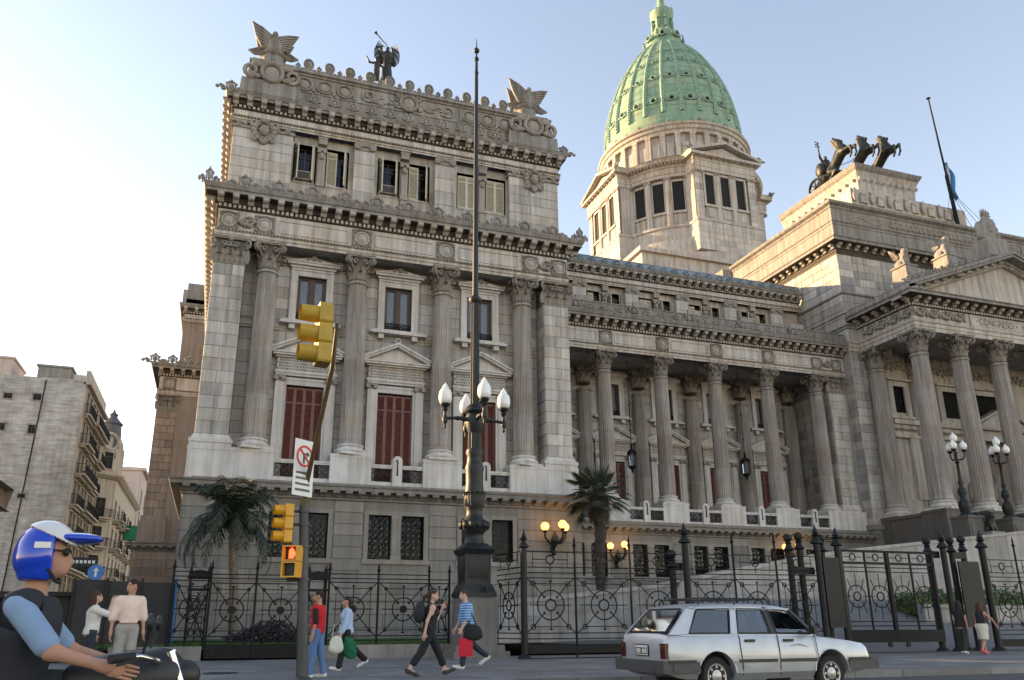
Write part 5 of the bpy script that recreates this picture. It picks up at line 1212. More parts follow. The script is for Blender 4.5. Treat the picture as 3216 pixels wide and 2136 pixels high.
for s in (-1, 1):
    w = MB()
    for k in range(7):                              # lyre shaped wing of nested curved feathers, tips turned inwards
        w.tube([(s*.18, .25, 2.15+.07*k), (s*(.62-.03*k), .28, 2.1+.12*k), (s*(.95-.09*k), .28, 2.6+.13*k), (s*(.98-.1*k), .28, 3.3+.08*k), (s*(.78-.09*k), .28, 3.95-.03*k), (s*(.62-.07*k), .28, 4.3-.1*k)], [.06, .06, .05, .045, .035, .012], 5)
    w.build('wing', 'bronze', t, 60, local=True)
w = MB(); w.tube([(-.1, -.35, 3.36), (-.95, -.45, 4.15)], [.035, .045], 6); w.tube([(-.95, -.45, 4.15), (-1.1, -.47, 4.3)], [.045, .14], 8); w.build('trumpet', 'bronze', t, local=True)
w = MB(); w.tbox(0, 0, -2.6, .05, .6, .6, .5, .5); w.build('pedestal', 'stone_grime', t, local=True)
t2 = thing('bronze_child', 'small dark bronze child figure with raised arm beside the bronze angel', 'statue', (AX-.62, 38.8, ZTOP-3.5*AS)); t2.scale = (.8, .8, .8)
b = [rcone((-.06, 0, 0), (-.08, 0, .7), .12, .14), rcone((.1, 0, 0), (.08, 0, .7), .12, .14), rcone((0, 0, .7), (0, 0, 1.3), .2, .22), ell((0, 0, 1.75), (.16, .17, .2)), rcone((0, 0, 1.35), (0, 0, 1.6), .09, .09), rcone((-.2, 0, 1.35), (-.55, -.05, 1.3), .09, .07), rcone((-.55, -.05, 1.3), (-.75, -.05, 1.75), .07, .05), rcone((.2, 0, 1.3), (.5, 0, 1.1), .09, .07)]
sdf_mb(b, .04, .07).build('figure', 'bronze', t2, 60, local=True)

# quadriga
def horse(x, y, yaw, lab, hp=0.0):
    t = thing('bronze_horse', lab, 'statue', (x, y, 40.1), yaw, 'bronze chariot group on the attic pedestal'); t.scale = (1.12, 1.12, 1.12)
    pitch = R_(38+hp)                      # rearing; horse looks along -Y
    def q(f, u, s=0): return (s, -(f*math.cos(pitch)-u*math.sin(pitch)), 1.35+f*math.sin(pitch)+u*math.cos(pitch))
    p = [rcone(q(-.1, .1), q(1.5, .15), .4, .44), ell(q(1.5, .1), (.38, .5, .55)), ell(q(-.2, .12), (.42, .5, .52)), rcone(q(1.65, .3), q(1.95, 1.0), .36, .26), rcone(q(1.95, 1.0), q(2.0, 1.45), .26, .19), rcone(q(2.0, 1.45), (0, q(2.0, 1.45)[1]-.62, q(2.0, 1.45)[2]-.42), .18, .1),
         ell((0, q(2.0, 1.45)[1]-.6, q(2.0, 1.45)[2]-.42), (.1, .15, .12))]
    hz = q(2.0, 1.45)
    for s in (-1, 1):
        p += [rcone((s*.1, hz[1]+.05, hz[2]+.12), (s*.12, hz[1]+.02, hz[2]+.38), .07, .02)]
        p += [rcone(q(-.3, -.05, s*.26), (s*.3, -.35, .95), .3, .14), rcone((s*.3, -.35, .95), (s*.3, .25, .5), .13, .08), rcone((s*.3, .25, .5), (s*.3, .1, .08), .08, .075), ell((s*.3, .05, .07), (.12, .16, .09))]
        f = .25*s
        a = q(1.55, -.2, s*.28); k = (s*.3, a[1]-.75, a[2]+.1+f*.5); c = (s*.3, k[1]-.05, k[2]-.62); e = (s*.3, c[1]+.2, c[2]-.28)
        p += [rcone(a, k, .2, .11), rcone(k, c, .1, .065), rcone(c, e, .065, .08)]
    sdf_mb(p, .06, .12).build('body', 'bronze', t, 80, local=True)
    m = MB()
    for i in range(9):
        a = i/8; z = Vector(q(1.5+.4*a, .55+.95*a)); m.ball((0, z.y+.1, z.z+.05), (.1, .2, .17), 6, 5)
    m.build('mane', 'bronze', t, 60, local=True)
    m = MB(); a = Vector(q(-.65, .3)); m.tube([a, a+Vector((0, .35, .1)), a+Vector((0, .55, -.5)), a+Vector((0, .45, -1.1))], [.1, .16, .15, .04], 6); m.build('tail', 'bronze', t, 60, local=True)
    return t
horse(51.2, 52.0, R_(8), 'leftmost rearing bronze horse of the chariot group, warm in the sun', 8)
horse(53.0, 51.2, R_(4), 'second rearing bronze horse from the left, head turned right')
horse(54.9, 50.6, R_(2), 'rightmost bronze horse of the chariot group with both forelegs raised')
t = thing('bronze_chariot', 'bronze two wheeled chariot behind the rearing horses', 'chariot', (52.9, 54.6, 40.1), 0, 'bronze chariot group on the attic pedestal')
for x in (-1.75, 1.75):
    w = MB(); w.ring((x, 0, .95), .82, .13, 24, 6, 'x'); w.ball((x, 0, .95), (.2, .2, .2), 8, 6)
    for i in range(8): a = 2*PI*i/8; w.tube([(x, 0, .95), (x, .8*math.cos(a), .95+.8*math.sin(a))], [.09, .05], 5)
    w.build('wheel', 'bronze', t, 60, local=True)
w = MB(); w.tube([(-1.7, 0, .95), (1.7, 0, .95)], .09, 6); w.polz([(1.2*math.cos(a), -.9*math.sin(a)) for a in np.linspace(-.3, PI+.3, 14)], .9, 1.05); w.lathe([(1.2, 1.05), (1.25, 1.6), (1.1, 2.3), (1.16, 2.35)], 16, (0, 0, 0), PI-.3-.0, 2*PI+.3, sy=.75); w.build('car', 'bronze', t, 60, local=True)
w = MB()
for x in (-1.5, .1, 1.9): w.tube([(.1, -.2, 3.2), (x*.6, -1.8, 3.35), (x, -3.4, 4.0)], .035, 5)
w.build('reins', 'bronze', t, local=True)
t = thing('bronze_victory', 'bronze winged figure in the chariot holding up a branch', 'statue', (52.6, 54.4, 41.1))
b = robe(3.6, .45)+[rcone((-.4, 0, 2.85), (-.75, -.1, 3.3), .13, .11), rcone((-.75, -.1, 3.3), (-.8, -.1, 4.1), .1, .08), rcone((.4, 0, 2.85), (.55, -.5, 2.4), .13, .1)]
sdf_mb(b, .06, .1).build('figure', 'bronze', t, 60, local=True)
w = MB(); w.tube([(-.8, -.1, 4.0), (-.85, -.1, 4.9)], .04, 5)
for i in range(8): w.ball((-.85+.16*math.cos(i*2.2), -.1+.1*math.sin(i*2.2), 4.35+.08*i), (.13, .05, .07), 6, 4)
w.build('branch', 'bronze', t, 60, local=True)
w = MB(); w.ball((-.65, .2, 2.0), (.3, .55, .75), 10, 8); w.build('shield', 'bronze', t, 60, local=True)

# pediment sculpture
def crouch(x, y, z, s, lab, name='stone_lion', mat='stone_grime'):
    t = thing(name, lab, 'statue', (x, y, z), 0, 'sculpture along the portico pediment')
    p = [ell((0, .25, .35), (.32, .5, .36)), rcone((0, -.05, .5), (0, -.2, .95), .28, .24), ell((0, -.25, 1.2), (.24, .26, .28)), rcone((-.16, -.2, .6), (-.17, -.36, .05), .12, .09), rcone((.16, -.2, .6), (.17, -.36, .05), .12, .09), ell((-.3, .2, .2), (.15, .34, .22)), ell((.3, .2, .2), (.15, .34, .22))]
    p = [(a[0],)+tuple(v*s if isinstance(v, np.ndarray) else (v*s if k in (3, 4) and a[0] == 'c' else v) for k, v in enumerate(a[1:], 1)) for a in p]
    sdf_mb(p, .06*s, .1*s, noise=lambda P: fbm(P, 18/s, .03*s)).build('body', mat, t, 60, local=True)
    for q in (-1, 1): w = MB(); wing_mb(w, (q*.2*s, .15*s, .8*s), (q*.55*s, .75*s, 1.55*s), .6*s, (0, .3, -.9), 7, .05*s); w.build('wing', mat, t, 60, local=True)
    return t
for i, (x, hb, s, lb) in enumerate(((44.35, 1.3, .95, 'small stone lion with wings on the left corner of the pediment'), (48.4, 1.2, 1.05, 'stone winged figure on a tall block halfway up the pediment slope'))):
    z0 = ZPD+.3+(x-43.35)*3.9/10.55
    b = MB(); b.tone = .5; b.tbox(x, 40.0, z0-.4, z0+hb, .62, .7, .5, .6); b.box(x-.6, x+.6, 39.35, 40.65, z0+hb, z0+hb+.12); b.ball((x, 39.4, z0+.6), (.35, .15, .4), 9, 6); b.build('acroterion_block', 'stone_grime', PAL, 50)
    crouch(x, 40.0, z0+hb+.12, s, lb)
z0 = ZA+.2; t = thing('pediment_crest', 'large carved stone shield crest with sun rays on the pediment top', 'sculpture', (XC-.9, 39.9, z0))
b = MB(); b.tbox(0, 0, -.2, 1.3, 1.1, .8, .95, .7); b.build('block', 'stone_grime', t, local=True)
p = [ell((0, -.1, 2.35), (.72, .35, 1.0)), ell((0, -.35, 2.4), (.5, .25, .72)), ell((-.6, -.1, 1.7), (.45, .3, .4)), ell((.6, -.1, 1.7), (.45, .3, .4)), ell((-.75, 0, 2.3), (.3, .25, .6)), ell((.75, 0, 2.3), (.3, .25, .6)), ell((0, -.1, 3.45), (.3, .28, .38)), ell((0, -.2, 1.5), (.5, .3, .3))]
sdf_mb(p, .07, .1, noise=lambda P: fbm(P, 11, .07)).build('shield', 'stone_grime', t, 60, local=True)
w = MB()
for i in range(9): a = PI*i/8; w.tube([(0, -.1, 3.5), (.6*math.cos(a), -.1, 3.5+.6*math.sin(a))], [.1, .02], 5)
w.build('rays', 'stone_grime', t, 60, local=True)
inst(CR, 'palmette', PAL, (XC+1.3, 39.6, ZA+.1), s=1.5); inst(CR, 'palmette', PAL, (XC+.55, 39.5, ZA+.35), s=1.1)

# flagpole, leaning, flag at half mast
t = thing('flagpole', 'tall dark flagpole leaning left on the portico roof', 'flagpole', (58.9, 46.6, 29.5))
pt, pb_ = Vector((-1.05, -.05, 17.5)), Vector((0, 0, 0))
w = MB(); w.tube([pb_, pb_.lerp(pt, .55), pb_.lerp(pt, .56), pt], [.19, .15, .09, .06], 10); w.build('pole', 'iron', t, 60, local=True)
w = MB(); w.ball(tuple(pt+Vector((0, 0, .05))), (.2, .2, .08), 8, 5); w.build('truck', 'iron', t, local=True)
q = pb_.lerp(pt, .5); q2 = pb_.lerp(pt, .47)
for e in ((-3.4, -1, 2.0), (3.9, -1.5, 2.0), (-.4, -2.5, .3), (1.6, -2.6, .3)):
    w = MB(); w.tube([q2, e], .02, 4); w.build('stay', 'iron_grey', t, local=True)
t = thing('flag', 'limp light blue and white flag at half mast on the leaning pole', 'flag', tuple(Vector((58.9, 46.6, 29.5))+q))
def drape(mat, u0, u1, name):
    mb = MB(); n, m = 12, 22; vs = []
    for j in range(m+1):
        v = j/m
        for i in range(n+1):
            u = u0+(u1-u0)*i/n
            x = .03+.6*u*(.25+.75*abs(math.sin(PI*min(1, v*1.15))))*(1-.3*v)+.35*v*v*u+.5*max(0, v-.8)*u*4
            y = .22*math.sin(9*u+5*v)*(.4+u); z = 2.2-3.2*v-.35*u*v
            vs.append((x+pt.x*.0-.06*(1-v), y, z))
    fs = [(j*(n+1)+i, j*(n+1)+i+1, (j+1)*(n+1)+i+1, (j+1)*(n+1)+i) for j in range(m) for i in range(n)]
    mb.add(vs, fs); return mb.build(name, mat, t, 80, local=True)
drape('flag_white', 0, .36, 'white_band'); drape('flag_blue', .36, 1, 'blue_band')

# hanging lanterns in the colonnade
for i, (x, lb) in enumerate(((WB[1]+.25, 'dark iron lantern hanging on a long chain in the colonnade, left one'), (WB[3]+.6, 'dark iron lantern hanging on a long chain in the colonnade, right one'))):
    zl = 11.2; t = thing('hanging_lantern', lb, 'lantern', (x, 47.6, zl), 0, 'lanterns hanging in the colonnade'); t.scale = (.72, .72, 1)
    w = MB(); w.tube([(0, 0, 1.7), (0, 0, 7.6)], .035, 5)
    for k in range(3): w.ball((0, 0, 2.6+k*1.8), .09, 6, 5)
    w.build('chain', 'iron', t, local=True)
    w = MB(); w.lathe([(.02, 1.75), (.1, 1.6), (.12, 1.3), (.42, 1.12), (.46, 1.05), (.4, 1.0)], 8); w.lathe([(.4, .12), (.3, .0), (.12, -.12), (.08, -.28), (.01, -.36)], 8)
    for k in range(8): a = 2*PI*k/8; w.tube([(.4*math.cos(a), .4*math.sin(a), .1), (.42*math.cos(a), .42*math.sin(a), 1.05)], .03, 4)
    w.build('frame', 'iron', t, 30, local=True); w = MB(); w.lathe([(.36, .12), (.38, 1.02)], 8); w.build('pane', 'glass', t, local=True)

# wall lamps with three lit globes
def wall_lamp(x, y, z, lab):
    t = thing('wall_lamp', lab, 'wall lamp', (x, y, z), 0, 'three globe wall lamps on the basement')
    w = MB(); w.ball((0, -.12, -.95), (.12, .12, .16), 8, 6); w.tube([(0, -.05, -.8), (0, -.3, -.55), (0, -.35, -.2), (0, -.3, .05)], [.07, .12, .14, .05], 8); w.ball((0, -.3, -.35), (.2, .18, .25), 10, 7); w.ball((0, -.02, -.6), (.14, .05, .4), 8, 6); w.build('bracket', 'lamp_iron', t, 60, local=True)
    for (dx, dy, dz) in ((-.52, -.35, .05), (.52, -.35, .05), (.2, -.8, .12)):
        a = MB(); a.tube([(0, -.3, -.5), (dx*.6, -.3+(dy+.3)*.6, -.5), (dx, dy, -.25), (dx, dy, dz)], [.07, .06, .05, .05], 7); a.lathe([(.06, dz-.1), (.13, dz-.02), (.08, dz+.04)], 10, (dx, dy, 0)); A = a.build('arm', 'lamp_iron', t, 60, local=True)
        g = MB(); g.ball((dx, dy, dz+.21), .2, 16, 10); g.build('globe', 'lit_globe', A, 180, local=True)
        l = bpy.data.lights.new('lamp_glow', 'POINT'); l.energy = 3.5; l.color = (1, .6, .25); l.shadow_soft_size = .2; lo_ = bpy.data.objects.new('lamp_glow', l); col.objects.link(lo_); lo_.parent = t; lo_.location = (dx, dy-.24, dz+.21)
x, z = PX(1737, 1660, 36.3); wall_lamp(x, 36.4, z-.2, 'wall lamp with three glowing globes on the pavilion basement corner')
x, z = PX(1938, 1719, 45.0); wall_lamp(x, 45.2, z-.2, 'wall lamp with three glowing globes left of the colonnade basement windows')
x, z = PX(2482, 1722, 45.0); wall_lamp(x, 45.2, z-.2, 'wall lamp with glowing globes behind the tall gate posts')

# portico lamp standards
def portico_lamp(x, y, zb_, lab, lion):
    t = thing('lamp_standard', lab, 'lamp post', (x, y, zb_), 0, 'lamp standards on the portico steps'); t.scale = (.82, .82, .77)
    b = MB(); b.box(-.75, .75, -.75, .75, -4, 0); b.box(-.82, .82, -.82, .82, 0, .18); b.box(-.55, .55, -.8, -.75, -1.6, -.3); b.build('pedestal', 'granite_dark', t, local=True)
    w = MB(); w.lathe([(.55, .18), (.5, .3), (.32, .5), (.42, .9), (.45, 1.2), (.25, 1.5), (.18, 1.7), (.34, 2.0), (.3, 2.3), (.14, 2.6), (.22, 2.8), (.13, 3.2), (.1, 4.4), (.18, 4.5), (.1, 4.6), (.09, 5.2), (.16, 5.3)], 14); w.build('shaft', 'lamp_iron', t, 50, local=True)
    for k, (dx, dy, dz) in enumerate(((-.5, -.3, 5.5), (.5, -.3, 5.5), (0, .5, 5.5), (0, 0, 6.2))):
        a = MB(); a.tube([(0, 0, 4.7), (dx*.7, dy*.7, 4.75), (dx, dy, 5.0), (dx, dy, dz-.1)], [.08, .07, .06, .05], 7); a.lathe([(.05, dz-.2), (.2, dz-.06), (.15, dz+.02)], 10, (dx, dy, 0)); A = a.build('arm', 'lamp_iron', t, 60, local=True)
        g = MB(); g.lathe([(.13, dz), (.22, dz+.08), (.265, dz+.22), (.265, dz+.36), (.23, dz+.5), (.15, dz+.6), (.1, dz+.62), (.1, dz+.68), (.05, dz+.72), (.02, dz+.78)], 14, (dx, dy, 0)); g.build('globe', 'milk_glass', A, 60, local=True)
portico_lamp(42.95, 37.2, 7.2, 'ornate dark lamp standard with white globes before the first portico column', 0)
portico_lamp(46.5, 37.2, 7.2, 'ornate dark lamp standard with white globes before the second portico column', 0)
b = MB(); b.tone = .9; b.tbox(43.75, 36.4, 2.0, 6.35, .6, .6, .5, .5); b.build('lion_base', 'granite', PAL)
crouch(43.75, 36.4, 6.35, .8, 'small dark bronze winged lion seated beside the portico lamp', 'bronze_lion', 'bronze')
# ------------------------------------------------------------------ pavement, garden, ramp
SW = .15
pv = MB(); pv.tone = .2; pv.box(-60, 90, KY+.3, 26.35, -.05, SW-.006); PAV = struct(pv.build('pavement', 'paving'))
kb = 0
for i in range(40):
    x = -14+i*1.3; k = MB(); k.tone = random.random(); k.box(x+.006, x+1.294, KY, KY+.298, -.04, SW); k.build('kerb_stone', 'paving', PAV)
rest = MB(); cnt = 0; rows = []
y = KY+.3
while y < 26.2:
    d = .62; off = random.uniform(0, 1); x = -9+off
    while x < 36:
        w = random.choice((.9, .9, 1.2)); rows.append((abs(x-8)+y*2, x, x+w, y, y+d)); x += w
    y += d
rows.sort()
for i, (s_, a, b, c, d) in enumerate(rows):
    m = rest if i >= 300 else MB(); tn = min(1, max(0, random.gauss(.45, .22)))
    m.add([(a+.006, c+.006, SW-.02), (b-.006, c+.006, SW-.02), (b-.006, d-.006, SW-.02), (a+.006, d-.006, SW-.02), (a+.012, c+.012, SW), (b-.012, c+.012, SW), (b-.012, d-.012, SW), (a+.012, d-.012, SW)], [(4, 5, 6, 7), (0, 1, 5, 4), (1, 2, 6, 5), (2, 3, 7, 6), (3, 0, 4, 7)], None, tn)
    if i < 300: m.build('paving_slab', 'paving', PAV)
rest.build('paving_slabs', 'paving', PAV, kind='stuff')
mh = MB(); mh.lathe([(.36, SW), (.36, SW+.012), (.01, SW+.014)], 20, (.35, 19.2, 0)); tag(mh.build('manhole_cover', 'iron_grey'), 'round dark manhole cover in the pavement near the gate', 'manhole')
lw = MB()
nx, ny = 60, 14
vs = [(-20+i*1.9, 26.5+j*1.45, .5+.12*(j/ny)+.05*math.sin(i*1.3+j)) for j in range(ny+1) for i in range(nx+1)]
lw.add(vs, [(j*(nx+1)+i, j*(nx+1)+i+1, (j+1)*(nx+1)+i+1, (j+1)*(nx+1)+i) for j in range(ny) for i in range(nx)]); struct(lw.build('garden_ground', 'earth', None, 80))
gr = MB()
for i in range(15000):
    x = random.uniform(-3.2, 8.2); y = 26.62+random.random()**1.5*8; z = .51+.12*((y-26.5)/20); a = random.uniform(0, PI); h = random.uniform(.07, .15); w = .016
    dx, dy = math.cos(a)*w, math.sin(a)*w; l = random.uniform(-.05, .05)
    gr.add([(x-dx, y-dy, z), (x+dx, y+dy, z), (x+l, y+l*.6, z+h)], [(0, 1, 2)])
o = gr.build('lawn', 'grass', kind='stuff'); tag(o, 'strip of bright green lawn behind the low iron fence', 'grass')
# low plinth wall under the fence, in stones
YL = 26.4
PLW = thing('fence_plinth_wall', 'low grey granite plinth wall carrying the low iron fence', 'wall', (5, YL, SW))
for x0, x1 in ((-2.6, -.1), (2.95, 7.5)):
    n = round((x1-x0)/1.35); w = (x1-x0)/n
    for i in range(n): m = MB(); m.tone = random.random(); m.box(x0+i*w+.006, x0+(i+1)*w-.006, YL-.16, YL+.2, SW, .55); m.build('stone', 'granite', PLW)
# ramp wall of pale marble rising to the portico
RW = thing('ramp_wall', 'pale marble parapet wall of the carriage ramp rising to the portico', 'wall', (20, 31, .5))
rp = [(1560, 1890, 30.0), (1760, 1868, 30.2), (2060, 1835, 30.6), (2276, 1790, 31.2), (2492, 1752, 32), (2634, 1728, 33), (2900, 1700, 34), (3216, 1667, 35), (3500, 1640, 35.5)]
rq = [(PX(a, b, Y)[0], Y, PX(a, b, Y)[1]) for a, b, Y in rp]
def interp(q, f):
    s = f*(len(q)-1); i = min(int(s), len(q)-2); t_ = s-i; return Vector(q[i]).lerp(Vector(q[i+1]), t_)
N = 26
for i in range(N):
    a, b = interp(rq, i/N), interp(rq, (i+1)/N); d = (b-a); d.z = 0; d.normalize(); nr = Vector((d.y, -d.x, 0)); g = d*.006
    nc = 3; zb = .45
    for k in range(nc):
        m = MB(); m.tone = random.random()
        za0, za1 = zb+(a.z-.16-zb)*k/nc, zb+(a.z-.16-zb)*(k+1)/nc-.008; zb0, zb1 = zb+(b.z-.16-zb)*k/nc, zb+(b.z-.16-zb)*(k+1)/nc-.008
        A, B = a+g, b-g; o_ = nr*.2
        m.add([(A.x+o_.x, A.y+o_.y, za0), (B.x+o_.x, B.y+o_.y, zb0), (B.x-o_.x, B.y-o_.y, zb0), (A.x-o_.x, A.y-o_.y, za0), (A.x+o_.x, A.y+o_.y, za1), (B.x+o_.x, B.y+o_.y, zb1), (B.x-o_.x, B.y-o_.y, zb1), (A.x-o_.x, A.y-o_.y, za1)], [(0, 3, 2, 1), (4, 5, 6, 7), (0, 1, 5, 4), (1, 2, 6, 5), (2, 3, 7, 6), (3, 0, 4, 7)]); m.build('stone', 'marble', RW)
    m = MB(); m.tone = .9; o_ = nr*.27; m.add([(a.x+o_.x, a.y+o_.y, a.z-.16), (b.x+o_.x, b.y+o_.y, b.z-.16), (b.x-o_.x, b.y-o_.y, b.z-.16), (a.x-o_.x, a.y-o_.y, a.z-.16), (a.x+o_.x, a.y+o_.y, a.z), (b.x+o_.x, b.y+o_.y, b.z), (b.x-o_.x, b.y-o_.y, b.z), (a.x-o_.x, a.y-o_.y, a.z)], [(0, 3, 2, 1), (4, 5, 6, 7), (0, 1, 5, 4), (1, 2, 6, 5), (2, 3, 7, 6), (3, 0, 4, 7)]); m.build('coping', 'marble', RW)
rs = MB(); vs = []
for i in range(N+1): p = interp(rq, i/N); vs += [(p.x, p.y+.1, p.z-.9), (p.x, p.y+6, p.z-.9)]
rs.add(vs, [(2*i, 2*i+2, 2*i+3, 2*i+1) for i in range(N)]); struct(rs.build('carriage_ramp', 'paving'))
# forecourt seen through the gate: sloping slabs and steps, low garden wall with a hedge
fc = MB(); fc.tone = .3; fc.add([(18.5, 24.2, SW+.01), (36, 24.2, SW+.01), (40, 30.6, 2.3), (19.5, 30.6, 2.1)], [(0, 1, 2, 3)]); struct(fc.build('forecourt', 'paving'))
st = thing('forecourt_steps', 'pale stone steps behind the tall gate leading up to the ramp', 'steps', (25, 29.5, 1))
for i in range(7): m = MB(); m.tone = random.random(); m.box(20.2+i*.2, 27, 30.0+i*.33, 33, 1.7+i*.17, 1.7+(i+1)*.17); m.build('step', 'marble', st)
gw = thing('garden_wall', 'low stone garden wall under the hedge at the right edge', 'wall', (33, 28, .2))
for i in range(9):
    for k in range(3): m = MB(); m.tone = random.random(); m.box(28.2+i*1.3+.006, 29.5+i*1.3-.006, 27.2, 27.6, .2+k*.52, .2+(k+1)*.52-.01); m.build('stone', 'marble', gw)
    m = MB(); m.tone = .8; m.box(28.2+i*1.3+.004, 29.5+i*1.3-.004, 27.14, 27.66, 1.76, 1.9); m.build('coping', 'marble', gw)
def leafmass(mb, n, box, size, keep=lambda p: True):
    for _ in range(n):
        p = Vector((random.uniform(*box[0]), random.uniform(*box[1]), random.uniform(*box[2])))
        if not keep(p): continue
        u = Vector((random.gauss(0, 1), random.gauss(0, 1), random.gauss(0, 1))).normalized(); v = u.orthogonal().normalized(); s = size*random.uniform(.6, 1.3)
        mb.add([tuple(p-u*s*.5-v*s*.3), tuple(p+u*s*.5-v*s*.2), tuple(p+u*s*.7+v*s*.2), tuple(p-u*s*.4+v*s*.35)], [(0, 1, 2, 3)])
hd = MB(); leafmass(hd, 11000, ((28.3, 39.8), (27.7, 29.2), (1.6, 2.75)), .13, lambda p: p.z < 2.45+.16*math.sin(p.x*3)+.1*math.sin(p.x*7.3)); t = thing('hedge', 'clipped green hedge on the garden wall behind the right gate', 'hedge', (34, 28.4, 1.6)); hd.build('leaves', 'hedge', t); MB().box(28.5, 39.6, 27.9, 29.0, 1.5, 2.2).build('inner_branches', 'hedge', t)

# ------------------------------------------------------------------ iron fences
def fence_panel(name, lab, cat, x0, x1, y, tops, lows, zc, rr, group, P0=None, P1=None, ringrow=None, disc=True, kick=None, thin=True, br=.02):
    t = thing(name, lab, cat, ((x0+x1)/2, y, lows[-1]), 0, group)
    D = Vector((1, 0, 0)); base = Vector((0, y, 0))
    if P0 is not None:
        d = Vector(P1)-Vector(P0); ang = math.atan2(d.y, d.x); M = Matrix.Translation((P0[0], P0[1], 0)) @ Matrix.Rotation(ang, 4, 'Z') @ Matrix.Translation((-x0, -y, 0))
    else: M = None
    def tb(nm, pts, r, n=5): m = MB(); m.tube(pts, r, n, M); return m.build(nm, 'iron', t)
    xm = (x0+x1)/2; hw = (x1-x0)/2
    for z in list(tops)+list(lows): tb('rail', [(x0, y, z), (x1, y, z)], br*.9)
    zt, zl = tops[-1], lows[0]
    m = MB(); m.ring((xm, y, zc), rr, br*1.1, 24, 5, M=M); m.build('ring', 'iron', t, 60)
    m = MB()
    if disc: m.lathe([(.12, -.03), (.12, .03)], 14, M=(M or Matrix()) @ Matrix.Translation((xm, y, zc)) @ Matrix.Rotation(PI/2, 4, 'X')); m.ring((xm, y, zc), .07, .03, 12, 4, M=M)
    else: m.ring((xm, y, zc), rr*.38, br*1.3, 18, 5, M=M)
    m.build('hub', 'iron', t, 60)
    cx = hw*.72; dz = (zt-zl)/2*.78
    for sx in (-1, 1):
        for sz in (-1, 1):
            cz = zc+sz*dz; e = Vector((sx*cx, 0, sz*dz)); q = e.normalized()*rr*.72
            m = MB(); zend = zt if sz > 0 else zl
            m.tube([(xm+sx*hw, y, zend), (xm+sx*cx, y, cz), (xm+q.x, y, zc+q.z)], br*.9, 5, M); m.ball((xm+q.x, y, zc+q.z), .04, 6, 5, M)
            if disc: m.lathe([(.06, -.025), (.06, .025)], 10, M=(M or Matrix()) @ Matrix.Translation((xm+sx*cx, y, cz)) @ Matrix.Rotation(PI/2, 4, 'X'))
            else: m.ring((xm+sx*cx, y, cz), .07, .02, 12, 4, M=M)
            m.build('spoke', 'iron', t)
        tb('crossbar', [(xm+sx*rr*(.36 if not disc else .25), y, zc), (xm+sx*hw*.86, y, zc)], br*.8)
        if thin: tb('side_bar', [(xm+sx*cx, y, zc-dz), (xm+sx*cx, y, zc+dz)], br*.6)
        tb('crossbar', [(xm-cx, y, zc+sx*dz), (xm+cx, y, zc+sx*dz)], br*.7)
    for s in (-1, 1):
        m = MB(); m.tube([(xm, y, zc+s*rr*.4), (xm, y, zc+s*dz*1.12)], br*.8, 5, M); m.ball((xm, y, zc+s*dz*1.12), (.06, .04, .03), 6, 4, M); m.build('upright', 'iron', t)
    if ringrow:
        z = ringrow; m = MB(); m.ring((xm, y, z), .13, .022, 16, 5, M=M); m.build('ring', 'iron', t, 60)
        for s in (-1, 1): tb('crossbar', [(xm+s*.13, y, z), (xm+s*hw*.75, y, z)], br*.8); tb('side_bar', [(xm+s*cx, y, z-.22), (xm+s*cx, y, z+.22)], br*.6)
        tb('upright', [(xm, y, z-.13), (xm, y, z-.34)], br*.8)
    if kick: m = MB(); m.box(x0, x1, y-.02, y+.02, kick[0], kick[1], M); m.build('kick_plate', 'iron', t)
    return t
def spear(name, lab, x, y, z0, zcap, ztop, r, group, cat='fence post', ballp=False):
    t = thing(name, lab, cat, (x, y, z0), 0, group)
    m = MB(); m.tube([(0, 0, 0), (0, 0, zcap-z0)], r, 8); m.build('shaft', 'iron_grey' if r > .05 else 'iron', t, 50, local=True)
    h = ztop-zcap; m = MB(); z = zcap-z0
    if ballp: m.lathe([(r*1.2, z-.05), (r*1.7, z), (r*1.2, z+.06), (r*.8, z+h*.35), (r*1.1, z+h*.42), (r*.7, z+h*.5)], 12); m.ball((0, 0, z+h*.78), h*.3, 12, 8)
    else: m.lathe([(r*1.3, z-.03), (r*1.8, z), (r*1.8, z+h*.06), (r*1.0, z+h*.22), (r*.7, z+h*.34), (r*1.4, z+h*.42), (r*.7, z+h*.48), (r*1.0, z+h*.54), (r*.5, z+h*.75), (.004, z+h)], 10)
    m.build('finial', 'iron_grey' if r > .05 else 'iron', t, 50, local=True)
    if r > .06: m = MB(); m.lathe([(r*2.0, 0), (r*2.0, .05), (r*1.2, .14)], 12); m.build('foot', 'iron_grey', t, 40, local=True)
    return t
TL, LL = (2.69, 2.55, 2.43), (.81, .68)
G1, G2 = 'low iron fence panels', 'low fence posts'
fence_panel('iron_gate_leaf', 'left leaf of the low double gate with a ring pattern and solid kick plate', 'gate', .02, 1.27, YL, (2.62, 2.5, 2.36), (.82, .68), 1.58, .34, 'low iron gate', kick=(.2, .6))
fence_panel('iron_gate_leaf', 'right leaf of the low double gate behind the traffic light pole', 'gate', 1.33, 2.8, YL, (2.62, 2.5, 2.36), (.82, .68), 1.58, .34, 'low iron gate', kick=(.2, .6))
fence_panel('iron_fence', 'low iron fence panel with a ring, left of the woman in light blue', 'fence', 3.52, 5.03, YL, TL, LL, 1.62, .36, G1)
fence_panel('iron_fence', 'low iron fence panel with a ring, behind the woman in black', 'fence', 5.09, 6.7, YL, TL, LL, 1.62, .36, G1)
fence_panel('iron_fence', 'narrow iron fence panel beside the street lamp base', 'fence', 6.76, 7.4, YL, (2.55, 2.43), LL, 1.62, .3, G1)
fence_panel('iron_fence', 'iron fence panel left of the low gate, beside the black hoarding', 'fence', -1.05, -.04, YL, TL, LL, 1.62, .3, G1)
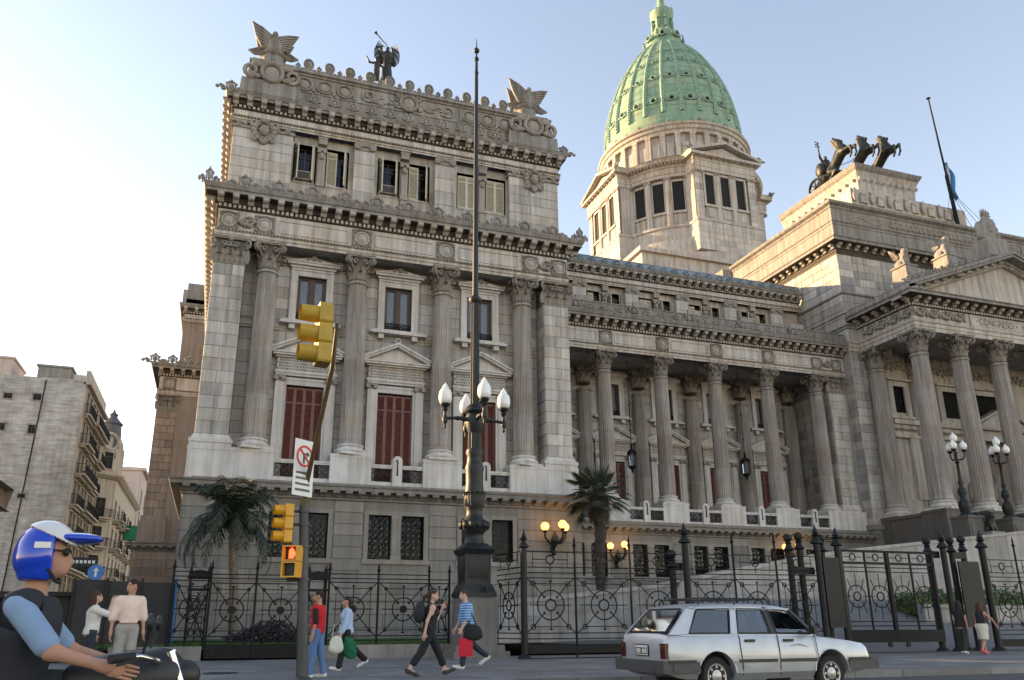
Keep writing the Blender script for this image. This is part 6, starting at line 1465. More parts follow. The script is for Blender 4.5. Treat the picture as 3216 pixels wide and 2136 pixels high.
for x, lb in ((-1.08, 'at the black hoarding'), (-.02, 'left of the low gate'), (1.3, 'in the middle of the low gate'), (3.5, 'right of the low gate'), (5.06, 'between the two wide fence panels'), (6.73, 'left of the narrow fence panel'), (7.42, 'next to the street lamp pedestal')): spear('fence_post', 'thin iron fence post with spear tip '+lb, x, YL, .2, 2.82, 3.05, .035, G2)
t = thing('gate_pier', 'ornate iron gate pier with curved cap behind the man in red', 'gate pier', (3.12, YL, .55))
m = MB()
for x in (-.26, .26):
    for yy in (-.2, .2): m.tube([(x, yy, 0), (x, yy, 2.1)], .03, 6); m.lathe([(.05, 2.1), (.06, 2.15), (.02, 2.3), (.002, 2.45)], 8, (x, yy, 0))
m.build('corner_bars', 'iron', t, local=True); m = MB(); m.poly([(-.34, 1.95), (.34, 1.95)]+[(.34*math.cos(a), 2.0+.2*math.sin(a)) for a in np.linspace(.1, PI-.1, 9)], -.26, .26); m.box(-.32, .32, -.24, .24, 1.6, 1.66); m.build('cap', 'iron', t, local=True)
m = MB()
for z in (.4, .75, 1.1, 1.35):
    for x in (-.13, .13): m.ring((x, -.22, z), .1, .022, 12, 4)
m.tube([(-.26, -.22, .1), (.26, -.22, 1.55)], .02, 5); m.tube([(.26, -.22, .1), (-.26, -.22, 1.55)], .02, 5); m.tube([(0, -.22, .1), (0, -.22, 1.55)], .02, 5); m.build('scrollwork', 'iron', t, local=True)
t2 = thing('gate_pier', 'ornate iron gate pier with scrolls left of the low gate', 'gate pier', (-.35, YL+.35, .55))
for ch in t.children: c = ch.copy(); col.objects.link(c); c.parent = t2
# tall fence and gates
YT = 23.6; TT, LT = (3.3, 2.82, 2.66, 2.5), (.88, .72)
G3, G4 = 'tall iron fence panels', 'tall fence posts'
for x0, x1, lb in ((9.05, 10.66, 'first tall iron fence panel right of the street lamp'), (10.72, 12.58, 'second tall iron fence panel right of the street lamp'), (12.64, 14.55, 'tall iron fence panel behind the rear of the silver car'), (14.8, 16.5, 'tall iron fence panel above the car roof rack, left'), (16.56, 18.2, 'tall iron fence panel above the car roof rack, right'), (18.26, 19.9, 'tall iron fence panel behind the twin ball topped posts'), (27.8, 29.34, 'tall iron fence panel right of the women'), (29.4, 31.2, 'tall iron fence panel cut by the right edge of the picture')):
    e = (x0-9)*.008; fence_panel('tall_iron_fence', lb, 'fence', x0, x1, YT, [z+e for z in TT], LT, 1.7+e*.5, .44, G3, ringrow=3.06+e, disc=False, kick=(.3, .56), br=.019)
fence_panel('tall_iron_fence', 'short tall fence panel turned away between lamp pedestal and first thick post', 'fence', 9, 10.6, YT, TT, LT, 1.7, .4, G3, P0=(8.75, 25.4), P1=(8.97, 23.7), ringrow=3.06, disc=False, br=.02)
for x, zc, zt, r, bl, lb in ((8.98, 3.42, 3.98, .1, 0, 'thick dark spear topped post nearest the street lamp'), (10.69, 3.5, 3.87, .035, 0, 'thin spear topped post left of the fan palm'), (12.61, 3.55, 3.93, .035, 0, 'thin spear topped post right of the fan palm'), (14.7, 3.72, 4.39, .115, 0, 'thick spear topped post behind the car roof'), (14.32, 2.95, 3.46, .11, 1, 'short ball topped post left of the thick post behind the car'), (16.53, 3.78, 4.14, .035, 0, 'thin spear topped post above the car, left one'), (18.23, 3.82, 4.19, .035, 0, 'thin spear topped post above the car, right one'), (19.03, 3.62, 4.12, .11, 1, 'left one of the twin ball topped posts'), (19.48, 3.68, 4.2, .11, 1, 'right one of the twin ball topped posts'), (20.02, 3.85, 4.5, .115, 0, 'thick spear topped post left of the grey plate'), (20.42, 3.62, 4.16, .11, 1, 'ball topped post behind the grey plate'), (20.9, 3.8, 4.45, .115, 0, 'thick spear topped post at the left end of the tall gate'), (25.3, 3.7, 4.2, .115, 1, 'ball topped post at the right end of the tall gate'), (25.78, 3.85, 4.5, .115, 0, 'thick spear topped post right of the tall gate'), (26.45, 3.75, 4.25, .11, 1, 'ball topped post left of the second grey plate'), (27.03, 3.8, 4.33, .11, 1, 'ball topped post right of the second grey plate'), (27.72, 3.9, 4.57, .125, 0, 'thick spear topped post right of the two women'), (29.37, 4.0, 4.4, .035, 0, 'thin spear topped post at the right edge')):
    spear('tall_fence_post', lb, x, YT+(.25 if bl else 0), SW, zc, zt, r, G4, ballp=bool(bl))
for x0, x1, lb in ((20.12, 20.8, 'dark grey steel plate between the posts left of the tall gate'), (26.3, 27.3, 'dark grey steel plate above the two women')):
    m = MB(); m.box(x0, x1, YT-.12, YT-.06, 1.0, 3.35); tag(m.build('steel_plate', 'iron_grey'), lb, 'plate', 'steel plates on the gate posts')
for x0, x1, z, lb in ((14.35, 14.65, 2.95, 'behind the car'), (19.1, 19.95, 2.9, 'left of the grey plate'), (25.35, 25.75, 3.6, 'right of the tall gate'), (26.5, 27.0, 3.6, 'over the second grey plate')):
    m = MB(); m.box(x0, x1, YT+.15, YT+.3, z-.12, z+.12); tag(m.build('gate_hinge_beam', 'iron_grey'), 'short dark steel beam joining two posts '+lb, 'beam')
t = thing('sliding_gate', 'tall black iron sliding gate with rings and solid bottom rail', 'gate', (23, YT, .3))
for z in (3.62, 3.2): m = MB(); m.box(21.0, 25.2, YT-.04, YT+.04, z-.04, z+.04); m.build('rail', 'iron', t)
m = MB(); m.box(21.0, 25.2, YT-.05, YT+.05, .5, .92); m.build('bottom_rail', 'iron', t)
for z in (3.05, 2.9, 1.2, 1.05): m = MB(); m.tube([(21.0, YT, z), (25.2, YT, z)], .018, 5); m.build('rail', 'iron', t)
for x, r in ((21.0, .05), (22.05, .03), (23.05, .07), (24.1, .03), (25.15, .05)): m = MB(); m.box(x-r, x+r, YT-r*.8, YT+r*.8, .6, 3.62); m.build('upright', 'iron', t)
for xm in (21.52, 22.55, 23.6, 24.62):
    m = MB(); m.ring((xm, YT, 2.05), .38, .02, 24, 5); m.ring((xm, YT, 2.05), .15, .025, 16, 5); m.build('ring', 'iron', t, 60)
    m = MB(); m.ring((xm, YT, 3.41), .12, .022, 16, 5); m.tube([(xm-.4, YT, 3.41), (xm-.12, YT, 3.41)], .015, 5); m.tube([(xm+.12, YT, 3.41), (xm+.4, YT, 3.41)], .015, 5); m.build('ring', 'iron', t, 60)
    for a in range(8):
        c, s = math.cos(a*PI/4), math.sin(a*PI/4); L = .52 if a % 2 == 0 and a in (0, 4) else (.82 if a % 2 else .78)
        m = MB(); m.tube([(xm+c*.27, YT, 2.05+s*.27), (xm+c*L*(.62 if a % 2 else 1), YT, 2.05+s*L)], .016, 5); m.build('spoke', 'iron', t)
for x in (22.7, 23.5): m = MB(); m.lathe([(.09, -.03), (.09, .03)], 12, M=Matrix.Translation((x, YT, .42)) @ Matrix.Rotation(PI/2, 4, 'X')); m.build('wheel', 'iron_grey', t)
gt = MB(); gt.box(8.9, 31, YT-.05, YT+.05, SW+.002, SW+.03); tag(gt.build('gate_track', 'iron_grey'), 'flat steel ground track under the tall fence and gate', 'track')

# ------------------------------------------------------------------ street lamp
LX, LY = 7.97, 25.45
t = thing('street_lamp', 'tall dark green iron street lamp with four white globes and a needle top', 'street lamp', (LX, LY, SW))
def sq(mb, z0, a0, z1, a1): a0 *= .78; a1 *= .78; mb.tbox(0, 0, z0, z1, a0, a0, a1, a1)
m = MB(); m.tone = .1; sq(m, 0, 1.15, .2, 1.15); sq(m, .2, 1.0, .38, .98); sq(m, .38, .75, 1.82, .68); m.build('stone_base', 'granite', t, local=True)
m = MB(); sq(m, 1.82, .74, 1.95, .74); sq(m, 1.95, .72, 2.2, .6); sq(m, 2.2, .56, 2.28, .54); sq(m, 2.28, .54, 3.15, .56); sq(m, 3.15, .62, 3.22, .66); sq(m, 3.22, .66, 3.3, .72); sq(m, 3.3, .7, 3.5, .42)
for a in range(4):
    M = Matrix.Rotation(a*PI/2, 4, 'Z'); m.add([(-.33, -.43, 2.38), (.33, -.43, 2.38), (.33, -.437, 3.08), (-.33, -.437, 3.08), (0, -.54, 2.73)], [(0, 1, 4), (1, 2, 4), (2, 3, 4), (3, 0, 4)], M)
m.ring((.15, -.57, 2.05), .08, .03, 12, 5); m.build('pedestal', 'lamp_iron', t, 30, local=True)
m = MB(); m.lathe([(.36, 3.45), (.32, 3.6), (.28, 3.75), (.33, 3.85), (.43, 3.95), (.46, 4.1), (.41, 4.25), (.3, 4.32), (.26, 4.5), (.28, 4.62), (.32, 4.75), (.34, 5.0), (.29, 5.5), (.3, 5.9), (.32, 6.0), (.27, 6.15), (.25, 6.4), (.3, 6.5), (.27, 6.62)], 28)
for i in range(12):
    a = 2*PI*i/12; leafstrip(m, (.32*math.cos(a), .32*math.sin(a), 4.7), (math.cos(a), math.sin(a)), .2, .6, .02, .06)
    m.ball((.44*math.cos(a), .44*math.sin(a), 4.1), (.1, .1, .14), 6, 5)
m.build('vase', 'lamp_iron', t, 50, local=True)
ztip = PX(1492, 122, LY)[1]-SW; zg = PX(1480, 1298, LY)[1]-SW; zcap = PX(1488, 945, LY)[1]-SW; zf = PX(1490, 700, LY)[1]-SW
m = MB(); fl = []
for z0, z1, r0, r1 in ((6.6, zg-.7, .235, .22), (zg+.25, zcap, .165, .15)):
    n = 20; vs = [(r*(1 if i % 2 else .9)*math.cos(PI*i/n), r*(1 if i % 2 else .9)*math.sin(PI*i/n), z) for z, r in ((z0, r0), (z1, r1)) for i in range(2*n)]
    m.add(vs, [(i, (i+1) % (2*n), (i+1) % (2*n)+2*n, i+2*n) for i in range(2*n)])
m.lathe([(.16, zcap-.1), (.24, zcap), (.24, zcap+.06), (.17, zcap+.14), (.115, zcap+.2), (.105, zcap+.6), (.07, ztip-1.9), (.05, ztip-1.0), (.04, ztip-.9), (.012, ztip)], 16)
m.lathe([(.2, zg-.75), (.26, zg-.6), (.32, zg-.4), (.34, zg-.2), (.28, zg-.05), (.36, zg+.05), (.3, zg+.2), (.2, zg+.3)], 20)
for z, r in ((ztip-.55, .12), (ztip-.95, .1), (ztip-1.6, .09)): m.ball((0, 0, z), r, 10, 8)
m.build('shaft', 'lamp_iron', t, 40, local=True)
for k, a in enumerate((R_(180), R_(-90), R_(0), R_(90))):
    c, s = math.cos(a), math.sin(a); L = 1.05; A = MB()
    A.tube([(c*.2, s*.2, zg-.25), (c*.55, s*.55, zg-.2), (c*L, s*L, zg-.25)], [.09, .06, .05], 8)
    for q in (.45, .6): A.ball((c*q, s*q, zg-.21), .085, 8, 6)
    A.lathe([(.01, zg-.62), (.05, zg-.55), (.03, zg-.48), (.08, zg-.4), (.1, zg-.28), (.06, zg-.15), (.05, zg-.02), (.1, zg+.06), (.07, zg+.12), (.16, zg+.2), (.17, zg+.26)], 12, (c*L, s*L, 0)); AO = A.build('arm', 'lamp_iron', t, 50, local=True)
    g = MB(); g.lathe([(.14, zg+.25), (.2, zg+.31), (.228, zg+.42), (.228, zg+.56), (.21, zg+.67), (.16, zg+.76), (.11, zg+.79), (.11, zg+.85), (.065, zg+.87), (.07, zg+.92), (.03, zg+.95), (.012, zg+1.0)], 20, (c*L, s*L, 0)); g.build('globe', 'milk_glass', AO, 60, local=True)

# ------------------------------------------------------------------ traffic lights and signs
TX, TY = 1.68, 15.55
t = thing('signal_pole', 'dark grey traffic signal pole with a yellow overhead arm', 'pole', (TX, TY, SW))
zs = PX(955, 1590, TY)[1]-SW; xt = PX(955, 1590, TY)[0]-TX
m = MB(); m.tube([(0, 0, -.0), (xt, 0, zs)], [.105, .085], 14); m.build('pole', 'pole_grey', t, 50, local=True)
m = MB(); m.lathe([(.2, 0), (.2, .03), (.12, .1)], 14); m.build('foot', 'pole_grey', t, 50, local=True)
TH = 13.4; ax, az_ = PX(1062, 1010, TH); bx, bz = PX(1043, 1160, 13.7)
m = MB(); m.tube([(xt, 0, zs), (xt, 0, zs+.15)], .09, 12); m.tube([(xt, 0, zs+.1), (xt+.02, -.12, zs+.5), (bx-TX, 13.7-TY, bz-SW), (ax-TX, TH-TY+.1, az_-SW)], [.05, .045, .04, .035], 10); m.build('arm', 'arm_ochre', t, 50, local=True)
for z in (1.75, 2.35, 2.75, zs-.12): MB().lathe([(.11, z), (.11, z+.05)], 14, (xt*z/zs, 0, 0)).tube([(xt*z/zs, 0, z+.02), (xt*z/zs-.3, 0, z+.02)], .03, 6).build('clamp', 'pole_grey', t, 50, local=True)
def signal(name, lab, loc, rz, s, mat, lit=None, tilt=0):
    t = thing(name, lab, 'traffic light', loc, rz, 'traffic light heads'); t.rotation_euler = (0, tilt, rz)
    for i in range(3):
        b = MB(); z = -(i-1)*.35*s; h = .17*s
        b.poly([(-.15*s, z-h), (.15*s, z-h), (.17*s, z-h+.03*s), (.17*s, z+h-.03*s), (.15*s, z+h), (-.15*s, z+h), (-.17*s, z+h-.03*s), (-.17*s, z-h+.03*s)], -.11*s, .11*s); B = b.build('section', mat, t, local=True)
        v = MB(); vs = []; n = 14
        for q, yy in ((0, -.11*s), (1, -.4*s)):
            for k in range(n+1): a = 2*PI*k/n; vs.append((.145*s*math.cos(a)*(1-.06*q), yy, z+.145*s*math.sin(a)*(1-.06*q)))
        v.add(vs, [(k, k+1, k+n+2, k+n+1) for k in range(n)]); v.build('visor', mat, B, 60, local=True)
        l = MB(); l.lathe([(.12*s, 0), (.11*s, .03*s), (.02, .05*s)], 16, M=Matrix.Translation((0, -.11*s, z)) @ Matrix.Rotation(PI/2, 4, 'X')); l.build('lens', 'dull_lens' if i < 2 else 'black_matte', B, 60, local=True)
x, z = PX(1016, 1052, TH); signal('overhead_traffic_light', 'large mustard yellow traffic light hanging on the overhead arm', (x, TH, z), R_(-84), 1.06, 'yellow_faded', None, R_(-3))
x, z = PX(903, 1645, TY); signal('pole_traffic_light', 'smaller yellow traffic light on the pole below the white sign', (x, TY-.05, z), R_(-82), .68, 'yellow_paint')
x, z = PX(915, 1764, TY-.1); t = thing('pedestrian_signal', 'yellow two box pedestrian signal showing a glowing red hand', 'traffic light', (x, TY-.12, z), R_(-32))
for i, (zz, lit) in enumerate(((.145, True), (-.145, False))):
    b = MB(); b.box(-.15, .15, -.0, .16, zz-.14, zz+.14); 
    for a_ in ((-.15, -.12, zz-.14, zz+.14), (.12, .15, zz-.14, zz+.14)): b.box(a_[0], a_[1], -.1, 0, a_[2], a_[3])
    b.box(-.12, .12, -.1, 0, zz+.115, zz+.14); b.box(-.12, .12, -.1, 0, zz-.14, zz-.115); B = b.build('box', 'yellow_paint', t, local=True)
    f = MB(); f.box(-.12, .12, -.012, -.002, zz-.115, zz+.115); f.build('face', 'black_matte', B, local=True)
    if lit:
        h = MB(); h.box(-.045, .05, -.03, -.013, zz-.09, zz+.01)
        for k in range(4): h.box(-.045+.026*k, -.045+.026*k+.019, -.03, -.013, zz+.01, zz+.07+(.025 if k in (1, 2) else 0))
        h.box(.05, .075, -.03, -.013, zz-.04, zz+.03); h.build('lit_hand', 'red_lamp', B, local=True)
# white prohibition sign
x, z = PX(954, 1470, TY-.2); t = thing('prohibition_sign', 'white sign with red no turn circle and lines of small text', 'sign', (x, TY-.22, z), R_(38))
W_, H_ = .25, .53
m = MB(); m.box(-W_, W_, 0, .012, -H_, H_); m.build('plate', 'sign_white', t, local=True)
m = MB(); m.ring((0, -.006, .22), .185, .03, 32, 4); m.tube([(-.13, -.006, .35), (.13, -.006, .09)], .022, 4); m.v = [(a, max(-.01, min(b, -.003)), c) for a, b, c in m.v]; m.build('red_ring', 'sign_red', t, local=True)
m = MB(); m.box(-.035, .005, -.008, -.003, .08, .28); m.box(.005, .06, -.008, -.003, .24, .28); m.add([(.05, -.008, .2), (.05, -.008, .32), (.12, -.008, .26)], [(0, 1, 2)]); m.build('arrow', 'sign_ink', t, local=True)
rr = random.Random(3)
for k, z in enumerate((-.1, -.2, -.31, -.42)):
    m = MB(); x = -.19
    while x < .17: w = rr.uniform(.02, .045); m.box(x, min(.19, x+w), -.006, -.002, z-.022, z+.022); x += w+.012
    m.build('text_line', 'sign_ink', t, local=True)
# ------------------------------------------------------------------ palms and shrubs
def feather_palm(px, py, Y, ground):
    x, _ = PX(px, py, Y); t = thing('feather_palm', 'feathery palm with drooping fronds and a slim brown trunk left of the gate', 'palm tree', (x, Y, ground))
    top = PX(728, 1640, Y)[1]-ground; lean = PX(728, 1640, Y)[0]-x
    m = MB(); n = 16; pts = [(lean*(i/n)**1.4, .05*math.sin(i), top*i/n) for i in range(n+1)]; m.tube(pts, [.17-.05*i/n+.012*(i % 2) for i in range(n+1)], 10)
    for i in range(90):
        s = random.uniform(.72, 1); a = random.uniform(0, 2*PI); p = Vector((lean*s**1.4, 0, top*s)); d = Vector((math.cos(a), math.sin(a), 0)); m.tube([p+d*.1, p+d*.2+Vector((0, 0, .28))], [.035, .008], 4)
    m.build('trunk', 'bark', t, 60, local=True)
    c0 = Vector((lean, 0, top)); lf = MB(); rc = MB()
    for i in range(42):
        a = 2*PI*i*.382+random.uniform(-.2, .2); el = random.uniform(-.1, 1.4) if i < 28 else random.uniform(1.15, 1.52); L = random.uniform(2.0, 2.9)*(1.0 if el < 1.1 else .95)
        d = Vector((math.cos(a), math.sin(a), 0)); pts = []; p = c0.copy(); e = el
        for k in range(13): pts.append(p.copy()); p = p+(d*math.cos(e)+Vector((0, 0, math.sin(e))))*L/12; e -= (.135+.02*k*(1 if el > .3 else .6))*(.62 if i >= 28 else 1)
        rc.tube(pts, [.03*(1-k/14) for k in range(13)], 4)
        sd = d.cross(Vector((0, 0, 1)))
        for k in range(1, 13):
            for q in (0, .33, .66):
                if k == 12 and q: continue
                b = pts[k-1].lerp(pts[k], q) if k < 13 else pts[-1]; tg = (pts[k]-pts[k-1]).normalized(); ll = .52*math.sin(PI*min(1, (k+q)/13*.85+.14))+.06
                for s in (-1, 1):
                    out = (sd*s*random.uniform(.55, .9)+tg*random.uniform(.4, .8)+Vector((0, 0, -random.uniform(.25, .85)))).normalized(); w = tg*.024
                    tip = b+out*ll+Vector((0, 0, -.1*ll)); mid = b+out*ll*.5+Vector((0, 0, .02))
                    lf.add([tuple(b-w*.6), tuple(b+w*.6), tuple(mid+w), tuple(mid-w), tuple(tip)], [(0, 1, 2, 3), (3, 2, 4)])
    C = rc.build('frond_stems', 'frond', t, local=True); C['kind'] = 'stuff'; o = lf.build('crown', 'frond', t, local=True)
feather_palm(733, 1985, 30.5, .55)
def fan_palm(px, py, Y, ground):
    x, _ = PX(px, py, Y); t = thing('fan_palm', 'fan palm with dark hairy trunk between the pavilion and the colonnade', 'palm tree', (x, Y, ground))
    top = PX(1893, 1560, Y)[1]-ground; m = MB(); n = 18
    m.tube([(.05*math.sin(i*.6), 0, top*i/n) for i in range(n+1)], [.21+.03*(i % 2)+.05*(i > 12) for i in range(n+1)], 10)
    for i in range(260): s = random.uniform(.1, 1); a = random.uniform(0, 2*PI); p = Vector((0, 0, top*s)); d = Vector((math.cos(a), math.sin(a), 0)); m.tube([p+d*.18, p+d*.3+Vector((0, 0, -.16))], [.03, .006], 3)
    m.build('trunk', 'bark_dark', t, 60, local=True)
    def fan(mb, c, d, R, droop=0):
        d = d.normalized(); u = d.cross(Vector((0, 0, 1))).normalized() if abs(d.z) < .98 else Vector((1, 0, 0)); v = u.cross(d); n = 17
        for k in range(n):
            a = -1.9+3.8*k/(n-1); r = (d*math.cos(a)+u*math.sin(a)); b = (d*math.cos(a+.1)+u*math.sin(a+.1)); rr_ = R*(1-.12*abs(a))*random.uniform(.9, 1.05)
            tip = c+r*rr_+Vector((0, 0, -droop*rr_*.4))+v*.04; m1 = c+r*rr_*.55+v*.03; m2 = c+b*rr_*.55
            mb.add([tuple(c), tuple(m1), tuple(tip), tuple(m2)], [(0, 1, 2, 3)])
    lf = MB(); st = MB(); c0 = Vector((0, 0, top)); dd = MB()
    for i in range(70):
        a = i*2.4+random.uniform(-.2, .2); el = 1.35-2.0*(i/70)+random.uniform(-.15, .15); d = Vector((math.cos(a)*math.cos(el), math.sin(a)*math.cos(el), math.sin(el))); L = random.uniform(.7, 1.2); c = c0+d*L+Vector((0, 0, -.1*(1-math.sin(el))))
        st.tube([c0, c0+d*L*.5+Vector((0, 0, .03)), c], [.025, .02, .012], 4); fan(lf, c, d+Vector((0, 0, -.25)), random.uniform(.62, .85), .6 if el < .4 else .25)
    for i in range(120):
        a = random.uniform(0, 2*PI); z = random.uniform(-1.25, -.15); d = Vector((math.cos(a)*.45, math.sin(a)*.45, -1)); c = c0+Vector((math.cos(a)*.22, math.sin(a)*.22, z+.3)); fan(dd, c, d, random.uniform(.4, .65), .3)
    st.build('petioles', 'fan', t, local=True)['kind'] = 'stuff'; lf.build('crown', 'fan', t, local=True); dd.build('dead_skirt', 'dead_frond', t, local=True)
fan_palm(1890, 1850, 34.0, .5)
t = thing('purple_shrub', 'low dark purple leafed shrub on the lawn behind the low gate', 'shrub', (2.0, 28.2, .55))
m = MB(); leafmass(m, 1500, ((-1.5, 1.3), (-.5, .5), (0, .75)), .12, lambda p: p.z < .62*math.exp(-(p.x/1.1)**2)+.18*random.random()); m.build('leaves', 'purple_leaf', t, local=True)
m = MB()
for i in range(14): a = random.uniform(-1, 1); m.tube([(a*.6, random.uniform(-.3, .3), 0), (a*1.2, random.uniform(-.3, .3), .5)], [.015, .006], 4)
m.build('stems', 'bark', t, local=True)

# ------------------------------------------------------------------ buildings down the side street
def c5(x, y): return x*.6737, 1080+y*.6737
def balcony(parent, M, x0, x1, z, d=.9, rail=True):
    b = MB(); b.tone = .7; b.box(x0, x1, -d, 0, z-.18, z, M); b.box(x0+.1, x1-.1, -d*.6, 0, z-.4, z-.18, M); B = b.build('balcony', 'render_cream', parent)
    r = MB(); n = max(3, int((x1-x0)/.16))
    for i in range(n+1): x = x0+(x1-x0)*i/n; r.box(x-.012, x+.012, -d+.02, -d+.045, z, z+.95, M)
    for i in range(5):
        for x in (x0, x1): r.box(x-.012, x+.012, -d+.02+i*d/5, -d+.045+i*d/5, z, z+.95, M)
    r.box(x0, x1, -d, -d+.06, z+.95, z+1.0, M); r.box(x0-.02, x0+.02, -d, 0, z+.95, z+1.0, M); r.box(x1-.02, x1+.02, -d, 0, z+.95, z+1.0, M); r.build('railing', 'iron', B)
def house_window(parent, M, x0, x1, z0, z1, shutter='dark_room', fm='render_cream'):
    f = MB(); f.tone = .8
    for a, b in ((x0-.12, x0), (x1, x1+.12)): f.box(a, b, -.07, .1, z0, z1, M)
    f.box(x0-.16, x1+.16, -.1, .1, z1, z1+.16, M); f.box(x0-.16, x1+.16, -.1, .1, z0-.1, z0, M); F = f.build('window', fm, parent)
    p = MB(); p.box(x0, x1, -.015, .02, z0, z1, M); p.build('pane', shutter, F)
    m = MB(); xm = (x0+x1)/2; m.box(xm-.03, xm+.03, -.03, -.016, z0, z1, M); m.box(x0, x1, -.03, -.017, z0+(z1-z0)*.7, z0+(z1-z0)*.7+.06, M); m.build('frame', 'wood_dark', F)
SXL = -14.0                                     # building line on the far side of the side street
MXR = lambda x0: Matrix(((0, -1, 0, x0), (1, 0, 0, 0), (0, 0, 1, 0), (0, 0, 0, 1)))      # wall facing +X: local x -> +Y, local y -> -X
# A: tall block with a bare party wall
YA_, YA1 = 88.0, 104.0; zl, zr = PX(*c5(0, 155), YA_)[1], PX(*c5(400, 170), YA_)[1]
t = thing('party_wall_block', 'tall old apartment block with a bare weathered whitish side wall', 'building', (-24, 96, 0))
m = MB(); m.tone = .5; m.poly([(-46, -.05), (SXL-.02, -.05), (SXL-.02, zr), (-46, zl)], YA_, YA1+.0); m.build('side_wall', 'render_wall', t)
for k, (x0, y0, x1, y1) in enumerate(((20, 228, 55, 256), (158, 232, 190, 264), (135, 378, 160, 419), (-15, 368, 20, 403), (84, 698, 116, 719))):
    xa, za_ = PX(*c5(x0, y0), YA_); xb, zb_ = PX(*c5(x1, y1), YA_); house_window(t, Matrix.Translation((0, YA_, 0)), xa, xb, zb_, za_, fm='concrete')
for x0, x1, y0, y1, mt in ((-30, 48, 62, 160, 'pink_wall'), (180, 326, 103, 170, 'concrete')):
    xa, za_ = PX(*c5(x0, y0), YA_+1.5); xb, zb_ = PX(*c5(x1, y1), YA_+1.5); m = MB(); m.tone = .3; m.box(xa, xb, YA_+1.5, YA_+7, zr-1, za_); m.box(xa-.15, xb+.15, YA_+1.35, YA_+7.1, za_, za_+.2); m.build('roof_house', mt, t)
m = MB(); m.tube([(-18.5, YA_-.08, 0), (-17.6, YA_-.08, zr-.3)], .06, 5); m.build('drainpipe', 'iron_grey', t)
m = MB(); m.box(SXL-1.2, SXL, YA_-.1, YA_+.6, zr-.2, zr+.5); m.tone = .5; m.build('parapet_end', 'render_wall', t)
Mx = MXR(SXL); fz = np.linspace(3.6, zr-3.2, 7)
m = MB(); m.tone = .7; m.box(YA_+.02, YA1, -.04, .3, 0, zr-.4, Mx); m.box(YA_, YA1, -.5, .2, zr-.4, zr-.1, Mx); m.box(YA_+2, YA1, -.0, .4, zr-.1, zr+1.6, Mx); m.build('street_wall', 'render_cream', t)
for j, z in enumerate(fz):
    for i in range(3):
        y0 = YA_+1.4+i*5.0; house_window(t, Mx @ Matrix.Translation((0, -.06, 0)), y0, y0+1.3, z, z+2.4); house_window(t, Mx @ Matrix.Translation((0, -.06, 0)), y0+2.3, y0+3.6, z, z+2.4)
        if j > 0: balcony(t, Mx, y0-.5, y0+4.2, z-.02, 1.0 if (i+j) % 3 else .7)
# B: ornate corner house with slate turret
SXB = -12.1; YB0, YB1 = 104.6, 136.0; Mx = MXR(-12.1); t = thing('ornate_corner_house', 'cream ornate corner house with a slate turret and many balconies', 'building', (-20, 120, 0))
zt = PX(*c5(545, 600), YB0)[1]
m = MB(); m.tone = .8; m.polz([(-40, YB0+.1), (SXB-2.6, YB0), (SXB, YB0+2.6), (SXB, YB1), (-40, YB1)], 0, zt); m.build('walls', 'render_cream', t)
m = MB(); m.tone = .8; m.sweep([(-30, YB0), (SXB-2.6, YB0), (SXB, YB0+2.6), (SXB, YB1)], [(0, zt-.6), (.3, zt-.5), (.7, zt-.2), (.75, zt), (0, zt+.1)]); m.build('cornice', 'render_cream', t)
M45 = Matrix.Translation((SXB-1.3, YB0+1.3, 0)) @ Matrix.Rotation(PI/4, 4, 'Z')
m = MB(); m.tone = .9; m.box(-2.2, 2.2, -.3, 2.6, zt, zt+3.2, M45); m.poly([(2.1*math.cos(a), zt+3.2+1.9*math.sin(a)) for a in np.linspace(0, PI, 14)], -.2, 2, M45); m.ring((0, -.3, zt+3.9), 1.0, .22, 20, 6, M=M45); m.build('gable', 'render_cream', t, 40)
house_window(t, M45 @ Matrix.Translation((0, -.36, 0)), -.6, .6, zt+.6, zt+2.6)
qa, qb = PX(*c5(530, 450), YB0+2.6)[1], PX(*c5(530, 303), YB0+2.6)[1]; hq = qb-qa
m = MB(); m.lathe([(1.25, qa-2.5), (1.2, qa), (1.05, qa+hq*.45), (1.25, qa+hq*.5), (1.0, qa+hq*.56), (.5, qa+hq*.7), (.42, qa+hq*.76), (.55, qa+hq*.8), (.2, qa+hq*.88), (.03, qb)], 16, (SXB-1.3, YB0+2.6, 0)); m.build('turret', 'slate', t, 40)
Mf = Matrix.Translation((0, YB0, 0)); fl_ = [3.5+3.35*i for i in range(int((zt-3.4)/3.35))]
for j, z in enumerate(fl_):
    house_window(t, M45 @ Matrix.Translation((0, -.02, 0)), -.65, .65, z, z+2.3); balcony(t, M45, -1.3, 1.3, z-.02, .9)
    for i in range(6):
        y0 = YB0+4.2+i*4.2; house_window(t, Mx, y0, y0+1.3, z, z+2.3); balcony(t, Mx, y0-.6, y0+1.9, z-.02, .9 if i % 2 else 1.2)
m = MB(); m.box(118, 120.2, -2.2, -.4, 12.2, 14.0, Mx); m.build('sign_board', 'sign_green', t); m = MB(); m.box(130, 133, -3.4, -.6, 9.4, 10.2, Mx); m.build('sign_board', 'yellow_paint', t)
# C: farther blocks
for y0, y1, xo, h, mt, lb in ((139, 170, 0, 25, 'pink_wall', 'pale pink building farther down the side street'), (172, 230, .5, 22, 'render_cream', 'distant cream building at the end of the side street')):
    t = thing('street_house', lb, 'building', (-20, y0, 0)); m = MB(); m.tone = .6; m.box(-34, SXL+1.9+xo, y0, y1, 0, h); m.box(-34, SXL+2.4+xo, y0-.3, y1, h, h+.5); m.build('walls', mt, t)
    for j in range(6):
        for i in range(4): yy = y0+2+i*7; house_window(t, MXR(SXL+1.9+xo), yy, yy+1.6, 3+j*3.4, 5.2+j*3.4)
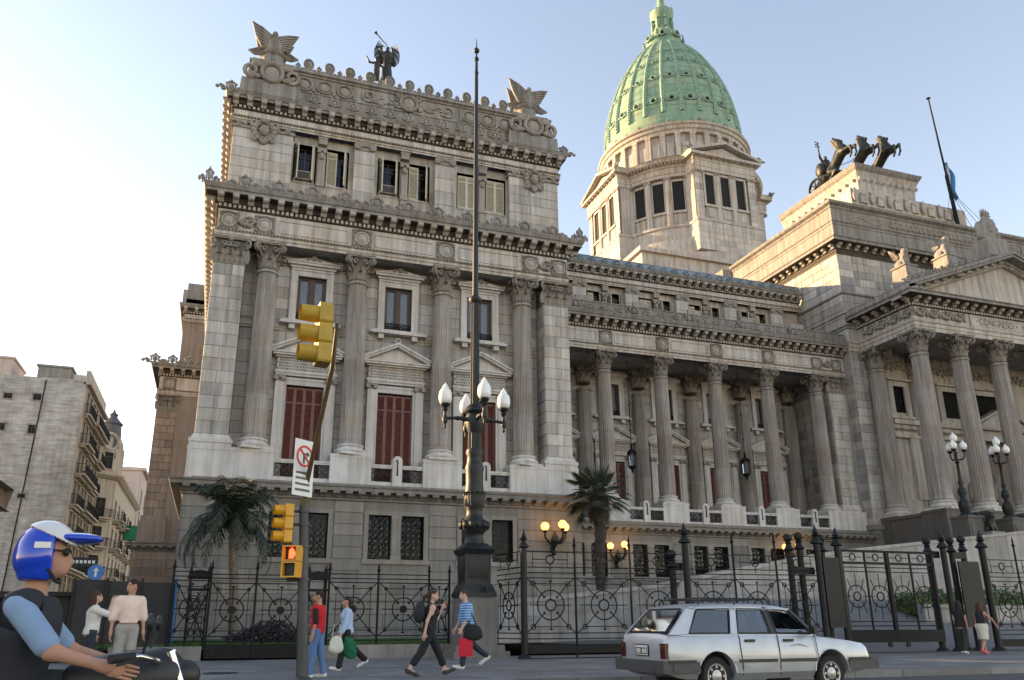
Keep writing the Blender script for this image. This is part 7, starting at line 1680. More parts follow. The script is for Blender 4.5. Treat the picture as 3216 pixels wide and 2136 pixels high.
# D: low dark classical building at the left edge
t = thing('low_corner_house', 'low grey classical building with a heavy cornice at the left edge', 'building', (-18, 55, 0))
z1 = PX(*c5(118, 790), 60)[1]; m = MB(); m.tone = .5; m.box(-34, SXL+.6, 16, 60, 0, z1-.3); m.build('walls', 'granite_dark', t)  # near end extended out of view to block low sun from the car
m = MB(); m.tone = .4; m.sweep([(SXL+.6, 16), (SXL+.6, 60), (-30, 60)][::-1], [(0, z1-1.3), (.15, z1-1.2), (.2, z1-.7), (.7, z1-.6), (.8, z1-.1), (.9, z1), (-.5, z1+.1)]); m.sweep([(SXL+.6, 16), (SXL+.6, 60)][::-1], [(-.3, z1), (-.1, z1+1.4), (-.6, z1+1.5)]); m.build('cornice', 'granite', t)
for i in range(6):
    for z in (1.6, 5.6): house_window(t, MXR(SXL+.6), 36+i*4, 37.5+i*4, z, z+2.8, fm='granite'); balcony(t, MXR(SXL+.6), 35.6+i*4, 37.9+i*4, z-.02, .5)

# ------------------------------------------------------------------ hoarding and small street signs
t = thing('black_hoarding', 'black sheeted site hoarding left of the palace fence', 'hoarding', (-5, 27, SW))
xs = [PX(p, 1900, 27.2)[0] for p in (225, 330, 440, 548)]; zt = PX(400, 1822, 27.2)[1]
for i in range(3): m = MB(); m.box(xs[i]+.01, xs[i+1]-.01, 27.2+.03*(i % 2), 27.26+.03*(i % 2), SW+.05, zt-.03*i); m.build('panel', 'tarp', t)
for x in xs: m = MB(); m.box(x-.03, x+.03, 27.1, 27.18, SW, zt+.05); m.build('post', 'iron_grey', t)
m = MB(); m.tube([(xs[3]+.05, 26.9, SW), (xs[3]+.0, 26.9, zt+.05)], .03, 6); m.build('blue_pole', 'sign_blue', t)
t = thing('dark_kiosk', 'dark street kiosk behind the motorcyclist at the left edge', 'kiosk', (-7.6, 27, SW)); xa = PX(0, 1900, 28)[0]; xb = PX(215, 1900, 28)[0]
m = MB(); m.box(xa-1, xb, 28, 30, 0, 2.0); m.build('body', 'tarp', t); m = MB(); m.box(xa-1.1, xb+.15, 27.8, 30.2, 2.0, 2.12); m.build('roof', 'iron_grey', t); m = MB(); m.box(xa+.4, xb-.5, 27.96, 28, .5, 1.8); m.build('shutter', 'slate', t)
x, z = PX(301, 1797, 34); t = thing('arrow_sign', 'round blue traffic sign with a white arrow pointing up', 'sign', (x, 34, SW)); z -= SW
m = MB(); m.lathe([(.28, -.01), (.28, .01)], 24, M=Matrix.Translation((0, 0, z)) @ Matrix.Rotation(PI/2, 4, 'X')); m.build('disc', 'sign_blue', t, local=True); m = MB(); m.box(-.035, .035, -.02, -.012, z-.17, z+.06); m.add([(-.1, -.02, z+.04), (.1, -.02, z+.04), (0, -.02, z+.18)], [(0, 1, 2)]); m.build('arrow', 'sign_white', t, local=True); m = MB(); m.tube([(0, .03, 0), (0, .03, z+.2)], .03, 8); m.build('pole', 'pole_grey', t, local=True)
x, z = PX(262, 1765, 34.2); t = thing('street_name_sign', 'dark blue street name board above the round arrow sign', 'sign', (x, 34.2, SW)); z -= SW
m = MB(); m.box(-.5, .5, -.01, .01, z-.17, z+.17); m.build('board', 'black_matte', t, local=True); m = MB()
for k in range(6): m.box(-.4+k*.14, -.31+k*.14, -.02, -.012, z-.05, z+.06)
m.build('lettering', 'sign_white', t, local=True); m = MB(); m.tube([(.45, .04, 0), (.45, .04, z+.2)], .03, 8); m.build('pole', 'pole_grey', t, local=True)
# ------------------------------------------------------------------ silver estate car
def car_paint():
    m, n, b = newmat('silver_paint'); p = worldpos(n); f = noise(n, p, 2.5, 4, .6)
    n.links.new(ramp(n, f, [(.3, (.36, .38, .41)), (.7, (.45, .47, .5))]), b.inputs['Base Color']); b.inputs['Metallic'].default_value = .35; b.inputs['Roughness'].default_value = .38; b.inputs['Coat Weight'].default_value = .5; b.inputs['Coat Roughness'].default_value = .1
car_paint(); plain('bumper_grey', (.06, .06, .062), .6, 0, .2, 8); plain('seat_cloth', (.04, .042, .046), .9); plain('trim_black', (.015, .015, .016), .5); plain('hubcap', (.4, .4, .42), .35, .6, .15)
CARX, CARY = 6.98, 11.95                   # rear bumper, near side
CAR = thing('silver_estate_car', 'silver grey old estate car with roof rack and dented door', 'car', (CARX, CARY, 0)); CAR.scale = (.935, 1, 1.02)
# sections along x (0 = rear, 4.4 = nose): belt height, sill height, half width at belt, deck height in the middle
ST = [(.0, .80, .42, .70, .82), (.06, .92, .34, .76, .95), (.3, .93, .27, .79, .95), (1.0, .93, .24, .805, .95), (2.0, .92, .24, .81, .94), (3.0, .90, .25, .80, .93), (3.35, .87, .26, .79, .91), (3.9, .82, .28, .765, .855), (4.25, .77, .33, .73, .80), (4.36, .70, .4, .7, .72)]
def sect(x, zb, zs, hw, zd):
    cy = .81
    pts = [(hw*.9, zs), (hw*1.0, zs+.1), (hw*1.035, zs+(zb-zs)*.45), (hw*1.03, zs+(zb-zs)*.62), (hw*1.0, zb-.06), (hw*.965, zb), (hw*.6, zd-.005), (0, zd)]
    return [(x, cy-a, z) for a, z in pts]+[(x, cy+a, z) for a, z in reversed(pts[:-1])]
m = MB(); vs = []; S = []
for i, s in enumerate(ST): S.append(sect(*s))
n = len(S[0])
for s in S: vs += s
fs = [(i*n+j, (i+1)*n+j, (i+1)*n+j+1, i*n+j+1) for i in range(len(S)-1) for j in range(n-1)]
fs += [(i*n+n-1, (i+1)*n+n-1, (i+1)*n, i*n) for i in range(len(S)-1)]+[tuple(range(n)), tuple(range(len(S)*n-1, (len(S)-1)*n-1, -1))]
m.add(vs, fs); BODY = m.build('body', 'silver_paint', CAR, 28, local=True)
WHX = (.98, 3.42); WR = .3
cut = MB()
for x in WHX: cut.lathe([(.37, -.3), (.37, .42)], 28, M=Matrix.Translation((x, .1, .31)) @ Matrix.Rotation(PI/2, 4, 'X')); cut.lathe([(.37, -.42), (.37, .3)], 28, M=Matrix.Translation((x, 1.52, .31)) @ Matrix.Rotation(PI/2, 4, 'X'))
co = cut.build('cutter', 'trim_black', CAR, local=True)
for x_ in (2.2,):
    cb = MB(); cb.box(.55, 3.1, .1, 1.52, .45, 1.2); cc = cb.build('cutter2', 'trim_black', CAR, local=True)
bpy.context.view_layer.update()
for c_ in (co, cc): md = BODY.modifiers.new('b', 'BOOLEAN'); md.operation = 'DIFFERENCE'; md.object = c_; md.solver = 'EXACT'
dg = bpy.context.evaluated_depsgraph_get(); me = bpy.data.meshes.new_from_object(BODY.evaluated_get(dg)); BODY.modifiers.clear(); BODY.data = me
me.shade_smooth(); me.set_sharp_from_angle(angle=R_(28))
for c_ in (co, cc): bpy.data.objects.remove(c_)
m = MB(); m.box(.4, 3.5, .12, 1.5, .28, .34); m.build('floor_pan', 'trim_black', CAR, local=True)
# greenhouse: roof, pillars, glass
def gp(x, z, side):                       # point on the side-glass plane
    f = (z-.93)/.5; y = .03+.14*f; return (x, y if side == 0 else 1.62-y, z)
rf = MB(); RS_ = [(.52, 1.335, .52), (.62, 1.385, .56), (1.2, 1.415, .585), (1.9, 1.42, .585), (2.45, 1.40, .57), (2.72, 1.355, .55)]
vs = []
for x, z, hw in RS_: vs += [(x, .81-hw-.07, z-.055), (x, .81-hw-.03, z-.012), (x, .81-hw*.5, z+.018), (x, .81, z+.024), (x, .81+hw*.5, z+.018), (x, .81+hw+.03, z-.012), (x, .81+hw+.07, z-.055)]
vs += [(a, b, c-.045) for a, b, c in vs]; k = len(RS_)*7
fs = [(i*7+j, (i+1)*7+j, (i+1)*7+j+1, i*7+j+1) for i in range(len(RS_)-1) for j in range(6)]+[(i*7+j+1+k, (i+1)*7+j+1+k, (i+1)*7+j+k, i*7+j+k) for i in range(len(RS_)-1) for j in range(6)]
fs += [(j, j+1, j+1+k, j+k) for j in range(6)]+[((len(RS_)-1)*7+j+k, (len(RS_)-1)*7+j+1+k, (len(RS_)-1)*7+j+1, (len(RS_)-1)*7+j) for j in range(6)]
for i in range(len(RS_)-1): fs += [(i*7+k, (i+1)*7+k, (i+1)*7, i*7), (i*7+6, (i+1)*7+6, (i+1)*7+6+k, i*7+6+k)]
rf.add(vs, fs); rf.build('roof', 'silver_paint', CAR, 30, local=True)
for side in (0, 1):
    s_ = 1 if side == 0 else -1
    def slab(mb, quad, t=.03):
        a = [gp(x, z, side) for x, z in quad]; b = [(p[0], p[1]+s_*t, p[2]) for p in a]; n_ = len(a)
        mb.add(a+b, [tuple(range(n_)), tuple(range(2*n_-1, n_-1, -1))]+[(i, i+n_, (i+1) % n_+n_, (i+1) % n_) for i in range(n_)])
    for nm, q, mt in (('rear_pillar', [(.08, .93), (.52, 1.335), (.72, 1.36), (.46, .93)], 'silver_paint'), ('pillar', [(1.32, .93), (1.43, 1.365), (1.55, 1.365), (1.46, .93)], 'silver_paint'), ('centre_pillar', [(2.18, .93), (2.12, 1.365), (2.2, 1.36), (2.28, .93)], 'trim_black'), ('windscreen_pillar', [(3.12, .91), (2.66, 1.33), (2.74, 1.325), (3.22, .9)], 'trim_black'), ('roof_rail', [(.55, 1.325), (.6, 1.36), (2.7, 1.345), (2.7, 1.31)], 'silver_paint'), ('waist_rail', [(.3, .91), (.3, .945), (3.15, .925), (3.15, .89)], 'silver_paint')):
        mb = MB(); slab(mb, q, .05); mb.build(nm, mt, CAR, local=True)
    for q in ([(.48, .95), (.74, 1.325), (1.4, 1.335), (1.31, .95)], [(1.48, .95), (1.57, 1.335), (2.1, 1.33), (2.16, .95)]) + (() if side == 0 else ([(2.3, .95), (2.22, 1.33), (2.6, 1.31), (3.05, .95)],)):
        a = [gp(x, z, side) for x, z in q]; mb = MB(); mb.add([(p[0], p[1]+s_*.02, p[2]) for p in a], [(0, 1, 2, 3) if side else (3, 2, 1, 0)]); G = mb.build('side_glass', 'car_glass', CAR, local=True)
        mb = MB(); mb.tube([tuple(p) for p in a]+[a[0]], .014, 5); mb.build('rubber_seal', 'trim_black', G, local=True)
    if side == 0:
        mb = MB(); a = [gp(*p, 0) for p in ((2.3, .95), (2.22, 1.33), (2.6, 1.31), (3.05, .95))]; mb.tube(a+[a[0]], .014, 5); mb.build('rubber_seal', 'trim_black', CAR, local=True)
        mb = MB(); a = [gp(*p, 0) for p in ((2.3, .95), (2.29, 1.02), (2.98, 1.0), (3.05, .95))]; mb.add([(p[0], p[1]+.02, p[2]) for p in a], [(3, 2, 1, 0)]); mb.build('lowered_glass', 'car_glass', CAR, local=True)
for nm, q in (('tailgate_glass', [(.12, .2, .97), (.12, 1.42, .97), (.5, 1.32, 1.33), (.5, .3, 1.33)]), ('windscreen', [(3.16, .16, .92), (3.16, 1.46, .92), (2.72, 1.34, 1.33), (2.72, .28, 1.33)])):
    mb = MB(); mb.add(q, [(0, 1, 2, 3)]); G = mb.build(nm, 'car_glass', CAR, local=True); mb = MB(); mb.tube(q+[q[0]], .018, 5); mb.build('rubber_seal', 'trim_black', G, local=True)
for i, (x, y) in enumerate(((2.35, .22), (2.35, .95), (1.4, .22), (1.4, .95))):
    mb = MB(); w = .5; mb.tbox(x+.25, y+w/2, .34, .55, .27, w/2, .25, w/2-.02); mb.add([(x-.02, y, .5), (x+.1, y, .5), (x+.1, y+w, .5), (x-.02, y+w, .5), (x-.2, y+.05, 1.05), (x-.1, y+.05, 1.07), (x-.1, y+w-.05, 1.07), (x-.2, y+w-.05, 1.05)], [(0, 3, 2, 1), (4, 5, 6, 7), (0, 1, 5, 4), (1, 2, 6, 5), (2, 3, 7, 6), (3, 0, 4, 7)])
    if i < 2: mb.box(x-.22, x-.13, y+.15, y+.38, 1.06, 1.22)
    mb.build('seat', 'seat_cloth', CAR, local=True)
mb = MB(); mb.box(2.85, 3.15, .18, 1.44, .6, .9); mb.build('dashboard', 'trim_black', CAR, local=True)
mb = MB(); mb.ring((2.78, .45, .9), .18, .018, 18, 5, 'x'); mb.build('steering_wheel', 'trim_black', CAR, 60, local=True)
# doors, mouldings, handles
dm_ = MB()
def seam(pts): dm_.tube([(x, .81-.81*1.03+yo, z) for x, z, yo in pts], .007, 4)
for x, b in ((1.47, 0), (2.26, .02), (3.12, -.02)):
    seam([(x+.04, .3, .05), (x+.02, .45, .0), (x+b, .66, -.006), (x+b, .88, .02), (x+b, .92, .045)])
dm_.build('door_seams', 'trim_black', CAR, local=True)
for a, b in ((1.42, 2.22), (2.28, 3.08), (.02, .55), (3.85, 4.2)): mb = MB(); mb.box(a, b, -.035, .02, .5, .55); mb.build('side_moulding', 'trim_black', CAR, local=True)
for x in (1.58, 2.4): mb = MB(); mb.box(x, x+.2, -.03, .02, .815, .855); mb.build('door_handle', 'trim_black', CAR, local=True)
mb = MB(); mb.ball((2.75, .004, .7), (.22, .012, .08), 14, 10); mb.tube([(2.5, -.012, .74), (2.7, -.02, .77), (2.92, -.012, .73)], [.004, .01, .004], 5); mb.build('dent', 'silver_paint', CAR, 60, local=True)
mb = MB(); mb.tube([(3.0, .02, .93), (2.98, -.1, .98)], .015, 5); mb.box(2.93, 3.0, -.2, -.06, .94, 1.05); mb.build('wing_mirror', 'trim_black', CAR, local=True)
mb = MB(); mb.box(-.1, .09, -.02, 1.64, .36, .54); mb.box(.09, .62, -.03, .0, .36, .52); mb.box(.09, .62, 1.62, 1.65, .36, .52); mb.build('rear_bumper', 'bumper_grey', CAR, local=True)
mb = MB(); mb.box(4.3, 4.48, -.01, 1.63, .36, .54); mb.box(3.8, 4.3, -.03, .0, .36, .52); mb.build('front_bumper', 'bumper_grey', CAR, local=True)
for y in (.02, 1.38):
    mb = MB(); mb.box(-.02, .07, y+.02, y+.17, .57, .8); L_ = mb.build('tail_light', 'red_lens', CAR, local=True); mb = MB(); mb.box(-.026, .0, y+.04, y+.15, .72, .785); mb.build('indicator', 'amber_lens', L_, local=True)
mb = MB(); mb.box(-.02, .0, .58, 1.04, .6, .78); PL = mb.build('number_plate', 'trim_black', CAR, local=True); mb = MB(); mb.box(-.024, -.021, .6, 1.02, .615, .765); mb.build('plate_border', 'sign_white', PL, local=True); mb = MB(); mb.box(-.027, -.025, .62, 1.0, .63, .73); mb.build('plate_face', 'trim_black', PL, local=True)
mb = MB()
for k in range(3): mb.box(-.03, -.0275, .64+k*.05, .675+k*.05, .645, .715); mb.box(-.03, -.0275, .83+k*.05, .865+k*.05, .645, .715)
mb.box(-.029, -.0255, .7, .92, .74, .755); mb.build('plate_characters', 'sign_white', PL, local=True)
rk = MB()
for y in (.26, 1.36): rk.tube([(.72, y, 1.42), (.78, y, 1.5), (2.3, y, 1.5), (2.4, y, 1.42)], .014, 6)
for x in (.8, 1.55, 2.28): rk.tube([(x, .16, 1.41), (x, .22, 1.5), (x, 1.4, 1.5), (x, 1.46, 1.41)], .016, 6)
rk.build('roof_rack', 'trim_black', CAR, local=True)
for x in WHX:
    for side in (0, 1):
        M = Matrix.Translation((x, .12 if side == 0 else 1.5, .3)) @ Matrix.Rotation(PI/2 if side == 0 else -PI/2, 4, 'X')
        mb = MB(); mb.lathe([(.2, -.08), (.27, -.09), (.3, -.06), (.3, .06), (.27, .09), (.2, .08)], 28, M=M); T = mb.build('wheel', 'rubber', CAR, 50, local=True)
        mb = MB(); mb.lathe([(.205, .06), (.19, .085), (.12, .07), (.07, .09), (.01, .1)], 24, M=M)
        for k in range(8): a = 2*PI*k/8; mb.lathe([(.03, .075), (.02, .09)], 6, M=M @ Matrix.Translation((.14*math.cos(a), .14*math.sin(a), 0)))
        mb.build('hubcap', 'hubcap', T, 40, local=True)
    mb = MB(); pts = [(x+.385*math.cos(a), -.0, .31+.385*math.sin(a)) for a in np.linspace(.1, PI-.1, 14)]; mb.tube(pts, .018, 5); mb.build('arch_lip', 'silver_paint', CAR, 60, local=True)

# ------------------------------------------------------------------ motorcycle, cut by the lower left corner
BX, BY = -.62, 4.75
MC = thing('motorcycle', 'dark motorcycle under the rider at the lower left corner', 'motorcycle', (BX, BY, 0))
for x, nm in ((-.72, 'rear_wheel'), (.72, 'front_wheel')):
    mb = MB(); mb.ring((x, 0, .31), .255, .055, 30, 8); W = mb.build(nm, 'rubber', MC, 60, local=True); mb = MB(); mb.ring((x, 0, .31), .2, .015, 24, 5); mb.lathe([(.05, -.06), (.05, .06)], 12, M=Matrix.Translation((x, 0, .31)) @ Matrix.Rotation(PI/2, 4, 'X'))
    for k in range(12): a = 2*PI*k/12; mb.tube([(x+.04*math.cos(a), 0, .31+.04*math.sin(a)), (x+.2*math.cos(a), 0, .31+.2*math.sin(a))], .005, 3)
    mb.build('rim', 'chrome', W, 60, local=True)
sdf_mb([rcone((.05, 0, .8), (.4, 0, .86), .12, .14), ell((.22, 0, .85), (.26, .15, .12))], .02, .05).build('fuel_tank', 'trim_black', MC, 80, local=True)
sdf_mb([rcone((-.05, 0, .8), (-.75, 0, .84), .1, .09), ell((-.4, 0, .8), (.4, .14, .08))], .02, .05).build('seat', 'rubber', MC, 80, local=True)
mb = MB(); mb.tube([(.72, .07, .31), (.45, .07, .98)], .025, 6); mb.tube([(.72, -.07, .31), (.45, -.07, .98)], .025, 6); mb.build('fork', 'chrome', MC, 60, local=True)
mb = MB(); mb.tube([(-.72, .1, .31), (-.2, .1, .35), (.2, .08, .45), (.42, 0, .85)], .025, 6); mb.tube([(-.7, 0, .75), (0, 0, .65), (.42, 0, .85)], .025, 6); mb.box(-.15, .25, -.13, .13, .25, .6); mb.tube([(.1, -.15, .3), (-.6, -.17, .32), (-.85, -.17, .38)], .04, 8); mb.build('frame_engine', 'iron_grey', MC, 60, local=True)
mb = MB(); mb.tube([(.2, -.36, 0.955), (.32, -.3, 0.965), (.42, -.1, 0.93), (.42, .1, 0.93), (.32, .3, 0.965), (.2, .36, 0.955)], .014, 7); mb.build('handlebar', 'chrome', MC, 60, local=True)
for s in (-1, 1):
    mb = MB(); mb.tube([(.2, s*.38, 0.955), (.3, s*.31, 0.965)], .022, 7); mb.tube([(.33, s*.3, 0.955), (.24, s*.42, 0.93)], .008, 5); mb.build('grip', 'rubber', MC, 60, local=True)
    mb = MB(); mb.tube([(.33, s*.24, 0.955), (.36, s*.36, 1.1)], .007, 5); mb.ball((.36, s*.37, 1.12), (.02, .07, .045), 10, 6); mb.build('mirror', 'trim_black', MC, 60, local=True)
mb = MB(); mb.ball((.52, 0, .86), (.09, .08, .08), 12, 8); mb.build('headlight', 'trim_black', MC, 60, local=True)
mb = MB(); pts = [(.72+.34*math.cos(a), 0, .31+.34*math.sin(a)) for a in np.linspace(.3, 2.6, 10)]; mb.tube(pts, .05, 6); mb.build('mudguard', 'trim_black', MC, 60, local=True)
# ------------------------------------------------------------------ people
for nm, c in dict(skin=(.42, .23, .16), skin_pale=(.52, .33, .26), hair_dark=(.02, .014, .011), hair_brown=(.055, .025, .015), red_shirt=(.48, .01, .018), black_cloth=(.011, .011, .013), jeans=(.09, .17, .33), jeans_dark=(.02, .027, .045), light_blue=(.38, .48, .64), white_cloth=(.62, .6, .56), peach=(.7, .56, .48), grey_trousers=(.3, .29, .27), bag_white=(.6, .6, .52), bag_green=(.004, .12, .05), bag_red=(.55, .015, .04), shoe_white=(.6, .6, .6), shoe_dark=(.05, .04, .035), shoe_pink=(.6, .08, .12), trousers_dark=(.03, .03, .03), skirt=(.58, .52, .44), rider_vest=(.018, .02, .028), rider_shirt=(.2, .3, .46)).items(): cloth(nm, c)
def stripes():
    m, n, b = newmat('striped_shirt'); g = nd(n, 'ShaderNodeNewGeometry'); s = nd(n, 'ShaderNodeSeparateXYZ'); n.links.new(g.outputs['Position'], s.inputs[0])
    w = nd(n, 'ShaderNodeMath', operation='MULTIPLY'); w.inputs[1].default_value = 2*PI/.058; n.links.new(s.outputs[2], w.inputs[0]); q = nd(n, 'ShaderNodeMath', operation='SINE'); n.links.new(w.outputs[0], q.inputs[0])
    n.links.new(ramp(n, q.outputs[0], [(.35, (.05, .2, .5)), (.5, (.42, .52, .62))]), b.inputs['Base Color']); b.inputs['Roughness'].default_value = .85
stripes()
V = lambda *a: np.array(a, float)
def hand_mb(mb, w, d, up_, side, curl=.5, s=1.0):
    """palm and five fingers beyond the wrist w, along d; side = direction of the thumb"""
    d = Vector(d).normalized(); th = Vector(side); th = (th-d*th.dot(d)).normalized(); n_ = d.cross(th); w = Vector(w)
    c = w+d*.045*s; M = Matrix((( d.x, th.x, n_.x, c.x), (d.y, th.y, n_.y, c.y), (d.z, th.z, n_.z, c.z), (0, 0, 0, 1)))
    mb.ball((0, 0, 0), (.055*s, .042*s, .018*s), 8, 6, M)
    for i, (o, L) in enumerate(((.03, .072), (.011, .08), (-.009, .075), (-.028, .058))):
        b = w+d*.085*s+th*o*s; q = b+(d*.6-n_*curl*.5).normalized()*L*.5*s; r = q+(d*.45-n_*curl).normalized()*L*.5*s
        mb.tube([b-d*.02*s, b, q, r], [.009*s, .009*s, .0085*s, .006*s], 6)
    b = w+d*.025*s+th*.035*s; mb.tube([b-th*.01*s, b+(d*.5+th*.7).normalized()*.035*s, b+(d*.9+th*.35).normalized()*.065*s], [.011*s, .0105*s, .008*s], 6)
def person(lab, loc, rz, H=1.72, legs=((0, 0), (0, 0)), arms=((0, 10, 8), (0, 10, 8)), lean=0, head=(0, 0), top='white_cloth', sleeve=.5, sleevemat=None, bottom='jeans', leglen=1.0, shoes='shoe_white', hair='hair_dark', style='short', fem=False, skin='skin', skirt=False, tuck=False, name='person', flare=0, torso_grow=.024, seated=None, helmet=False, h=.019):
    s = H/1.75; t = thing(name, lab, 'person', loc, rz)
    J = {}; sh = .155 if fem else .185; hp = .095
    ln = R_(lean); tx, tz = math.sin(ln), math.cos(ln)
    pel = V(0, 0, .93)
    J['ch'] = pel+V(tx*.36, 0, tz*.36); J['sh'] = pel+V(tx*.5, 0, tz*.5); J['nk'] = pel+V(tx*.57, 0, tz*.57)
    hy, hpit = R_(head[0]), R_(head[1]); J['hd'] = J['nk']+V(.02+.06*math.sin(hpit+ln), 0, .125)
    L = []
    for k, (a, kn) in enumerate(legs):
        y = hp if k == 0 else -hp; a, kn = R_(a), R_(kn); hip = pel+V(0, y, -.02); k_ = hip+.43*V(math.sin(a), 0, -math.cos(a)); an = k_+.41*V(math.sin(a-kn), 0, -math.cos(a-kn)); fp = (a-kn)*.75 if a-kn < -.2 else max(0, (a-kn)*.6)
        toe = an+V(.17*math.cos(fp), 0, .17*math.sin(fp)-.045); L.append([hip, k_, an, toe, fp])
    zmin = min(min(q[2][2]-.085, q[3][2]-.03) for q in L) if seated is None else seated
    sft = V(0, 0, -zmin)
    for q in L:
        for i in range(4): q[i] = q[i]+sft
    for k in J: J[k] = J[k]+sft
    pel = pel+sft
    A = []
    for k, (a, e, ab) in enumerate(arms):
        sg = 1 if k == 0 else -1; a, e, ab = R_(a), R_(e), R_(ab); S_ = J['sh']+V(-.01, sg*sh, -.06)
        el_ = S_+.28*V(math.sin(a)*math.cos(ab), sg*math.sin(ab), -math.cos(a)*math.cos(ab)); wr = el_+.25*V(math.sin(a+e)*math.cos(ab*.4), sg*math.sin(ab)*.3-sg*max(0, e-1.2)*.28, -math.cos(a+e)); A.append([S_, el_, wr])
    sc3 = lambda P: [(p[0],)+tuple(x*s if not isinstance(x, (int,)) else x for x in p[1:]) for p in P]
    bw, bd = (.145, .105) if fem else (.165, .115)
    torso = [ell(pel+V(0, 0, .03), (.115, .16 if fem else .155, .13)), rcone(pel+V(0, 0, .1), J['ch'], .115 if fem else .13, .125 if fem else .135), ell(J['ch'], (bd, bw+.01, .16)), rcone(J['sh']+V(0, sh*.85, -.05), J['sh']+V(0, -sh*.85, -.05), .068, .068)]
    if fem: torso += [ell(J['ch']+V(.09, .065, -.02), (.05, .06, .06)), ell(J['ch']+V(.09, -.065, -.02), (.05, .06, .06)), ell(pel+V(-.05, 0, -.03), (.1, .15, .11))]
    hd = J['hd']; cy, sy = math.cos(hy), math.sin(hy); fd = V(cy, sy, 0); sd = V(-sy, cy, 0); upv = V(0, 0, 1)
    headp = [ell(hd+upv*.02-fd*.01, (.092, .076, .105), hy), ell(hd-upv*.05+fd*.03, (.062, .055, .062), hy), rcone(hd+fd*.085+upv*.012, hd+fd*.105-upv*.028, .012, .016), rcone(J['nk']-V(0, 0, .06), hd-upv*.05-fd*.02, .058 if not fem else .046, .052 if not fem else .044), ell(hd-upv*.068+fd*.07, (.025, .028, .02), hy)]
    for q in (1, -1): headp.append(ell(hd+sd*q*.078-upv*.005, (.018, .012, .03), hy))
    armp = []
    for S_, E_, W_ in A: armp += [rcone(S_, E_, .05 if not fem else .042, .038 if not fem else .034), rcone(E_, W_, .038 if not fem else .034, .025), rcone(W_, W_+(W_-E_)/np.linalg.norm(W_-E_)*.03, .026, .026)]
    legp = []
    for hip, k_, an, toe, fp in L: legp += [rcone(hip, k_, .088, .056), rcone(k_, k_+(an-k_)*.35, .055, .055), rcone(k_+(an-k_)*.35, an, .054, .036), rcone(an, toe, .036, .028), ell(an+V(-.03, 0, -.04), (.04, .033, .035))]
    body = sdf_mb(headp+torso+armp+legp, h, .035)
    for k, (S_, E_, W_) in enumerate(A): hand_mb(body, W_, W_-E_, None, (1, 0, 0) if abs((W_-E_)[0]) < .2 else (0, 0, 1), .35)
    def fin(mb, nm, mat, sm=80): mb.v = [(a*s, b*s, c*s) for a, b, c in mb.v]; return mb.build(nm, mat, t, sm, local=True)
    fin(body, 'body', skin)
    # clothes
    ty = []
    for S_, E_, W_ in A:
        if sleeve > 0:
            e1 = E_ if sleeve >= .5 else S_+(E_-S_)*(sleeve*2); ty.append(rcone(S_, e1, .056 if not fem else .047, .052 if not fem else .044))
            if sleeve > .55: ty.append(rcone(E_, E_+(W_-E_)*min(1, (sleeve-.5)*2), .044, .036))
    clip = [lambda P: (P-(J['nk']+V(.0, 0, -.035)))@V(-.35, 0, .94), lambda P: (pel[2]+(.075 if tuck else -.07))-P[:, 2]]
    if sleeve > 0 and sleevemat is None: fin(sdf_mb(torso+ty, h, .035, torso_grow, clip, lambda P: fbm(P, 26, .006)), 'top', top)
    else:
        tp = [p for p in torso]
        if sleeve <= 0: clip = clip+[lambda P: np.abs(P[:, 1])-sh*.93]
        fin(sdf_mb(tp, h, .035, torso_grow, clip, lambda P: fbm(P, 26, .006)), 'top', top)
        if sleevemat:
            for p in range(0, len(ty)): fin(sdf_mb([ty[p]], h*.8, .03, .008), 'sleeve', sleevemat)
    if skirt:
        sp = [ell(pel+V(0, 0, .03), (.125, .165, .12)), rcone(pel+V(0, .05, 0), L[0][1]+V(-.01, 0, 0), .13, .125), rcone(pel+V(0, -.05, 0), L[1][1]+V(-.01, 0, 0), .13, .125)]
        fin(sdf_mb(sp, h, .12, .012, [lambda P: (L[0][1][2]+.0)-P[:, 2], lambda P: P[:, 2]-(pel[2]+.1)]), 'skirt', bottom)
    else:
        lp = [ell(pel+V(0, 0, .02), (.115, .155, .12))]
        for hip, k_, an, toe, fp in L:
            e = k_+(an-k_)*leglen; lp += [rcone(hip, k_, .09, .062+flare*.01), rcone(k_, e, .062, .05+flare*.02)]
        cl = [lambda P: P[:, 2]-(pel[2]+.1)]
        fin(sdf_mb(lp, h, .035, .013, cl, lambda P: fbm(P, 30, .006)), 'trousers', bottom)
    for hip, k_, an, toe, fp in L:
        f = (toe-an); f = f/np.linalg.norm(f); dn = V(math.sin(fp), 0, -math.cos(fp)); m = sdf_mb([ell(an+dn*.045-V(.02, 0, 0), (.05, .042, .045)), rcone(an+dn*.05, toe+dn*.0+V(.03*math.cos(fp), 0, .03*math.sin(fp)), .042, .032)], h*.8, .03, .006); fin(m, 'shoe', shoes)
    hb = [ell(hd+upv*.035-fd*.022, (.1, .086, .1), hy)]
    if style != 'short':
        hb += [rcone(hd-fd*.06+upv*.02, hd-fd*.075-upv*.08, .07, .055)]
        if style == 'long': hb += [rcone(hd-fd*.07-upv*.05, hd-fd*.1-upv*.27, .075, .06), rcone(hd-fd*.04+sd*.05, hd-fd*.06+sd*.06-upv*.2, .04, .04), rcone(hd-fd*.04-sd*.05, hd-fd*.06-sd*.06-upv*.2, .04, .04)]
        if style == 'tail': hb += [rcone(hd-fd*.1+upv*.02, hd-fd*.19-upv*.03, .035, .04), rcone(hd-fd*.19-upv*.03, hd-fd*.25-upv*.2, .04, .018)]
        if style == 'bun': hb += [ell(hd-fd*.13-upv*.02, (.045, .045, .05))]
    if not helmet: fin(sdf_mb(hb, h*.75, .03, 0, [lambda P: (P-hd)@(fd*.88-upv*.25)-.045], lambda P: fbm(P, 60, .006)), 'hair', hair)
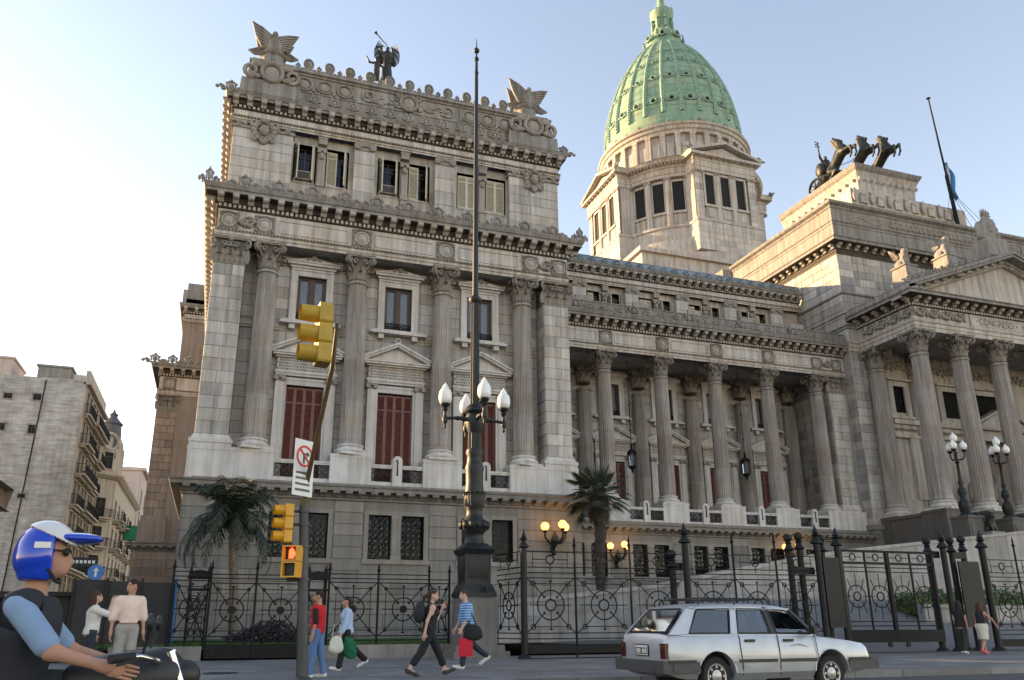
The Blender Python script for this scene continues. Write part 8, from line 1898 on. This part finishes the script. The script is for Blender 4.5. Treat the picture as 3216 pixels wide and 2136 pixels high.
    for q in (1, -1):
        m = MB(); m.ball(tuple(hd+fd*.082+sd*q*.032+upv*.018), (.012, .014, .007), 7, 5); fin(m, 'eye', 'hair_dark')
    m = MB(); m.ball(tuple(hd+fd*.088-upv*.052), (.01, .024, .007), 8, 5); fin(m, 'mouth', 'bag_red' if fem else 'skin')
    return t, J, A, s
def held(name, lab, cat, mb_parts, loc, rz=0):
    o = thing(name, lab, cat, loc, rz)
    for nm, mb, mat in mb_parts: mb.build(nm, mat, o, 60, local=True)
    return o
def W(t, p, s):                                   # local point of a person -> world
    c, q = math.cos(t.rotation_euler[2]), math.sin(t.rotation_euler[2]); return Vector((t.location.x+s*(p[0]*c-p[1]*q), t.location.y+s*(p[0]*q+p[1]*c), t.location.z+s*p[2]))
# man in red behind the signal pole
t, J, A, s = person('man in a red shirt with black sleeves and blue jeans beside the signal pole', (2.05, 16.8, SW), R_(150), 1.62, ((6, 3), (-8, 4)), ((-8, 20, 8), (5, 12, 8)), 0, (25, 0), 'red_shirt', .5, 'black_cloth', 'jeans', 1.0, 'shoe_white', 'hair_dark', 'short', False, 'skin')
# woman with bags walking left
t, J, A, s = person('woman in a light blue cardigan and black trousers carrying bags, walking left', (3.03, 19.4, SW), R_(182), 1.62, ((14, 4), (-26, 22)), ((12, 12, 8), (4, 20, 8)), 2, (0, 0), 'light_blue', .95, None, 'black_cloth', 1.0, 'shoe_white', 'hair_dark', 'bun', True, 'skin', flare=.6)
wp = W(t, A[0][2], s)
b = sdf_mb([ell((0, 0, -.28), (.15, .05, .19)), ell((0, 0, -.38), (.17, .06, .1))], .025, .05, noise=lambda P: fbm(P, 22, .012)); h_ = MB(); h_.tube([(-.1, 0, -.12), (-.06, 0, .15), (.06, 0, .15), (.1, 0, -.12)], .008, 5)
held('white_tote_bag', 'white cloth tote bag hanging from the woman in light blue', 'bag', [('bag', b, 'bag_white'), ('handle', h_, 'bag_white')], (wp.x-.12, wp.y-.08, wp.z+.05))
wp = W(t, A[1][2], s); b = sdf_mb([ell((.05, 0, -.25), (.17, .09, .2)), ell((.12, 0, -.4), (.14, .08, .14)), rcone((0, 0, -.02), (.03, 0, -.15), .04, .08)], .025, .05, noise=lambda P: fbm(P, 24, .02))
held('green_bundle', 'dark green bag in the hand of the woman in light blue', 'bag', [('bag', b, 'bag_green')], (wp.x+.1, wp.y-.3, wp.z-.02))
# woman in black striding right
t, J, A, s = person('woman in black sportswear with a backpack striding right, hand at her mouth', (4.25, 16.55, SW), R_(-4), 1.7, ((27, 4), (-24, 12)), ((38, 118, 10), (-24, 12, 10)), 4, (-22, 5), 'black_cloth', 0, None, 'black_cloth', .66, 'shoe_dark', 'hair_brown', 'tail', True, 'skin_pale', flare=.6)
wp = W(t, J['ch'], s); b = sdf_mb([ell((0, 0, 0), (.11, .15, .22)), ell((-.05, 0, -.06), (.09, .12, .13))], .022, .05); h_ = MB()
for q in (-.1, .1): h_.tube([(.05, q, .18), (.14, q, .22), (.3, q, .1), (.27, q, -.1), (.1, q, -.15)], .014, 5)
held('backpack', 'black backpack on the woman in black', 'backpack', [('pack', b, 'rider_vest'), ('straps', h_, 'rider_vest')], (wp.x-.23, wp.y, wp.z), R_(-4))
# man in a striped shirt walking left
t, J, A, s = person('man in a blue striped shirt and dark jeans walking left past the street lamp', (5.78, 18.95, SW), R_(184), 1.78, ((14, 6), (-24, 30)), ((14, 16, 8), (10, 18, 8)), 5, (0, 22), 'striped_shirt', .5, None, 'jeans_dark', 1.0, 'shoe_white', 'hair_brown', 'short', False, 'skin_pale')
wp = W(t, J['ch'], s); b = sdf_mb([ell((.12, -.2, -.5), (.21, .06, .18)), ell((.12, -.2, -.58), (.23, .07, .1))], .025, .06); h_ = MB(); h_.tube([(.02, -.2, -.36), (.02, -.16, .05), (-.02, .05, .2), (.0, .15, .1)], .014, 5); h_.tube([(.2, -.2, -.38), (.06, -.19, -.05), (.02, -.16, .05)], .014, 5)
held('shoulder_bag', 'large black shoulder bag of the man in the striped shirt', 'bag', [('bag', b, 'black_cloth'), ('strap', h_, 'black_cloth')], tuple(wp))
b = MB(); b.box(-.16, .16, -.05, .05, -.4, 0); h_ = MB(); h_.tube([(-.08, 0, 0), (-.06, 0, .14), (.06, 0, .14), (.08, 0, 0)], .006, 4); wp = W(t, A[0][2], s)
held('red_shopping_bag', 'red shopping bag behind the legs of the man in the striped shirt', 'bag', [('bag', b, 'bag_red'), ('handle', h_, 'bag_red')], (wp.x+.12, wp.y+.08, wp.z-.22))
# standing man and woman at the left
t, J, A, s = person('man in a peach polo shirt and light grey trousers standing near the kerb', (-1.3, 15.75, SW), R_(-75), 1.74, ((3, 2), (-3, 2)), ((2, 8, 12), (-2, 12, 12)), 0, (-60, 0), 'peach', .5, None, 'grey_trousers', 1.0, 'shoe_dark', 'hair_dark', 'short', False, 'skin', tuck=True)
m = MB(); z = .93+.09; m.lathe([(.172, -.02), (.172, .02)], 24, (0, 0, 1.03), sx=.78); m.build('belt', 'black_cloth', t, local=True)
t, J, A, s = person('woman in a white blouse shading her eyes with one hand at the left', (-2.12, 18.1, SW), R_(8), 1.62, ((3, 2), (-3, 2)), ((5, 10, 8), (70, 95, 6)), 0, (0, 0), 'white_cloth', .5, None, 'jeans_dark', 1.0, 'shoe_dark', 'hair_brown', 'long', True, 'skin_pale')
# three women by the tall gate
person('woman in a black top and dark trousers walking right by the tall gate', (24.05, 21.8, SW), R_(25), 1.7, ((10, 4), (-10, 6)), ((14, 30, 8), (-4, 8, 10)), 2, (30, 0), 'black_cloth', .1, None, 'trousers_dark', 1.0, 'shoe_white', 'hair_dark', 'long', True, 'skin')
person('woman in white trousers half hidden between the two women by the gate', (24.6, 22.3, SW), R_(25), 1.64, ((8, 4), (-8, 6)), ((5, 10, 8), (0, 10, 8)), 0, (10, 0), 'white_cloth', .3, None, 'white_cloth', 1.0, 'shoe_white', 'hair_dark', 'long', True, 'skin')
person('woman in a black top and white skirt with pink shoes by the tall gate', (24.35, 21.25, SW), R_(15), 1.66, ((16, 4), (-18, 22)), ((10, 20, 8), (20, 15, 42)), 2, (10, 0), 'black_cloth', 0, None, 'skirt', 1.0, 'shoe_pink', 'hair_brown', 'long', True, 'skin', skirt=True)
# rider
t, J, A, s = person('motorcycle rider in a blue and white helmet, light blue shirt and dark vest', (-1.0, 4.75, .0), 0, 1.76, ((75, 85), (75, 85)), ((41, 33, 12), (41, 33, 12)), 16, (0, 0), 'rider_vest', .42, 'rider_shirt', 'black_cloth', 1.0, 'shoe_dark', 'hair_dark', 'short', False, 'skin', seated=.16, helmet=True, h=.014, torso_grow=.012)
pl = [ell(J['ch']+V(-.01, 0, -.02), (.16, .2, .21)), rcone(J['ch']-V(.05, 0, .3), J['ch'], .17, .17), ell(J['ch']+V(-.17, 0, 0), (.12, .14, .2))]
sdf_mb(pl, .016, .05, .03, [lambda P: .105-np.linalg.norm(P-A[0][0], axis=1), lambda P: .105-np.linalg.norm(P-A[1][0], axis=1), lambda P: P[:, 2]-(J['sh'][2]+.0)]).build('vest', 'rider_vest', t, 80, local=True)
m = MB(); hd_ = Vector(J['hd'])
for qq in (-1, 1): m.ball((hd_.x+.085, qq*.036, hd_.z+.018), (.014, .034, .022), 10, 6)
m.tube([(hd_.x+.02, -.085, hd_.z+.025), (hd_.x+.09, -.06, hd_.z+.022), (hd_.x+.1, 0, hd_.z+.025), (hd_.x+.09, .06, hd_.z+.022), (hd_.x+.02, .085, hd_.z+.025)], .005, 5); m.v = [(a*s, b*s, c*s) for a, b, c in m.v]; m.build('sunglasses', 'black_matte', t, 60, local=True)
hc = W(t, J['hd'], s)
hm = thing('helmet', 'glossy blue motorcycle helmet with white crown and peaked visor', 'helmet', tuple(hc+Vector((-.01, 0, .03))))
plain('helmet_blue', (.008, .05, .5), .18, 0, .1, 3, .6); plain('helmet_white', (.65, .65, .66), .2, 0, .05, 3, .5)
hs = [ell((0, 0, .0), (.145, .125, .14)), rcone((-.02, 0, -.06), (-.01, 0, -.1), .125, .115)]
cl = [lambda P: -.155-P[:, 2], lambda P: np.minimum(P[:, 0]-.045, .055-P[:, 2])*1.0]
sdf_mb(hs, .01, .04, .0, cl).build('shell', 'helmet_blue', hm, 80, local=True)
sdf_mb([ell((-.01, 0, .005), (.146, .127, .142))], .01, .04, .003, [lambda P: .075-P[:, 2]-P[:, 0]*.45]).build('crown_stripe', 'helmet_white', hm, 80, local=True)
sdf_mb([ell((.13, 0, .06), (.13, .1, .03))], .01, .03, 0, [lambda P: .06-P[:, 0]]).build('peak', 'helmet_blue', hm, 80, local=True)
m = MB(); m.box(-.03, .045, -.131, -.122, .0, .03, Matrix.Rotation(-.08, 4, 'Z')); m.build('decal', 'helmet_white', hm, local=True)
sdf_mb([ell((0, 0, -.01), (.125, .108, .12))], .012, .03, 0, [lambda P: P[:, 0]-.03]).build('lining', 'black_matte', hm, 80, local=True)
m = MB(); m.tube([(.03, -.11, -.1), (.07, -.06, -.16), (.07, .06, -.16), (.03, .11, -.1)], .01, 5); m.build('chin_strap', 'black_matte', hm, local=True)
